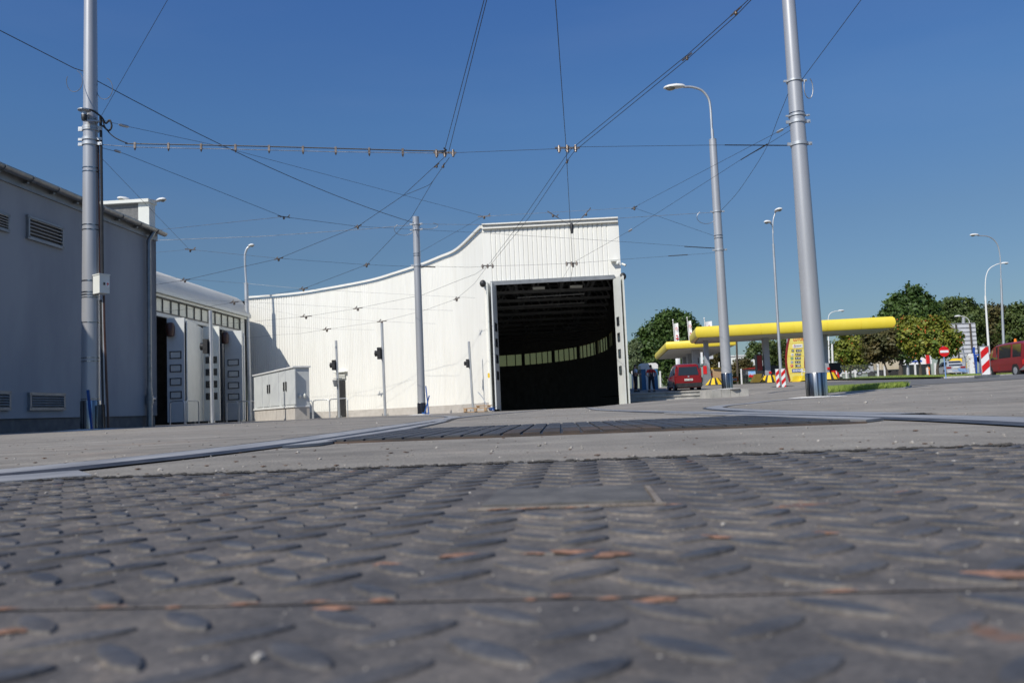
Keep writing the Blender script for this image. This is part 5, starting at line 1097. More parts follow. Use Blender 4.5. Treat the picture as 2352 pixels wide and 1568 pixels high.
# ================= people =================
def person(label, loc, rz, kind, H=1.78, arms='hips', legs='apart', bend=0):
    t_ = thing('person', label, 'person', loc, rz); k = H/1.78
    lx = .13 if legs == 'apart' else .09
    J = dict(pel=(0, 0, .96), sp=(0, -.01, 1.14), ch=(0, 0, 1.34), nk=(0, 0, 1.49), hd=(0, .02, 1.60), ht=(0, .02, 1.72),
             hl=(-.1, 0, .90), hr=(.1, 0, .90), kl=(-lx, .02, .50), kr=(lx, .02, .50), al=(-lx-.03, -.02, .09), ar=(lx+.03, -.02, .09), tl=(-lx-.04, .14, .045), tr=(lx+.04, .14, .045),
             sl=(-.19, 0, 1.41), sr=(.19, 0, 1.41))
    if arms == 'hips': J.update(el=(-.36, -.08, 1.17), er=(.36, -.08, 1.17), wl=(-.20, .0, 1.0), wr=(.20, .0, 1.0))
    elif arms == 'front': J.update(el=(-.26, .02, 1.14), er=(.26, .02, 1.14), wl=(-.06, .24, 1.16), wr=(.1, .26, 1.14))
    else: J.update(el=(-.25, .03, 1.14), er=(.27, .0, 1.14), wl=(-.2, .22, 1.0), wr=(.27, .10, .90))
    if bend:
        for n_ in ('sp', 'ch', 'nk', 'hd', 'ht', 'sl', 'sr', 'el', 'er', 'wl', 'wr'):
            v_ = Vector(J[n_])-Vector((0, 0, .96)); J[n_] = tuple(Matrix.Rotation(-bend, 3, 'X') @ v_+Vector((0, 0, .96)))
    r_ = dict(pel=(.155, .105), sp=(.145, .10), ch=(.165, .11), nk=.058, hd=(.078, .09), ht=(.07, .08), hl=.09, hr=.09, kl=.06, kr=.06, al=.042, ar=.042, tl=(.045, .035), tr=(.045, .035), sl=.065, sr=.065, el=.043, er=.043, wl=.03, wr=.03)
    E = [('pel', 'sp'), ('sp', 'ch'), ('ch', 'nk'), ('nk', 'hd'), ('hd', 'ht'), ('pel', 'hl'), ('pel', 'hr'), ('hl', 'kl'), ('hr', 'kr'), ('kl', 'al'), ('kr', 'ar'), ('al', 'tl'), ('ar', 'tr'), ('ch', 'sl'), ('ch', 'sr'), ('sl', 'el'), ('sr', 'er'), ('el', 'wl'), ('er', 'wr')]
    w = wm(t_)
    def mk(name, names, scale, mat, ed=None, add=0.0):
        nm = list(names); vs = [w @ (Vector(J[a])*k) for a in nm]; ed = [(nm.index(a), nm.index(b_)) for a, b_ in E if a in nm and b_ in nm]
        rr = [tuple((q*scale+add)*k for q in r_[a]) if isinstance(r_[a], tuple) else (r_[a]*scale+add)*k for a in nm]
        return skinmesh(name, vs, ed, rr, mat, t_, 2 if name == 'body' else 1)
    mk('body', ['pel', 'sp', 'ch', 'nk', 'hd', 'ht', 'hl', 'hr', 'kl', 'kr', 'al', 'ar', 'tl', 'tr', 'sl', 'sr', 'el', 'er', 'wl', 'wr'], 1, M['skin'])
    top, bot = {'red': ('redtee', 'trouser'), 'pale': ('tee', 'trouser'), 'orange': ('orange', 'orange')}[kind]
    for s_ in 'lr': J['m'+s_] = tuple(lerp(Vector(J['s'+s_]), Vector(J['e'+s_]), .75 if kind != 'orange' else 1.0)); r_['m'+s_] = .05
    E.append(('sl', 'ml')); E.append(('sr', 'mr')); J['nb'] = tuple(lerp(Vector(J['ch']), Vector(J['nk']), .75)); r_['nb'] = .07; E.append(('ch', 'nb'))
    mk('shirt', ['sp', 'ch', 'nb', 'sl', 'sr', 'ml', 'mr'], 1.06, M[top], add=.012)
    J['cl'] = tuple(lerp(Vector(J['kl']), Vector(J['al']), .85)); J['cr'] = tuple(lerp(Vector(J['kr']), Vector(J['ar']), .85)); r_['cl'] = r_['cr'] = .055; E.extend([('kl', 'cl'), ('kr', 'cr')])
    J['wb'] = tuple(lerp(Vector(J['pel']), Vector(J['sp']), .7)); r_['wb'] = (.15, .105); E.append(('pel', 'wb'))
    mk('trousers', ['pel', 'wb', 'hl', 'hr', 'kl', 'kr', 'cl', 'cr'], 1.1, M[bot], add=.02)
    T = lambda v_: w @ (Vector(v_)*k)
    mb = MB()
    for s_ in (-1, 1): mb.box(T((s_*(lx+.035), .05, .05)), (.1*k, .27*k, .1*k), rz)
    mb.build('shoes', M['black'], t_)
    h0 = Vector(J['ht']); hc = lerp(Vector(J['hd']), h0, .6)
    Mh = Matrix.Rotation(rz, 3, 'Z')
    MB().ell(T(hc+Vector((0, -.018, .022))), (.082*k, .095*k, .095*k), M=Mh).build('hair' if kind != 'orange' else 'hair', M['hair'], t_, smooth=True)
    mb = MB(); mb.ell(T(hc+Vector((0, .105, -.03))), (.012*k, .022*k, .02*k), M=Mh)
    for s_ in (-1, 1): mb.ell(T(hc+Vector((s_*.083, .0, -.02))), (.012*k, .02*k, .032*k), M=Mh)
    mb.build('nose_and_ears', M['skin'], t_, smooth=True)
    if kind != 'orange':
        mb = MB()
        for s_ in (-1, 1):
            a = J['ch']; mb.tube([T((s_*.07, -.125, 1.12)), T((s_*.085, -.14, 1.3)), T((s_*.09, -.09, 1.44)), T((s_*.09, .0, 1.475)), T((s_*.09, .1, 1.42)), T((s_*.08, .14, 1.25))], .022*k, 6)
        mb.box(T((0, .135, 1.18)), (.26*k, .03*k, .26*k), rz); mb.box(T((0, -.125, 1.10)), (.2*k, .04*k, .16*k), rz); mb.build('overall_straps', M['trouser'], t_)
    else:
        mb = MB()
        for z_ in (1.12, 1.28): mb.lathe(T((0, 0, z_)), [(.195*k, -.02), (.195*k, .02)], 16, Mh @ Matrix.Diagonal(Vector((1, .72, 1))))
        mb.build('reflective_band', M['signwhite'], t_)
    for s_ in 'lr':
        wq, eq = Vector(J['w'+s_]), Vector(J['e'+s_]); d = (wq-eq).normalized(); sd = Vector((0, 0, 1)) if abs(d.z) < .7 else Vector((0, 1, 0)); sd = (sd-d*sd.dot(d)).normalized(); nn_ = d.cross(sd)
        mb = MB(); mb.tube([T(wq), T(wq+d*.04), T(wq+d*.085)], [.026*k, .036*k, .034*k], 8)
        for i, L_ in enumerate((.065, .075, .07, .055)):
            o = sd*(.027-.018*i); b0 = wq+d*.08+o; mb.tube([T(b0), T(b0+d*L_*.55+nn_*.008), T(b0+d*L_*.9+nn_*.03)], [.010*k, .009*k, .007*k], 5)
        mb.tube([T(wq+d*.03+sd*.03), T(wq+d*.055+sd*.058), T(wq+d*.085+sd*.062+nn_*.01)], [.012*k, .011*k, .008*k], 5)
        mb.build('hand', M['skin'], t_, smooth=True)
    return t_
u, v = c2(190, 1345); p = P(u, v, 54); person('person in a pale shirt and dark overalls standing sideways by the hall', (p.x, 54, p.z), R(-75), 'pale', 1.80, 'front', 'close')
u, v = c2(457, 1345); p = P(u, v, 54); person('person in a red shirt and dark overalls seen from behind, hands on hips', (p.x, 54, p.z), R(3), 'red', 1.78, 'hips', 'apart')
u, v = c5(375, 1292); p = P(u, v, 108); pw = person('person in orange hi-vis clothing standing beyond the fence', (p.x, 108, p.z), R(160), 'orange', 1.45, 'down', 'apart', .2)
# ================= vehicles =================
def vehicle(name, label, cat, loc, rz, st_, paint, wheels, wr, glass_side, rear_glass, extra=None):
    """st_: stations (y, zbot, wlow, zbelt, wbelt, ztop, wtop); forward is +y"""
    t_ = thing(name, label, cat, loc, rz); w = wm(t_)
    vs = []
    for (y, zb, wl, ze, we, zt_, wt) in st_:
        ring = [(wl*.86, zb), (wl, zb+.10), (we, lerp(zb, ze, .55)), (we*.99, ze), (wt+.03, lerp(ze, zt_, .9)) if zt_-ze > .1 else (we*.97, zt_-.005), (wt*.82, zt_)]
        full = [(a, b_) for a, b_ in ring]+[(-a, b_) for a, b_ in reversed(ring)]
        vs += [w @ Vector((a, y, b_)) for a, b_ in full]
    n = 12; k = len(st_)
    fs = [(i*n+j, i*n+(j+1) % n, (i+1)*n+(j+1) % n, (i+1)*n+j) for i in range(k-1) for j in range(n)]+[tuple(range(n)), tuple(range((k-1)*n, k*n))]
    MB().add(vs, fs).build('body', paint, t_, smooth=True, ang=32)
    ysn = [s_[0] for s_ in st_]
    def sp(side, y, f, off=.012):  # point on side glass plane, f 0 belt..1 roof
        ze, we, zt_, wt = [float(np.interp(y, ysn, [s_[i] for s_ in st_])) for i in (3, 4, 5, 6)]
        return w @ Vector((side*(lerp(we*.99, wt+.03, f/.9)+off), y, lerp(ze, zt_, f)))
    for (y0, y1, f0, f1, ys_) in glass_side:
        for side in (-1, 1):
            MB().add([sp(side, y0, f0), sp(side, y1, f0), sp(side, y1-ys_, f1), sp(side, y0, f1)], [(0, 1, 2, 3)]).build('side_window', M['glass'], t_)
    for (y, x, zc) in [(a, s_*b_, wr) for a, b_ in wheels for s_ in (-1, 1)]:
        c = Vector((x, y, zc)); ax = Vector((math.copysign(1, x), 0, 0)); ww = .09
        MM_ = Mh_ = Matrix.Rotation(rz, 3, 'Z') @ Matrix.Rotation(R(90), 3, 'Y')
        wo = MB().lathe(w @ c, [(wr*.72, -ww), (wr*.97, -ww*.9), (wr, 0), (wr*.97, ww*.9), (wr*.72, ww)], 20, MM_).build('wheel', M['rubber'], t_, smooth=True, ang=50)
        MB().lathe(w @ (c+ax*.03), [(wr*.1, -ww*.9), (wr*.62, -ww*.8), (wr*.66, ww*.8), (wr*.1, ww*.95)], 14, MM_).build('hubcap', M['galv'], wo, smooth=True, ang=40)
        MB().lathe(w @ (c-ax*.0+Vector((0, 0, .03))), [(wr*1.18, -ww*1.02), (wr*1.18, ww*.98)], 20, MM_).build('wheel_well_shade', M['black'], t_)  # black disc stands for the shade inside the wheel well
    return t_, w, sp
# red MPV by the steps
M['carred'] = noisy('car paint red', (.18, .006, .008), (.21, .008, .009), 2, .25); M['vanred'] = noisy('faded van paint', (.20, .012, .017), (.24, .016, .02), 2, .3)
M['silver'] = noisy('silver paint', (.45, .47, .5), (.5, .52, .55), 2, .3, .4); M['dimpaint'] = noisy('dusty grey paint', (.42, .43, .44), (.5, .5, .5), 3, .5)
u, v = c2(1090, 1330); p = P(u, v+.5, 54); cx_, cz_ = p.x, p.z
mpv = [(0, .32, .80, .95, .84, 1.05, .80), (.05, .25, .84, 1.02, .86, 1.6, .62), (.14, .25, .86, 1.02, .87, 1.76, .66), (.6, .25, .86, 1.0, .87, 1.82, .70), (1.6, .25, .86, .98, .87, 1.82, .70), (2.4, .25, .86, .95, .86, 1.74, .66), (3.1, .25, .86, .93, .85, 1.02, .80), (3.8, .28, .83, .86, .80, .88, .7), (4.1, .35, .72, .6, .72, .62, .6)]
t_, w, sp = vehicle('parked_car', 'red family car seen from behind beside the concrete steps', 'car', (cx_, 54, cz_), R(-2), mpv, M['carred'], [(.75, .78), (3.35, .78)], .30, [(.3, .95, .12, .82, 0), (1.05, 1.75, .1, .82, 0), (1.85, 2.75, .1, .8, .25)], None)
MB().add([w @ Vector(q) for q in [(-.66, -.0, 1.06), (.66, -.0, 1.06), (.58, .075, 1.60), (-.58, .075, 1.60)]], [(0, 1, 2, 3)]).slab([w @ Vector((-.66, .0, 1.06)), w @ Vector((.66, .0, 1.06)), w @ Vector((.58, .05, 1.6)), w @ Vector((-.58, .05, 1.6))], w.to_3x3() @ Vector((0, -.02, 0))).build('rear_window', M['glass'], t_)
MB().slab([w @ Vector((-.84, -.07, .28)), w @ Vector((.84, -.07, .28)), w @ Vector((.84, -.07, .55)), w @ Vector((-.84, -.07, .55))], w.to_3x3() @ Vector((0, .3, 0))).build('bumper', M['black'], t_)
for s_ in (-1, 1): MB().box(w @ Vector((s_*.80, .0, 1.25)), (.1, .06, .5)).build('tail_light', M['darkred'], t_)
c_ = w @ Vector((0, -.03, .76)); MB().box(c_, (.54, .03, .13)).build('number_plate', M['cream'], t_); text('plate_letters', 'GLT 44667', .075, c_+Vector((0, -.02, 0)), (1, 0, 0), (0, 0, 1), M['frame'], t_, width=.46)
MB().box(w @ Vector((0, -.02, .97)), (.09, .03, .09)).build('emblem', M['galv'], t_)
for s_ in (-1, 1): MB().ell(w @ Vector((s_*1.0, 2.75, 1.05)), (.12, .06, .1)).build('wing_mirror', M['black'], t_, smooth=True)
# red van with open tailgate
u, v = c8(2262, 912); YV = 46.0; p = P(u+3, v, YV)
van = [(0, .42, .84, 1.0, .90, 1.75, .80), (.06, .3, .88, 1.02, .92, 1.88, .80), (.5, .28, .90, 1.02, .92, 1.94, .80), (2.4, .28, .90, 1.02, .92, 1.94, .80), (3.2, .28, .90, 1.02, .92, 1.9, .78), (3.6, .28, .90, 1.02, .91, 1.78, .74), (4.15, .28, .90, 1.02, .90, 1.16, .82), (4.6, .3, .86, .95, .84, .98, .74), (4.78, .4, .78, .7, .78, .72, .7)]
rzv = R(-4.5); vx = p.x+.92; yb = YV-.95
t_, w, sp = vehicle('parked_van', 'dark red passenger van with its tailgate open at the right edge', 'van', (vx, yb, p.z), rzv, van, M['vanred'], [(.95, .83), (3.85, .83)], .33, [(.25, 1.15, .08, .85, 0), (1.35, 2.65, .08, .85, 0), (2.85, 3.85, .05, .85, .32)], None)
mb = MB(); mb.add([w @ Vector(q) for q in [(-.74, -.012, .62), (.74, -.012, .62), (.72, -.0, 1.72), (-.72, -.0, 1.72)]], [(0, 1, 2, 3)]); mb.build('rear_shade_panel', M['black'], t_)  # black sheet stands for the shaded load space under the tailgate
MB().slab([w @ Vector((-.76, .05, 1.86)), w @ Vector((.76, .05, 1.86)), w @ Vector((.72, -1.05, 2.18)), w @ Vector((-.72, -1.05, 2.18))], (0, 0, .12)).build('tailgate', M['vanred'], t_)
MB().slab([w @ Vector((-.9, -.12, .34)), w @ Vector((.9, -.12, .34)), w @ Vector((.9, -.12, .60)), w @ Vector((-.9, -.12, .60))], w.to_3x3() @ Vector((0, .75, 0))).build('bumper', M['framegrey'], t_)
for s_ in (-1, 1): MB().box(w @ Vector((s_*.87, .05, .78)), (.12, .18, .28), rzv).build('tail_light', M['red'], t_)
for s_ in (-1, 1): MB().ell(w @ Vector((s_*1.04, 3.75, 1.1)), (.1, .07, .13)).build('wing_mirror', M['black'], t_, smooth=True)
mb = MB(); mb.bar(w @ Vector((-.925, .4, .72)), w @ Vector((-.92, 3.6, .72)), .012, .03); mb.bar(w @ Vector((-.928, 2.74, .45)), w @ Vector((-.88, 2.74, 1.4)), .012, .02, (0, 1, 0)); mb.build('door_seam', M['darkred'], t_)
mb = MB(); [mb.bar(w @ Vector((-.5+.25*i, .1+.1*i, .7)), w @ Vector((.2+.1*i, .02, 1.0)), .04, .03) for i in range(4)]; mb.box(w @ Vector((0, .0, .66)), (1.3, .1, .12), rzv); tag(mb.build('timber', M['signwhite']), 'white boards lying in the open back of the red van', 'boards')
p_ = w @ Vector((-.3, 1.9, 2.0)); tag(MB().cyl(p_-Vector((0, 0, .06)), p_+Vector((0, 0, .0)), .09).cyl(p_, p_+Vector((0, 0, .16)), .07, .05).build('roof_beacon', M['orange']), 'orange beacon standing on the roof of the red van', 'beacon')
# grey estate beyond the verge
u, v = c5(700, 1285); p = P(u, v, 80)
est = [(0, .3, .80, .85, .83, .95, .78), (.1, .22, .84, .9, .85, 1.2, .66), (.45, .22, .85, .9, .85, 1.46, .60), (1.4, .22, .85, .9, .85, 1.5, .6), (2.3, .22, .85, .88, .85, 1.46, .6), (3.1, .22, .85, .87, .84, .98, .75), (4.2, .25, .8, .75, .76, .8, .65), (4.5, .35, .7, .55, .7, .58, .6)]
t_, w, sp = vehicle('parked_car', 'silver estate car with red tail lights parked beyond the grass verge', 'car', (p.x+1.15, 80, p.z), R(-12), est, M['silver'], [(.8, .77), (3.5, .77)], .29, [(.35, 1.0, .1, .85, 0), (1.1, 1.9, .1, .85, 0), (2.0, 2.8, .1, .85, .3)], None)
MB().slab([w @ Vector((-.62, .02, .98)), w @ Vector((.62, .02, .98)), w @ Vector((.52, .3, 1.4)), w @ Vector((-.52, .3, 1.4))], w.to_3x3() @ Vector((0, -.04, 0))).build('rear_window', M['glass'], t_)
for s_ in (-1, 1): MB().box(w @ Vector((s_*.62, .0, .80)), (.42, .08, .18), R(-12)).build('tail_light', M['darkred'], t_)
MB().box(w @ Vector((0, -.03, .80)), (.5, .03, .11), R(-12)).build('number_plate', M['cream'], t_); MB().box(w @ Vector((0, -.02, .42)), (1.6, .12, .2), R(-12)).build('bumper', M['dimpaint'], t_)
u, v = 1989, 861.5; p = P(u, v, 112)
t_, w, sp = vehicle('parked_car', 'small white car under the trees left of the tipper truck', 'car', (p.x, 112, p.z), R(70), est, M['lampwhite'], [(.8, .77), (3.5, .77)], .29, [(.35, 1.0, .1, .85, 0), (1.1, 1.9, .1, .85, 0), (2.0, 2.8, .1, .85, .3)], None)
# tipper truck
ua, va = 1991, 868; YT = 118; p = P(ua, va, YT); x0, z0 = p.x, p.z-.05
tt = thing('tipper_truck', 'dusty tipper truck with a beige skip behind the trees', 'truck', (x0+2.5, YT, z0)); M['beige'] = noisy('dusty beige steel', (.42, .36, .25), (.55, .48, .36), 1.2, .8)
rot = lambda L_, D, z_: Vector((x0+L_, YT+D, z0+z_))
MB().slab([rot(0, 0, .8), rot(.15, 0, 1.5), rot(.45, 0, 2.5), rot(1.0, 0, 2.65), rot(1.1, 0, .8)], (0, 2.3, 0)).build('cab', M['dimpaint'], tt)
MB().slab([rot(1.15, -.1, 1.15), rot(4.9, -.1, 1.15), rot(5.0, -.1, 2.75), rot(1.1, -.1, 2.85)], (0, 2.4, 0)).build('skip', M['beige'], tt)
mb = MB(); [mb.box(rot(1.3+.42*i, -.15, 1.95), (.09, .12, 1.5)) for i in range(4)]; mb.box(rot(3.1, -.16, 2.7), (3.9, .12, .14)); mb.box(rot(3.1, -.16, 1.2), (3.9, .12, .16)); mb.build('skip_ribs', M['beige'], tt)
MB().box(rot(2.6, .9, .85), (4.8, .9, .3)).build('chassis', M['frame'], tt)
for L_ in (.75, 2.2, 3.9, 4.7): MB().lathe(rot(L_, .05, .5), [(.1, -.17), (.5, -.15), (.5, .15), (.1, .17)], 18, Matrix.Rotation(R(90), 3, 'X')).build('wheel', M['rubber'], tt, smooth=True)
MB().box(rot(.45, -.02, 2.05), (.5, .04, .5)).build('cab_window', M['glass'], tt)
# ================= striped boards & traffic sign =================
def clip(poly, f):
    out = []
    for i in range(len(poly)):
        a, b_ = poly[i], poly[(i+1) % len(poly)]; fa, fb = f(a), f(b_)
        if fa >= 0: out.append(a)
        if (fa >= 0) != (fb >= 0): t__ = fa/(fa-fb); out.append((a[0]+(b_[0]-a[0])*t__, a[1]+(b_[1]-a[1])*t__))
    return out
def stripes(c, w, h, parent, period, slope, ph, yoff=-.012):
    mb = MB()
    for k_ in range(-6, 12):
        b0 = k_*period+ph; sq = [(-w/2, -h/2), (w/2, -h/2), (w/2, h/2), (-w/2, h/2)]
        q = clip(sq, lambda p_: p_[1]-slope*p_[0]-b0); 
        if len(q) > 2: q = clip(q, lambda p_: b0+period/2-(p_[1]-slope*p_[0]))
        if len(q) > 2: mb.add([c+Vector((a, yoff, b_)) for a, b_ in q], [tuple(range(len(q)))])
    return mb.build('red_stripes', M['red'], parent)
YB = 44.7; pb0 = P(1795, 893, YB); zg = pb0.z
for x_a, x_b, lab in ((25, 152, 'left one of two red and white striped boards by the twin lamp post'), (170, 322, 'right one of two red and white striped boards by the twin lamp post')):
    (ua, _), (ub, _) = cp(x_a, 0), cp(x_b, 0); ub -= 1.0; xa, xb_ = X(ua+1, YB), X(ub-.5, YB); hh = 1.0; c = Vector(((xa+xb_)/2, YB-.14, zg+.08+hh/2)); w_ = xb_-xa
    t_ = thing('warning_board', lab, 'sign', (c.x, YB, zg), 0, 'red and white striped boards')
    MB().box(c+Vector((0, .015, 0)), (w_+.02, .02, hh+.03)).build('back_plate', M['framegrey'], t_); MB().box(c, (w_-.02, .012, hh-.02)).build('white_face', M['signwhite'], t_); stripes(c, w_-.02, hh-.02, t_, .42, 1.0, .17)
    MB().box((c.x, c.y+.05, zg+.06), (.06, .05, .2)).build('foot', M['frame'], t_)
(ua, va), (ub, vb) = c8(1960, 648), c8(2035, 893); Y4 = 29.7; pa, pb = P(ua, va, Y4), P(ub, vb, Y4); c = Vector(((pa.x+pb.x)/2+.02, Y4, (pa.z+pb.z)/2)); w_ = .29; hh = pa.z-pb.z
t_ = thing('warning_board', 'large red and white striped board in a grey frame in front of the red van', 'sign', (c.x, Y4, pb.z), 0, 'red and white striped boards')
tilt = Matrix.Rotation(0, 3, 'Y')
MB().box(c+Vector((0, .02, 0)), (w_+.07, .03, hh+.08)).box(c+Vector((0, .03, hh/2+.07)), (.05, .04, .1)).build('back_plate', M['framegrey'], t_); MB().box(c, (w_, .012, hh)).build('white_face', M['signwhite'], t_); stripes(c, w_, hh, t_, .52, .85, .19)
zgb = Z(c.x, Y4); MB().box((c.x, Y4+.02, (zgb+c.z-hh/2)/2), (.06, .05, abs(c.z-hh/2-zgb)+.05)).box((c.x+.02, Y4, zgb+.05), (.72, .36, .12)).build('rubber_foot', M['gutter'], t_)
(uc, vc) = c5(690, 786); p = P(uc, vc, 49.6); t_ = thing('no_entry_sign', 'round red no entry sign with a white bar on a blue post', 'sign', (p.x, 49.6, Z(p.x, 49.6)))
RXm = Matrix.Rotation(R(90), 3, 'X')
MB().lathe(p, [(.31, -.01), (.31, .01)], 32, RXm).build('sign_disc', M['red'], t_, smooth=True, ang=30); MB().box(p-Vector((0, .02, 0)), (.5, .012, .14)).build('white_bar', M['signwhite'], t_)
M['postblue'] = noisy('pale blue post', (.18, .32, .6), (.22, .38, .66), 3, .5); MB().cyl((p.x, 49.64, Z(p.x, 49.6)-.1), (p.x-.03, 49.64, p.z+.33), .03, n=10).build('post', M['postblue'], t_)
# ================= street lamps =================
def lampY(*a, **k): return streetlamp(*a, **k)
t_ = streetlamp('street_lamp', 'twin headed street lamp standing by two striped boards', 1797, 890, 45.2, [(1776, 560), (1775, 530), (1776, 505), (1781, 488)], .085, .06, 560, (1780, 487), (.35, -.9, .12), .55, .17)
mb = MB(); mg = MB(); lamphead(mb, mg, P(1771, 512, 45.2), (-.85, -.5, .05), .5, .16); h_ = mb.build('lamp_head', M['lampwhite'], t_, smooth=True); mg.build('lamp_glass', M['lampglass'], h_, smooth=True)
MB().tube([P(1776, 535, 45.2), P(1774, 518, 45.2), P(1769, 512, 45.2)], .035, 8).build('arm', M['galv'], t_, smooth=True)
gritp = MB().ell((X(1800, 45), 45, Z(X(1800, 45), 45)), (.75, .4, .09)); tag(gritp.build('soil_heap', M['tar'], smooth=True), 'low heap of dark soil round the twin lamp post', 'soil', kind='stuff')
streetlamp('street_lamp', 'tallest street lamp at the right, head pointing left above the red van', 2308, 862, 62, [(2299, 640), (2297, 590), (2290, 560), (2272, 544), (2245, 541)], .11, .07, 640, (2248, 540), (-1, -.2, 0), .75, .17, zb=P(2308, 862, 62).z)
streetlamp('street_lamp', 'white street lamp at the right with its head pointing right', 2275, 864, 72, [(2263, 680), (2264, 640), (2272, 618), (2290, 607), (2302, 605)], .11, .07, 680, (2300, 605), (1, -.1, 0), .6, .15, zb=P(2275, 864, 72).z, mat='lampwhite')
streetlamp('street_lamp', 'distant street lamp rising behind the front canopy', 1908, 868, 105, [(1902, 735), (1905, 722), (1914, 716), (1926, 714)], .1, .08, 735, (1925, 714), (1, 0, 0), .8, .2, mat='lampwhite')
streetlamp('street_lamp', 'small street lamp just behind the billboard', 2230, 862, 104, [(2228, 745), (2224, 733), (2214, 727), (2206, 726)], .1, .08, 745, (2207, 726), (-1, 0, 0), .8, .2, mat='lampwhite')
for (u, v0, v1, y, r_, lab, mt) in ((2213, 729, 864, 96, .22, 'thick silver pole behind the billboard', 'polepaint'), (1691.5, 777, 862, 88, .12, 'brown wooden pole behind the lamp pole', 'bark'), (1808, 776, 868, 90, .09, 'thin pale pole just left of the price pylon', 'galv'), (1725, 777, 855, 150, .1, 'very thin distant pole before the white block', 'galv'), (2083, 800, 862, 88, .17, 'pale pole among the trees left of the rowans', 'galv'), (1911, 790, 858, 84, .12, 'white pole right of the third canopy column', 'lampwhite')):
    a, b_ = P(u+2, v1, y), P(u, v0, y); a.z = min(a.z, Z(a.x, y)); tag(MB().cyl(a, b_, r_, r_*.8, n=10).build('pole', M[mt], smooth=True, org=a), lab, 'pole')
# ================= flags =================
for (u, vt, w_, vb, ub, lab) in ((1545.5, 735, .62, 860, 1552, 'leftmost tall white banner flag, reaching below the rear canopy'), (1578, 729.5, .45, 800, 1583, 'narrow white banner flag in the middle of three'), (1617.5, 731, .95, 790, 1620, 'widest white banner flag, rightmost of three')):
    y = 114; a = P(u, vt, y); b_ = P(ub, vb, y); t_ = thing('banner_flag', lab, 'flag', (b_.x, y, Z(b_.x, y)), 0, 'white banner flags')
    MB().cyl((b_.x+.3, y, Z(b_.x, y)), a, .05, n=8).ell(a, (.1, .1, .12)).build('flagpole', M['lampwhite'], t_, smooth=True)
    n = 12; vs = []; H_ = (a.z-b_.z) if 'left' in lab[:4] else 5.2
    for i in range(n+1):
        f = i/n; z_ = a.z-.5-H_*f; xo = lerp(a.x, b_.x, f*H_/max(a.z-b_.z, .1))+.08
        for j in range(4): vs.append((xo+w_*j/3, y+.12*math.sin(f*5+j*.9), z_+.03*j))
    MB().add(vs, [(i*4+j, i*4+j+1, (i+1)*4+j+1, (i+1)*4+j) for i in range(n) for j in range(3)]).build('banner', M['signwhite'], t_, smooth=True)
    e = Vector((a.x+.1+w_/2, y-.2, a.z-1.25)); mb = MB()
    for r0 in (.15,): mb.tube([e+Vector((r0*math.cos(q), 0, r0*1.3*math.sin(q))) for q in np.linspace(0, 6.28, 16)], .02, 5)
    mb.tube([e+Vector((0, 0, .3)), e+Vector((-.06, 0, .1)), e+Vector((0, 0, -.12)), e+Vector((.06, 0, .1)), e+Vector((0, 0, .3))], .018, 5); mb.build('emblem', M['red'], t_)
    if w_ < .9: MB().box(e-Vector((0, -.02, 1.35)), (w_*.62, .02, .2)).box(e-Vector((0, -.02, .95)), (w_*.4, .02, .18)).build('red_bar', M['red'], t_)
# ================= fence, banners, far buildings =================
fe = thing('wire_fence', 'wire mesh fence on white concrete posts behind the fuel station', 'fence', (25, 84, 1.5))
def fpost(u, vt, vb, y):
    a, b_ = P(u+1.5, vb, y), P(u, vt, y); a.z = min(a.z, Z(a.x, y)+.02); MB().bar(a, b_, .13, .13, (0, 1, 0)).build('fence_post', M['lampwhite'], fe)
for x_, y0, y1 in ((345, 420, 905), (405, 590, 915), (890, 585, 900), (1350, 580, 860), (1440, 370, 640)):
    u, v0 = c3(x_, y0); _, v1 = c3(x_, y1); fpost(u, v0, v1, 86)
for x_, y0, y1 in ((1035, 800, 925), (1095, 815, 925), (1370, 800, 915), (1480, 830, 905), (1550, 790, 910), (750, 860, 925), (830, 850, 920), (700, 870, 925)):
    u, v0 = c8(x_, y0); _, v1 = c8(x_, y1); fpost(u, v0, v1, 84 if x_ < 1200 else 76)
for x_ in (120, 260, 1200, 1330): u, v0 = c2(x_ if x_ < 500 else 592, 1010); fpost(u, 852, 898, 72) if x_ < 1300 else None
mb = MB(); xs_ = np.linspace(P(1650, 0, 86).x, P(1960, 0, 86).x, 90)
for x_ in xs_: z_ = Z(float(x_), 86.2); mb.add([(x_, 86.2, z_), (x_+.02, 86.2, z_), (x_+.02, 86.2, z_+1.6), (x_, 86.2, z_+1.6)], [(0, 1, 2, 3)])
for h_ in np.linspace(.1, 1.6, 12):
    for i in range(0, 88, 8): a, b_ = float(xs_[i]), float(xs_[min(i+8, 89)]); mb.bar((a, 86.2, Z(a, 86.2)+h_), (b_, 86.2, Z(b_, 86.2)+h_), .02, .02)
mb.build('mesh', M['gutter'], fe)
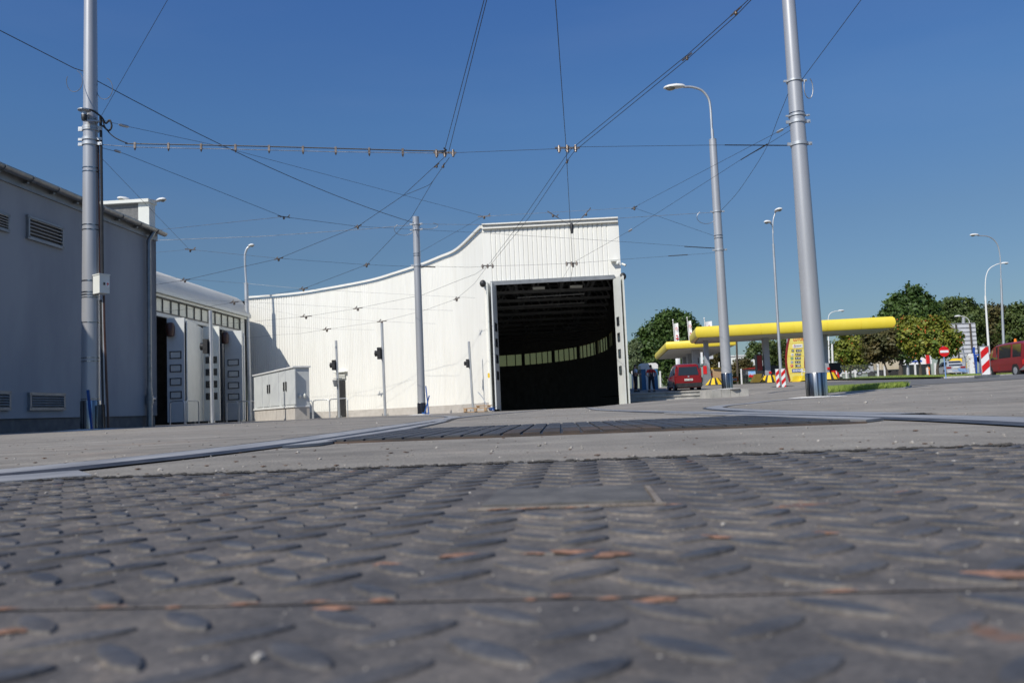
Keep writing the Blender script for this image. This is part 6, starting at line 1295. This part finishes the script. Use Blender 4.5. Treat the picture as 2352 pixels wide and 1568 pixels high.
# poster and notices on the fence
(ua, va), (ub, vb) = c3(1068, 648), c3(1342, 880); a = P(ua, va, 85.6); b_ = P(ub, vb, 85.6); w_ = b_.x-a.x; h_ = a.z-b_.z; c = Vector((a.x+w_/2, 85.6, b_.z+h_/2))
t_ = thing('poster', 'poster of a row of players in red under a blue sky hung on the fence', 'poster', (c.x, 85.6, b_.z)); M['skyprint'] = noisy('printed sky', (.08, .35, .75), (.6, .75, .88), 1.4, .5); M['grassprint'] = noisy('printed grass', (.06, .18, .05), (.2, .32, .12), 8, .6)
MB().box(c+Vector((0, 0, h_*.28)), (w_, .03, h_*.44)).build('sky_band', M['skyprint'], t_); MB().box(c+Vector((0, 0, -h_*.22)), (w_, .03, h_*.56)).build('grass_band', M['grassprint'], t_)
mb = MB(); mh_ = MB(); ml = MB()
for i in range(8):
    x_ = c.x-w_*.42+w_*.84*i/7; dz = (.0, .04, -.03)[i % 3]; mb.slab([(x_-.05, 85.57, c.z-.12+dz), (x_+.05, 85.57, c.z-.12+dz), (x_+.065, 85.57, c.z+.12+dz), (x_-.065, 85.57, c.z+.12+dz)], (0, -.01, 0)); mh_.ell((x_, 85.57, c.z+.17+dz), (.03, .01, .04), n=8, m=5); ml.slab([(x_-.045, 85.57, c.z-.34+dz), (x_+.045, 85.57, c.z-.34+dz), (x_+.045, 85.57, c.z-.12+dz), (x_-.045, 85.57, c.z-.12+dz)], (0, -.01, 0))
mb.build('red_shirts', M['red'], t_); mh_.build('faces', M['skin'], t_); ml.build('dark_shorts', M['trouser'], t_)
(ua, va), (ub, vb) = c3(1372, 672), c3(1462, 815); a = P(ua, va, 85.6); b_ = P(ub, vb, 85.6); c = (a+b_)/2; t_ = thing('notice_board', 'white notice board with grey text lines right of the team poster', 'sign', (c.x, 85.6, b_.z))
MB().box(c, (b_.x-a.x, .03, a.z-b_.z)).build('board', M['signwhite'], t_); mb = MB(); [mb.box(c+Vector((0, -.02, .22-.1*i)), (.5, .01, .03)) for i in range(4)]; mb.build('text_lines', M['framegrey'], t_); MB().lathe(c+Vector((-.12, -.02, -.25)), [(.07, -.005), (.07, .005)], 12, RXm).build('red_mark', M['red'], t_)
(ua, va), (ub, vb) = c3(650, 790), c3(832, 895); a = P(ua, va, 80); b_ = P(ub, vb, 80); c = (a+b_)/2; t_ = thing('banner_sign', 'orange edged white banner partly hidden by the lamp pole', 'sign', (c.x, 80, b_.z))
MB().box(c, (b_.x-a.x, .03, a.z-b_.z)).build('orange_edge', M['orange'], t_); MB().box(c+Vector((-.05, -.02, -.02)), (b_.x-a.x-.18, .02, a.z-b_.z-.2)).build('white_field', M['signwhite'], t_); text('lettering', 'OKY', .24, c+Vector((.1, -.04, -.02)), (1, 0, 0), (0, 0, 1), M['frame'], t_, width=.75, bold=.02)
# red paving strip
def patch(name, label, pts, mat, lift=.012, kind='structure', cat=None, n=10):
    """pts: near-left, near-right, far-right, far-left (x,y); draped over the terrain"""
    mb = MB(); P4 = [Vector((a, b_, 0)) for a, b_ in pts]
    g_ = [[lerp(lerp(P4[0], P4[1], i/n), lerp(P4[3], P4[2], i/n), j/n) for i in range(n+1)] for j in range(n+1)]
    for j in range(n):
        for i in range(n):
            q = [g_[j][i], g_[j][i+1], g_[j+1][i+1], g_[j+1][i]]; mb.quad(*[Vector((s_.x, s_.y, Z(s_.x, s_.y)+lift)) for s_ in q])
    o = mb.build(name, mat); 
    if label: o['label'] = label
    if kind: o['kind'] = kind
    return o
m, b, t = principled('red herringbone paving', (.3, .1, .07), .9); tc = t.nodes.new('ShaderNodeTexCoord'); br = t.nodes.new('ShaderNodeTexBrick'); br.inputs['Scale'].default_value = 1.2; br.inputs[1].default_value = (.34, .12, .09, 1); br.inputs[2].default_value = (.26, .09, .07, 1); br.inputs[3].default_value = (.05, .03, .03, 1)
mp = t.nodes.new('ShaderNodeMapping'); mp.inputs['Rotation'].default_value = (0, 0, .785); t.links.new(tc.outputs['Object'], mp.inputs[0]); t.links.new(mp.outputs[0], br.inputs[0]); t.links.new(br.outputs[0], b.inputs['Base Color']); M['herring'] = m
patch('paving', None, [(X(1440, 74), 74), (X(1760, 74), 74), (X(1760, 83), 83), (X(1440, 83), 83)], M['herring'])
M['asphalt'] = noisy('asphalt', (.10, .10, .10), (.16, .155, .15), 1.2, .9, bump=.004, bscale=60, detail=9)
M['kerb'] = noisy('kerb stone', (.34, .33, .31), (.46, .45, .43), 6, .9, bump=.002)
patch('road', None, [(X(1930, 27), 27), (X(2500, 24), 24), (X(2480, 60), 60), (X(1850, 62), 62)], M['asphalt'], .010, n=16)
# verge with kerb and grass
M['grass'] = noisy('grass blades', (.13, .20, .025), (.25, .32, .06), 3, .7); M['grassbase'] = noisy('grass soil', (.04, .07, .015), (.08, .12, .03), 8, .95)
VK = [(X(1935, 74), 74), (X(2040, 68), 68), (X(2110, 60), 60), (X(2170, 51.5), 51.5), (X(2260, 50.5), 50.5), (X(2360, 51), 51), (X(2480, 52), 52)]
mb = MB(); mk_ = MB(); 
for i in range(len(VK)-1):
    a, b_ = VK[i], VK[i+1]; n = 6
    for j in range(n):
        p0 = Vector((*[lerp(a[q], b_[q], j/n) for q in (0, 1)], 0)); p1 = Vector((*[lerp(a[q], b_[q], (j+1)/n) for q in (0, 1)], 0)); z0, z1 = Z(p0.x, p0.y), Z(p1.x, p1.y)
        mk_.slab([p0+Vector((0, 0, z0-.1)), p1+Vector((0, 0, z1-.1)), p1+Vector((0, 0, z1+.12)), p0+Vector((0, 0, z0+.12))], (0, .15, 0))
        for k_ in range(5):
            ya, yb_ = .15+k_*5, .15+(k_+1)*5
            zz = lambda p_, d_: Z(p_.x, p_.y+d_)+.10+.02
            mb.quad(p0+Vector((0, ya, zz(p0, ya))), p1+Vector((0, ya, zz(p1, ya))), p1+Vector((0, yb_, zz(p1, yb_))), p0+Vector((0, yb_, zz(p0, yb_))))
o = mk_.build('kerb', M['kerb']); struct(o); o = mb.build('verge', M['grassbase']); struct(o)
def grassfield(label, fn, n, h0, h1, w):
    V = []; F = []
    for i in range(n):
        x, y, z = fn(); a = random.uniform(0, 3.14); h = random.uniform(h0, h1); lx_, ly_ = random.uniform(-.4, .4)*h, random.uniform(-.4, .4)*h; dx, dy = math.cos(a)*w, math.sin(a)*w
        o = len(V); V += [(x-dx, y-dy, z), (x+dx, y+dy, z), (x+lx_*.4+dx*.5, y+ly_*.4, z+h*.6), (x+lx_, y+ly_, z+h)]; F += [(o, o+1, o+2), (o, o+2, o+3)]
    mb = MB(); mb.v = V; mb.f = F; return tag(mb.build('grass', M['grass'], org=(0, 0, 0)), label, 'grass', kind='stuff')
def fverge():
    u = random.uniform(1960, 2360); i = random.random(); yk = float(np.interp(u, [1935, 2040, 2110, 2170, 2260, 2480], [74, 68, 60, 51.5, 50.5, 52])); y = yk+.25+random.random()**2*9; x = X(u, y); return x, y, Z(x, y)+.1
grassfield('mown grass on the verge beyond the road', fverge, 16000, .05, .14, .018)
IP = [(X(1893, 18.2), 18.2), (X(2074, 20.0), 20.0), (X(2090, 23.5), 23.5), (X(1893, 23.5), 23.5)]
patch('grass_island', None, IP, M['grassbase'], .03)
mb = MB()
for a, b_ in ((IP[0], IP[1]), (IP[1], IP[2])):
    for j in range(4):
        p0 = Vector((lerp(a[0], b_[0], j/4), lerp(a[1], b_[1], j/4), 0)); p1 = Vector((lerp(a[0], b_[0], (j+1)/4), lerp(a[1], b_[1], (j+1)/4), 0)); mb.slab([p0+Vector((0, -.1, Z(p0.x, p0.y)-.05)), p1+Vector((.02, -.1, Z(p1.x, p1.y)-.05)), p1+Vector((.02, -.1, Z(p1.x, p1.y)+.035)), p0+Vector((0, -.1, Z(p0.x, p0.y)+.035))], (0.02, .12, 0))
struct(mb.build('kerb', M['kerb']))
def fisl():
    s_, t__ = random.random(), random.random()**1.3; a = Vector(IP[0]).lerp(Vector(IP[1]), s_); b_ = Vector(IP[3]).lerp(Vector(IP[2]), s_); q = a.lerp(b_, t__); return q.x, q.y, Z(q.x, q.y)+.02
grassfield('long bright green grass island right of the thick pole', fisl, 15000, .06, .17, .006)
# white block far away with windows
(ua, va), (ub, vb) = c3(560, 285), c3(1335, 560); y = 260; a = P(ua, va, y); b_ = P(ub, vb, y); zg_ = 1.5
t_ = thing('office_block', 'long white block with rows of windows far behind the fence', 'building', (a.x, y, zg_))
MB().box(((a.x+b_.x)/2+3, y+6, (a.z+zg_)/2), (b_.x-a.x+10, 12, a.z-zg_)).build('wall', M['cream'], t_)
for r_, zz in enumerate((a.z-4.0, a.z-8.2)):
    for i in range(17):
        x_ = a.x-1+i*1.35*1.0
        if x_ < b_.x+6: f = MB().box((x_, y-.02, zz), (.95, .06, 2.0)).build('window', M['glass'], t_)
        if x_ < b_.x+6: MB().box((x_, y-.06, zz), (.1, .04, 2.0)).build('window_bar', M['wood'], f)
MB().box(((a.x+b_.x)/2+3, y+5.9, a.z+.15), (b_.x-a.x+10.6, 12.4, .3)).build('roof_edge', M['lampwhite'], t_)
(ua, va), (ub, vb) = c3(1000, 545), c3(1375, 582); a = P(ua, va, 120); b_ = P(ub, vb, 120)
t_ = thing('low_shed', 'low shed with a dark reddish roof behind the team poster', 'building', (a.x, 120, 1.6)); MB().slab([(a.x-.3, 120, b_.z), (b_.x+.3, 120, b_.z), (b_.x, 120, a.z), (a.x+.9, 120, a.z-.1)], (0, 4, 0)).build('roof', M['darkred'], t_); MB().box(((a.x+b_.x)/2, 122, (b_.z+1.5)/2), (b_.x-a.x-.2, 3.6, b_.z-1.5)).build('wall', M['plinth'], t_)
# roadside store behind the rowans
(ua, va), (ub, vb) = c5(-240, 900), c5(445, 1035); y = 170; a = P(ua, va, y); b_ = P(ub, vb, y)
t_ = thing('roadside_store', 'white fronted store with dark glazing behind the rowan trees', 'building', (a.x, y, 1.7)); w_ = b_.x-a.x
MB().box((a.x+w_/2, y+5, (a.z+b_.z)/2), (w_, 10, a.z-b_.z)).build('fascia', M['signwhite'], t_); MB().box((a.x+w_/2, y+5.1, (b_.z+1.5)/2), (w_-.4, 9.8, b_.z-1.5)).build('glazing', M['glass'], t_)
MB().box((a.x+w_*.55, y-.03, lerp(b_.z, a.z, .4)), (w_*.3, .1, .3)).build('blue_band', M['signblue'], t_); MB().box((a.x+w_*.86, y-.3, lerp(b_.z, a.z, .62)), (w_*.09, .3, 1.9)).build('red_sign', M['red'], t_)
# ================= billboard seen from the back =================
(ua, va), (ub, vb) = c5(800, 225), c5(1375, 905); y = 88; a = P(ua, va, y); b_ = P(ub, vb, y); w_ = b_.x-a.x; h_ = a.z-b_.z; c = Vector(((a.x+b_.x)/2, y, (a.z+b_.z)/2)); M['bbgrey'] = noisy('billboard back', (.52, .53, .57), (.6, .61, .64), 1, .5)
t_ = thing('billboard', 'large billboard seen from behind with grey panels and brown uprights', 'billboard', (c.x, y, Z(c.x, y)))
MB().box(c, (w_, .06, h_)).build('panel', M['bbgrey'], t_); mb = MB()
for i in range(9): zz = a.z-.06-i*(h_-.1)/8; mb.box((c.x, y-.06, zz), (w_+.02, .04, .035))
mb.build('rail', M['frame'], t_)
for x_, lo in ((-w_*.28, -.3), (w_*.27, .1)): MB().box((c.x+x_, y-.14, c.z-.05), (.13, .12, h_)).build('upright', M['bark'], t_)
mb = MB(); mb.cyl((c.x-w_*.18, y-.3, a.z-.7), (c.x-w_*.12, y-.5, Z(c.x, y)), .06, n=8); mb.cyl((c.x-.3, y-.2, b_.z+.6), (c.x+.6, y-.8, Z(c.x, y)), .06, n=8); mb.cyl((c.x+w_*.27, y, b_.z+.1), (c.x+w_*.27, y, Z(c.x, y)), .09, n=8); mb.build('strut', M['galv'], t_)
# pillar, blue frame and bench rack on the verge
(ua, va), (ub, vb) = c5(1190, 830), c5(1318, 1285); y = 60; a = P(ua, va, y); b_ = P(ub, vb, y); M['peel'] = noisy('peeling whitewash', (.80, .80, .80), (.34, .24, .2), 7, .9, detail=9, lo=.56, hi=.62)
t_ = MB().slab([(a.x, y, b_.z-.1), (b_.x+.03, y, b_.z-.1), (b_.x, y, a.z), (a.x+.12, y, a.z), (a.x, y, a.z-.15)], (0, .4, 0)).build('gate_pillar', M['peel']); tag(t_, 'white pillar with peeling paint left of the red van', 'pillar')
t_ = thing('blue_gate', 'dark blue metal gate frame between the peeling pillar and the striped board', 'gate', (b_.x, y, b_.z)); f5 = lambda x_, y_: P(*c5(x_, y_), y+.2)
MB().bar(f5(1300, 1285), f5(1290, 700), .12, .12, (0, 1, 0)).build('gate_post', M['signblue'], t_); mb = MB(); mb.bar(f5(1300, 860), f5(1450, 845), .1, .1); mb.bar(f5(1330, 1240), f5(1460, 1225), .1, .14); mb.bar(f5(1345, 1245), f5(1335, 860), .07, .07, (0, 1, 0)); mb.bar(f5(1425, 1245), f5(1412, 860), .07, .07, (0, 1, 0)); mb.build('gate_frame', M['signblue'], t_)
t_ = thing('bicycle_rack', 'pale blue tubular rack lying on the grass before the silver estate car', 'rack', P(*c5(1000, 1280), 58)); f6 = lambda x_, y_: P(*c5(x_, y_), 58)
mb = MB(); [mb.tube([f6(960+10*i, 1135+12*i), f6(1190, 1130+22*i)], .022, 6) for i in range(5)]; mb.tube([f6(860, 1180), f6(1190, 1175)], .03, 6); mb.build('tubes', M['postblue'], t_)
MB().slab([f6(835, 1215), f6(900, 1250), f6(1040, 1255), f6(1190, 1215)], (0, .5, .02)).build('base_plate', M['frame'], t_); mb = MB(); [mb.tube([f6(x_, 1190), f6(x_+10, 1290)], .03, 6) for x_ in (930, 1040)]; mb.build('leg', M['galv'], t_)
(ua, va) = c5(945, 985); p = P(ua, va, 100); t_ = MB().lathe((p.x, 100, 1.6), [(1.2, 0), (1.25, 1.0), (1.15, 1.6), (.85, 2.1), (.4, 2.4), (.02, 2.45)], 16).build('yellow_cover', M['yellow2'], smooth=True, ang=50); tag(t_, 'rounded dull yellow hood of a machine behind the billboard', 'cover')
# ================= trees =================
def leafmat(name, c1, c2, sc=.9, tr=.25):
    m, b, t = principled(name, c1, .6); tc = t.nodes.new('ShaderNodeTexCoord'); n = t.nodes.new('ShaderNodeTexNoise'); n.inputs['Scale'].default_value = sc; n.inputs['Detail'].default_value = 6; t.links.new(tc.outputs['Object'], n.inputs[0])
    cr = t.nodes.new('ShaderNodeValToRGB'); cr.color_ramp.elements[0].position = .35; cr.color_ramp.elements[1].position = .65; cr.color_ramp.elements[0].color = (*c1, 1); cr.color_ramp.elements[1].color = (*c2, 1); t.links.new(n.outputs[0], cr.inputs[0]); t.links.new(cr.outputs[0], b.inputs['Base Color'])
    ts = t.nodes.new('ShaderNodeBsdfTranslucent'); t.links.new(cr.outputs[0], ts.inputs[0]); mx = t.nodes.new('ShaderNodeMixShader'); mx.inputs[0].default_value = tr; t.links.new(b.outputs[0], mx.inputs[1]); t.links.new(ts.outputs[0], mx.inputs[2]); t.links.new(mx.outputs[0], t.nodes['Material Output'].inputs[0]); return m
M['leafdark'] = leafmat('dark green leaves', (.030, .068, .011), (.085, .145, .028)); M['leafmid'] = leafmat('mid green leaves', (.048, .085, .018), (.115, .15, .036)); M['leafpale'] = leafmat('willow leaves', (.08, .12, .05), (.15, .19, .09))
M['leafrowan'] = leafmat('rowan leaves', (.09, .155, .013), (.28, .28, .038), 1.6); M['leafbrown'] = leafmat('bronze leaves', (.055, .065, .015), (.15, .12, .04), 1.2); M['berry'] = noisy('rowan berries', (.45, .08, .02), (.6, .14, .03), 4, .5)
def quads(C, N, S_, aspect=.6):
    n = len(C); a = rng.normal(size=(n, 3)); N = N/np.linalg.norm(N, axis=1, keepdims=True); U = np.cross(N, a); U /= np.linalg.norm(U, axis=1, keepdims=True); Vv = np.cross(N, U); S_ = S_[:, None]
    q = np.stack([C-U*S_, C-Vv*S_*aspect, C+U*S_, C+Vv*S_*aspect], 1).reshape(-1, 3); return q
def tree(name, label, y, ut, vb, blobs, mat, nl, size, berries=0, fork=None, group='trees beyond the yard', dep=.8, trunk_r=None, conv=None):
    f = conv or (lambda a, b_: (a, b_)); k = 1/3.916 if conv is c8 else (1/(4.239*1.7415) if conv is c2 else 1)
    u0, v0 = f(ut, vb); bp = P(u0, v0, y); zg_ = min(bp.z, Z(bp.x, y)+.15); t_ = thing(name, label, 'tree', (bp.x, y, zg_), 0, group)
    BL = []
    for (a, b_, r_) in blobs:
        u, v = f(a, b_); c = P(u, v, y); rr = r_*k*y/FPX; BL.append((np.array([c.x, y+random.uniform(-.4, .4)*rr, c.z]), rr))
    for i in range(len(BL)):
        c, r_ = BL[i]; th = random.uniform(0, 6.28); BL.append((c+np.array([math.cos(th)*r_*.95, random.uniform(-.4, .4)*r_, math.sin(th)*r_*.9]), r_*random.uniform(.22, .42)))
    tot = sum(r_**2 for _, r_ in BL); Cs = []; Ns = []
    for c, r_ in BL:
        m_ = int(nl*r_*r_/tot); ncl = max(8, m_//45)
        d = rng.normal(size=(ncl, 3)); d /= np.linalg.norm(d, axis=1, keepdims=True); rad = r_*(.45+.68*rng.random((ncl, 1))**.7); cl = c+d*rad*np.array([1, dep, .92])
        idx = rng.integers(0, ncl, m_); sp_ = r_*.17+size*.8; off = rng.normal(size=(m_, 3))*sp_*np.array([1, 1, .75]); Cs.append(cl[idx]+off); Ns.append(d[idx]+rng.normal(size=(m_, 3))*.55+np.array([0, 0, .35]))
    C = np.concatenate(Cs); N = np.concatenate(Ns); s_ = size*(.6+.8*rng.random(len(C))); q = quads(C, N, s_)
    me = bpy.data.meshes.new('crown'); n = len(C); o0 = np.array([bp.x, y, zg_]); me.vertices.add(4*n); me.vertices.foreach_set('co', (q-o0).astype(np.float32).ravel()); me.loops.add(4*n); me.loops.foreach_set('vertex_index', np.arange(4*n, dtype=np.int32)); me.polygons.add(n); me.polygons.foreach_set('loop_start', np.arange(0, 4*n, 4, dtype=np.int32)); me.update(); me.materials.append(M[mat]); o = bpy.data.objects.new('crown', me); COL.objects.link(o); o.parent = t_
    if berries and not berries < 0:
        ids = rng.integers(0, n, berries); mb = MB()
        for i in ids:
            c = C[i]+N[i]/np.linalg.norm(N[i])*size*.5; mb.ell(c, (size*.45,)*3, n=5, m=3)
        o = mb.build('berries', M['berry'], t_); o['kind'] = 'stuff'
    cz = np.array([c for c, _ in BL]); top = cz.mean(0); hT = max(c[2]+r_*.4 for c, r_ in BL); r0 = trunk_r or .03*(hT-zg_)
    mb = MB(); base = Vector((bp.x, y, zg_-.1)); mid = Vector((lerp(bp.x, top[0], .5), y, lerp(zg_, top[2], .6))); mb.tube(catmull([base, base+Vector((random.uniform(-.1, .1), 0, .7)), mid, Vector((top[0], y, lerp(top[2], hT, .6)))], 4), [r0*1.25]+[lerp(r0, r0*.2, i/12) for i in range(12)], 8); mb.build('trunk', M['bark'], t_, smooth=True)
    mb = MB()
    for c, r_ in BL: mb.tube([mid-Vector((0, 0, .3)), lerp(mid, Vector(c), .5)+Vector((0, 0, -.1)), Vector(c), Vector(c)+Vector((random.uniform(-.3, .3), 0, r_*.5))], [r0*.45, r0*.3, r0*.15, r0*.06], 6)
    mb.build('branches', M['bark'], t_, smooth=True); return t_
tree('broadleaf_tree', 'big dense dark green tree behind the white banner flags', 126, 790, 1100, [(880, 200, 190), (700, 150, 150), (1010, 210, 150), (520, 280, 150), (400, 420, 150), (640, 400, 190), (880, 420, 170), (300, 560, 130), (500, 620, 190), (760, 650, 160), (1130, 260, 110), (250, 760, 130), (480, 860, 170), (720, 900, 160), (900, 850, 150), (920, 90, 90), (620, 80, 70)], 'leafdark', 26000, .26, conv=c2)
tree('willow_tree', 'pale green willow at the left of the big dark tree', 105, 130, 1050, [(170, 560, 75), (120, 680, 85), (180, 800, 90), (110, 900, 90), (200, 960, 80), (90, 610, 50)], 'leafpale', 6000, .17, conv=c2)
tree('broadleaf_tree', 'tall pointed green tree at the right end of the front canopy', 88, 1245, 905, [(1345, 130, 55), (1340, 220, 90), (1220, 230, 60), (1450, 230, 60), (1180, 330, 90), (1340, 350, 110), (1480, 330, 80), (1110, 430, 90), (1250, 480, 120), (1250, 620, 110), (1180, 560, 100), (1400, 470, 90), (1270, 720, 70)], 'leafdark', 16000, .2, conv=c8)
tree('rowan_tree', 'rounded green rowan with few berries just right of the thick pole', 90, 800, 935, [(740, 640, 90), (860, 600, 90), (800, 700, 110), (700, 730, 60), (900, 700, 90), (930, 640, 60), (790, 790, 70), (870, 790, 60), (760, 570, 50)], 'leafrowan', 10000, .16, 160, conv=c8)
tree('broadleaf_tree', 'dark bronze tree in front of the tipper truck', 78, 1130, 930, [(1010, 560, 80), (1100, 600, 100), (1080, 690, 90), (1170, 680, 70), (1000, 650, 70), (980, 720, 50), (1150, 560, 80)], 'leafbrown', 8000, .15, conv=c8)
tree('rowan_tree', 'left one of two bright rowans by the no entry sign', 64, 1420, 905, [(1330, 450, 70), (1400, 430, 60), (1330, 540, 80), (1420, 520, 80), (1360, 630, 80), (1440, 610, 70), (1300, 620, 50), (1400, 690, 50)], 'leafrowan', 8000, .12, 260, conv=c8)
tree('rowan_tree', 'right one of two bright rowans, reaching across the billboard', 60, 1578, 905, [(1520, 450, 70), (1600, 440, 60), (1520, 540, 80), (1620, 540, 90), (1700, 560, 60), (1560, 640, 80), (1650, 640, 80), (1740, 600, 40), (1480, 600, 50), (1770, 560, 25), (1700, 660, 40)], 'leafrowan', 9500, .12, 420, conv=c8)
tree('broadleaf_tree', 'wide olive green tree behind the billboard', 120, 1740, 860, [(1700, 290, 80), (1780, 300, 90), (1860, 330, 80), (1620, 340, 80), (1700, 400, 110), (1840, 420, 110), (1920, 380, 60), (1600, 460, 100), (1780, 520, 120), (1900, 560, 110), (1700, 640, 100)], 'leafmid', 16000, .22, conv=c8)
tree('broadleaf_tree', 'bronze green tree behind the two street lamps at the right', 124, 2090, 860, [(2110, 320, 70), (2040, 380, 80), (2130, 400, 100), (2000, 480, 90), (2100, 500, 110), (2200, 420, 90), (2000, 600, 100), (2120, 620, 110), (1960, 680, 80)], 'leafbrown', 15000, .22, conv=c8)
tree('broadleaf_tree', 'olive green tree at the right edge behind the red van', 118, 2320, 860, [(2290, 330, 80), (2360, 340, 80), (2250, 420, 90), (2340, 450, 110), (2240, 530, 100), (2340, 560, 110), (2240, 620, 90), (2420, 400, 90)], 'leafmid', 13000, .2, conv=c8)
tree('broadleaf_tree', 'loose grey green tree between the second column and the price pylon', 112, 150, 840, [(70, 640, 60), (150, 620, 60), (200, 680, 60), (120, 720, 80), (40, 740, 60), (200, 770, 60), (100, 800, 60), (-60, 640, 50), (-90, 700, 45)], 'leafmid', 9000, .18, conv=c8)
tree('broadleaf_tree', 'small bronze tree left of the lamp pole under the rear canopy', 118, 1640, 876, [(1640, 812, 14), (1650, 825, 16), (1632, 832, 14), (1655, 845, 16), (1640, 852, 16)], 'leafbrown', 4500, .17)
tree('broadleaf_tree', 'small bronze bush tree before the white block', 124, 1706, 872, [(1700, 836, 12), (1712, 832, 10), (1706, 848, 16), (1690, 850, 12), (1722, 850, 12)], 'leafbrown', 4000, .17)
tree('broadleaf_tree', 'dark tree behind the third canopy column', 116, 1885, 872, [(1890, 790, 16), (1880, 815, 20), (1900, 825, 16), (1880, 845, 20), (1900, 855, 14)], 'leafdark', 5000, .18)
tree('shrub', 'low dark shrub against the fence behind the red car', 100, 1560, 884, [(1560, 868, 12), (1580, 872, 10), (1535, 872, 12), (1600, 874, 10)], 'leafdark', 3500, .14)
tree('shrub', 'low shrub against the fence near the team poster', 92, 1710, 880, [(1700, 870, 10), (1715, 872, 9), (1685, 873, 8)], 'leafmid', 2600, .12)
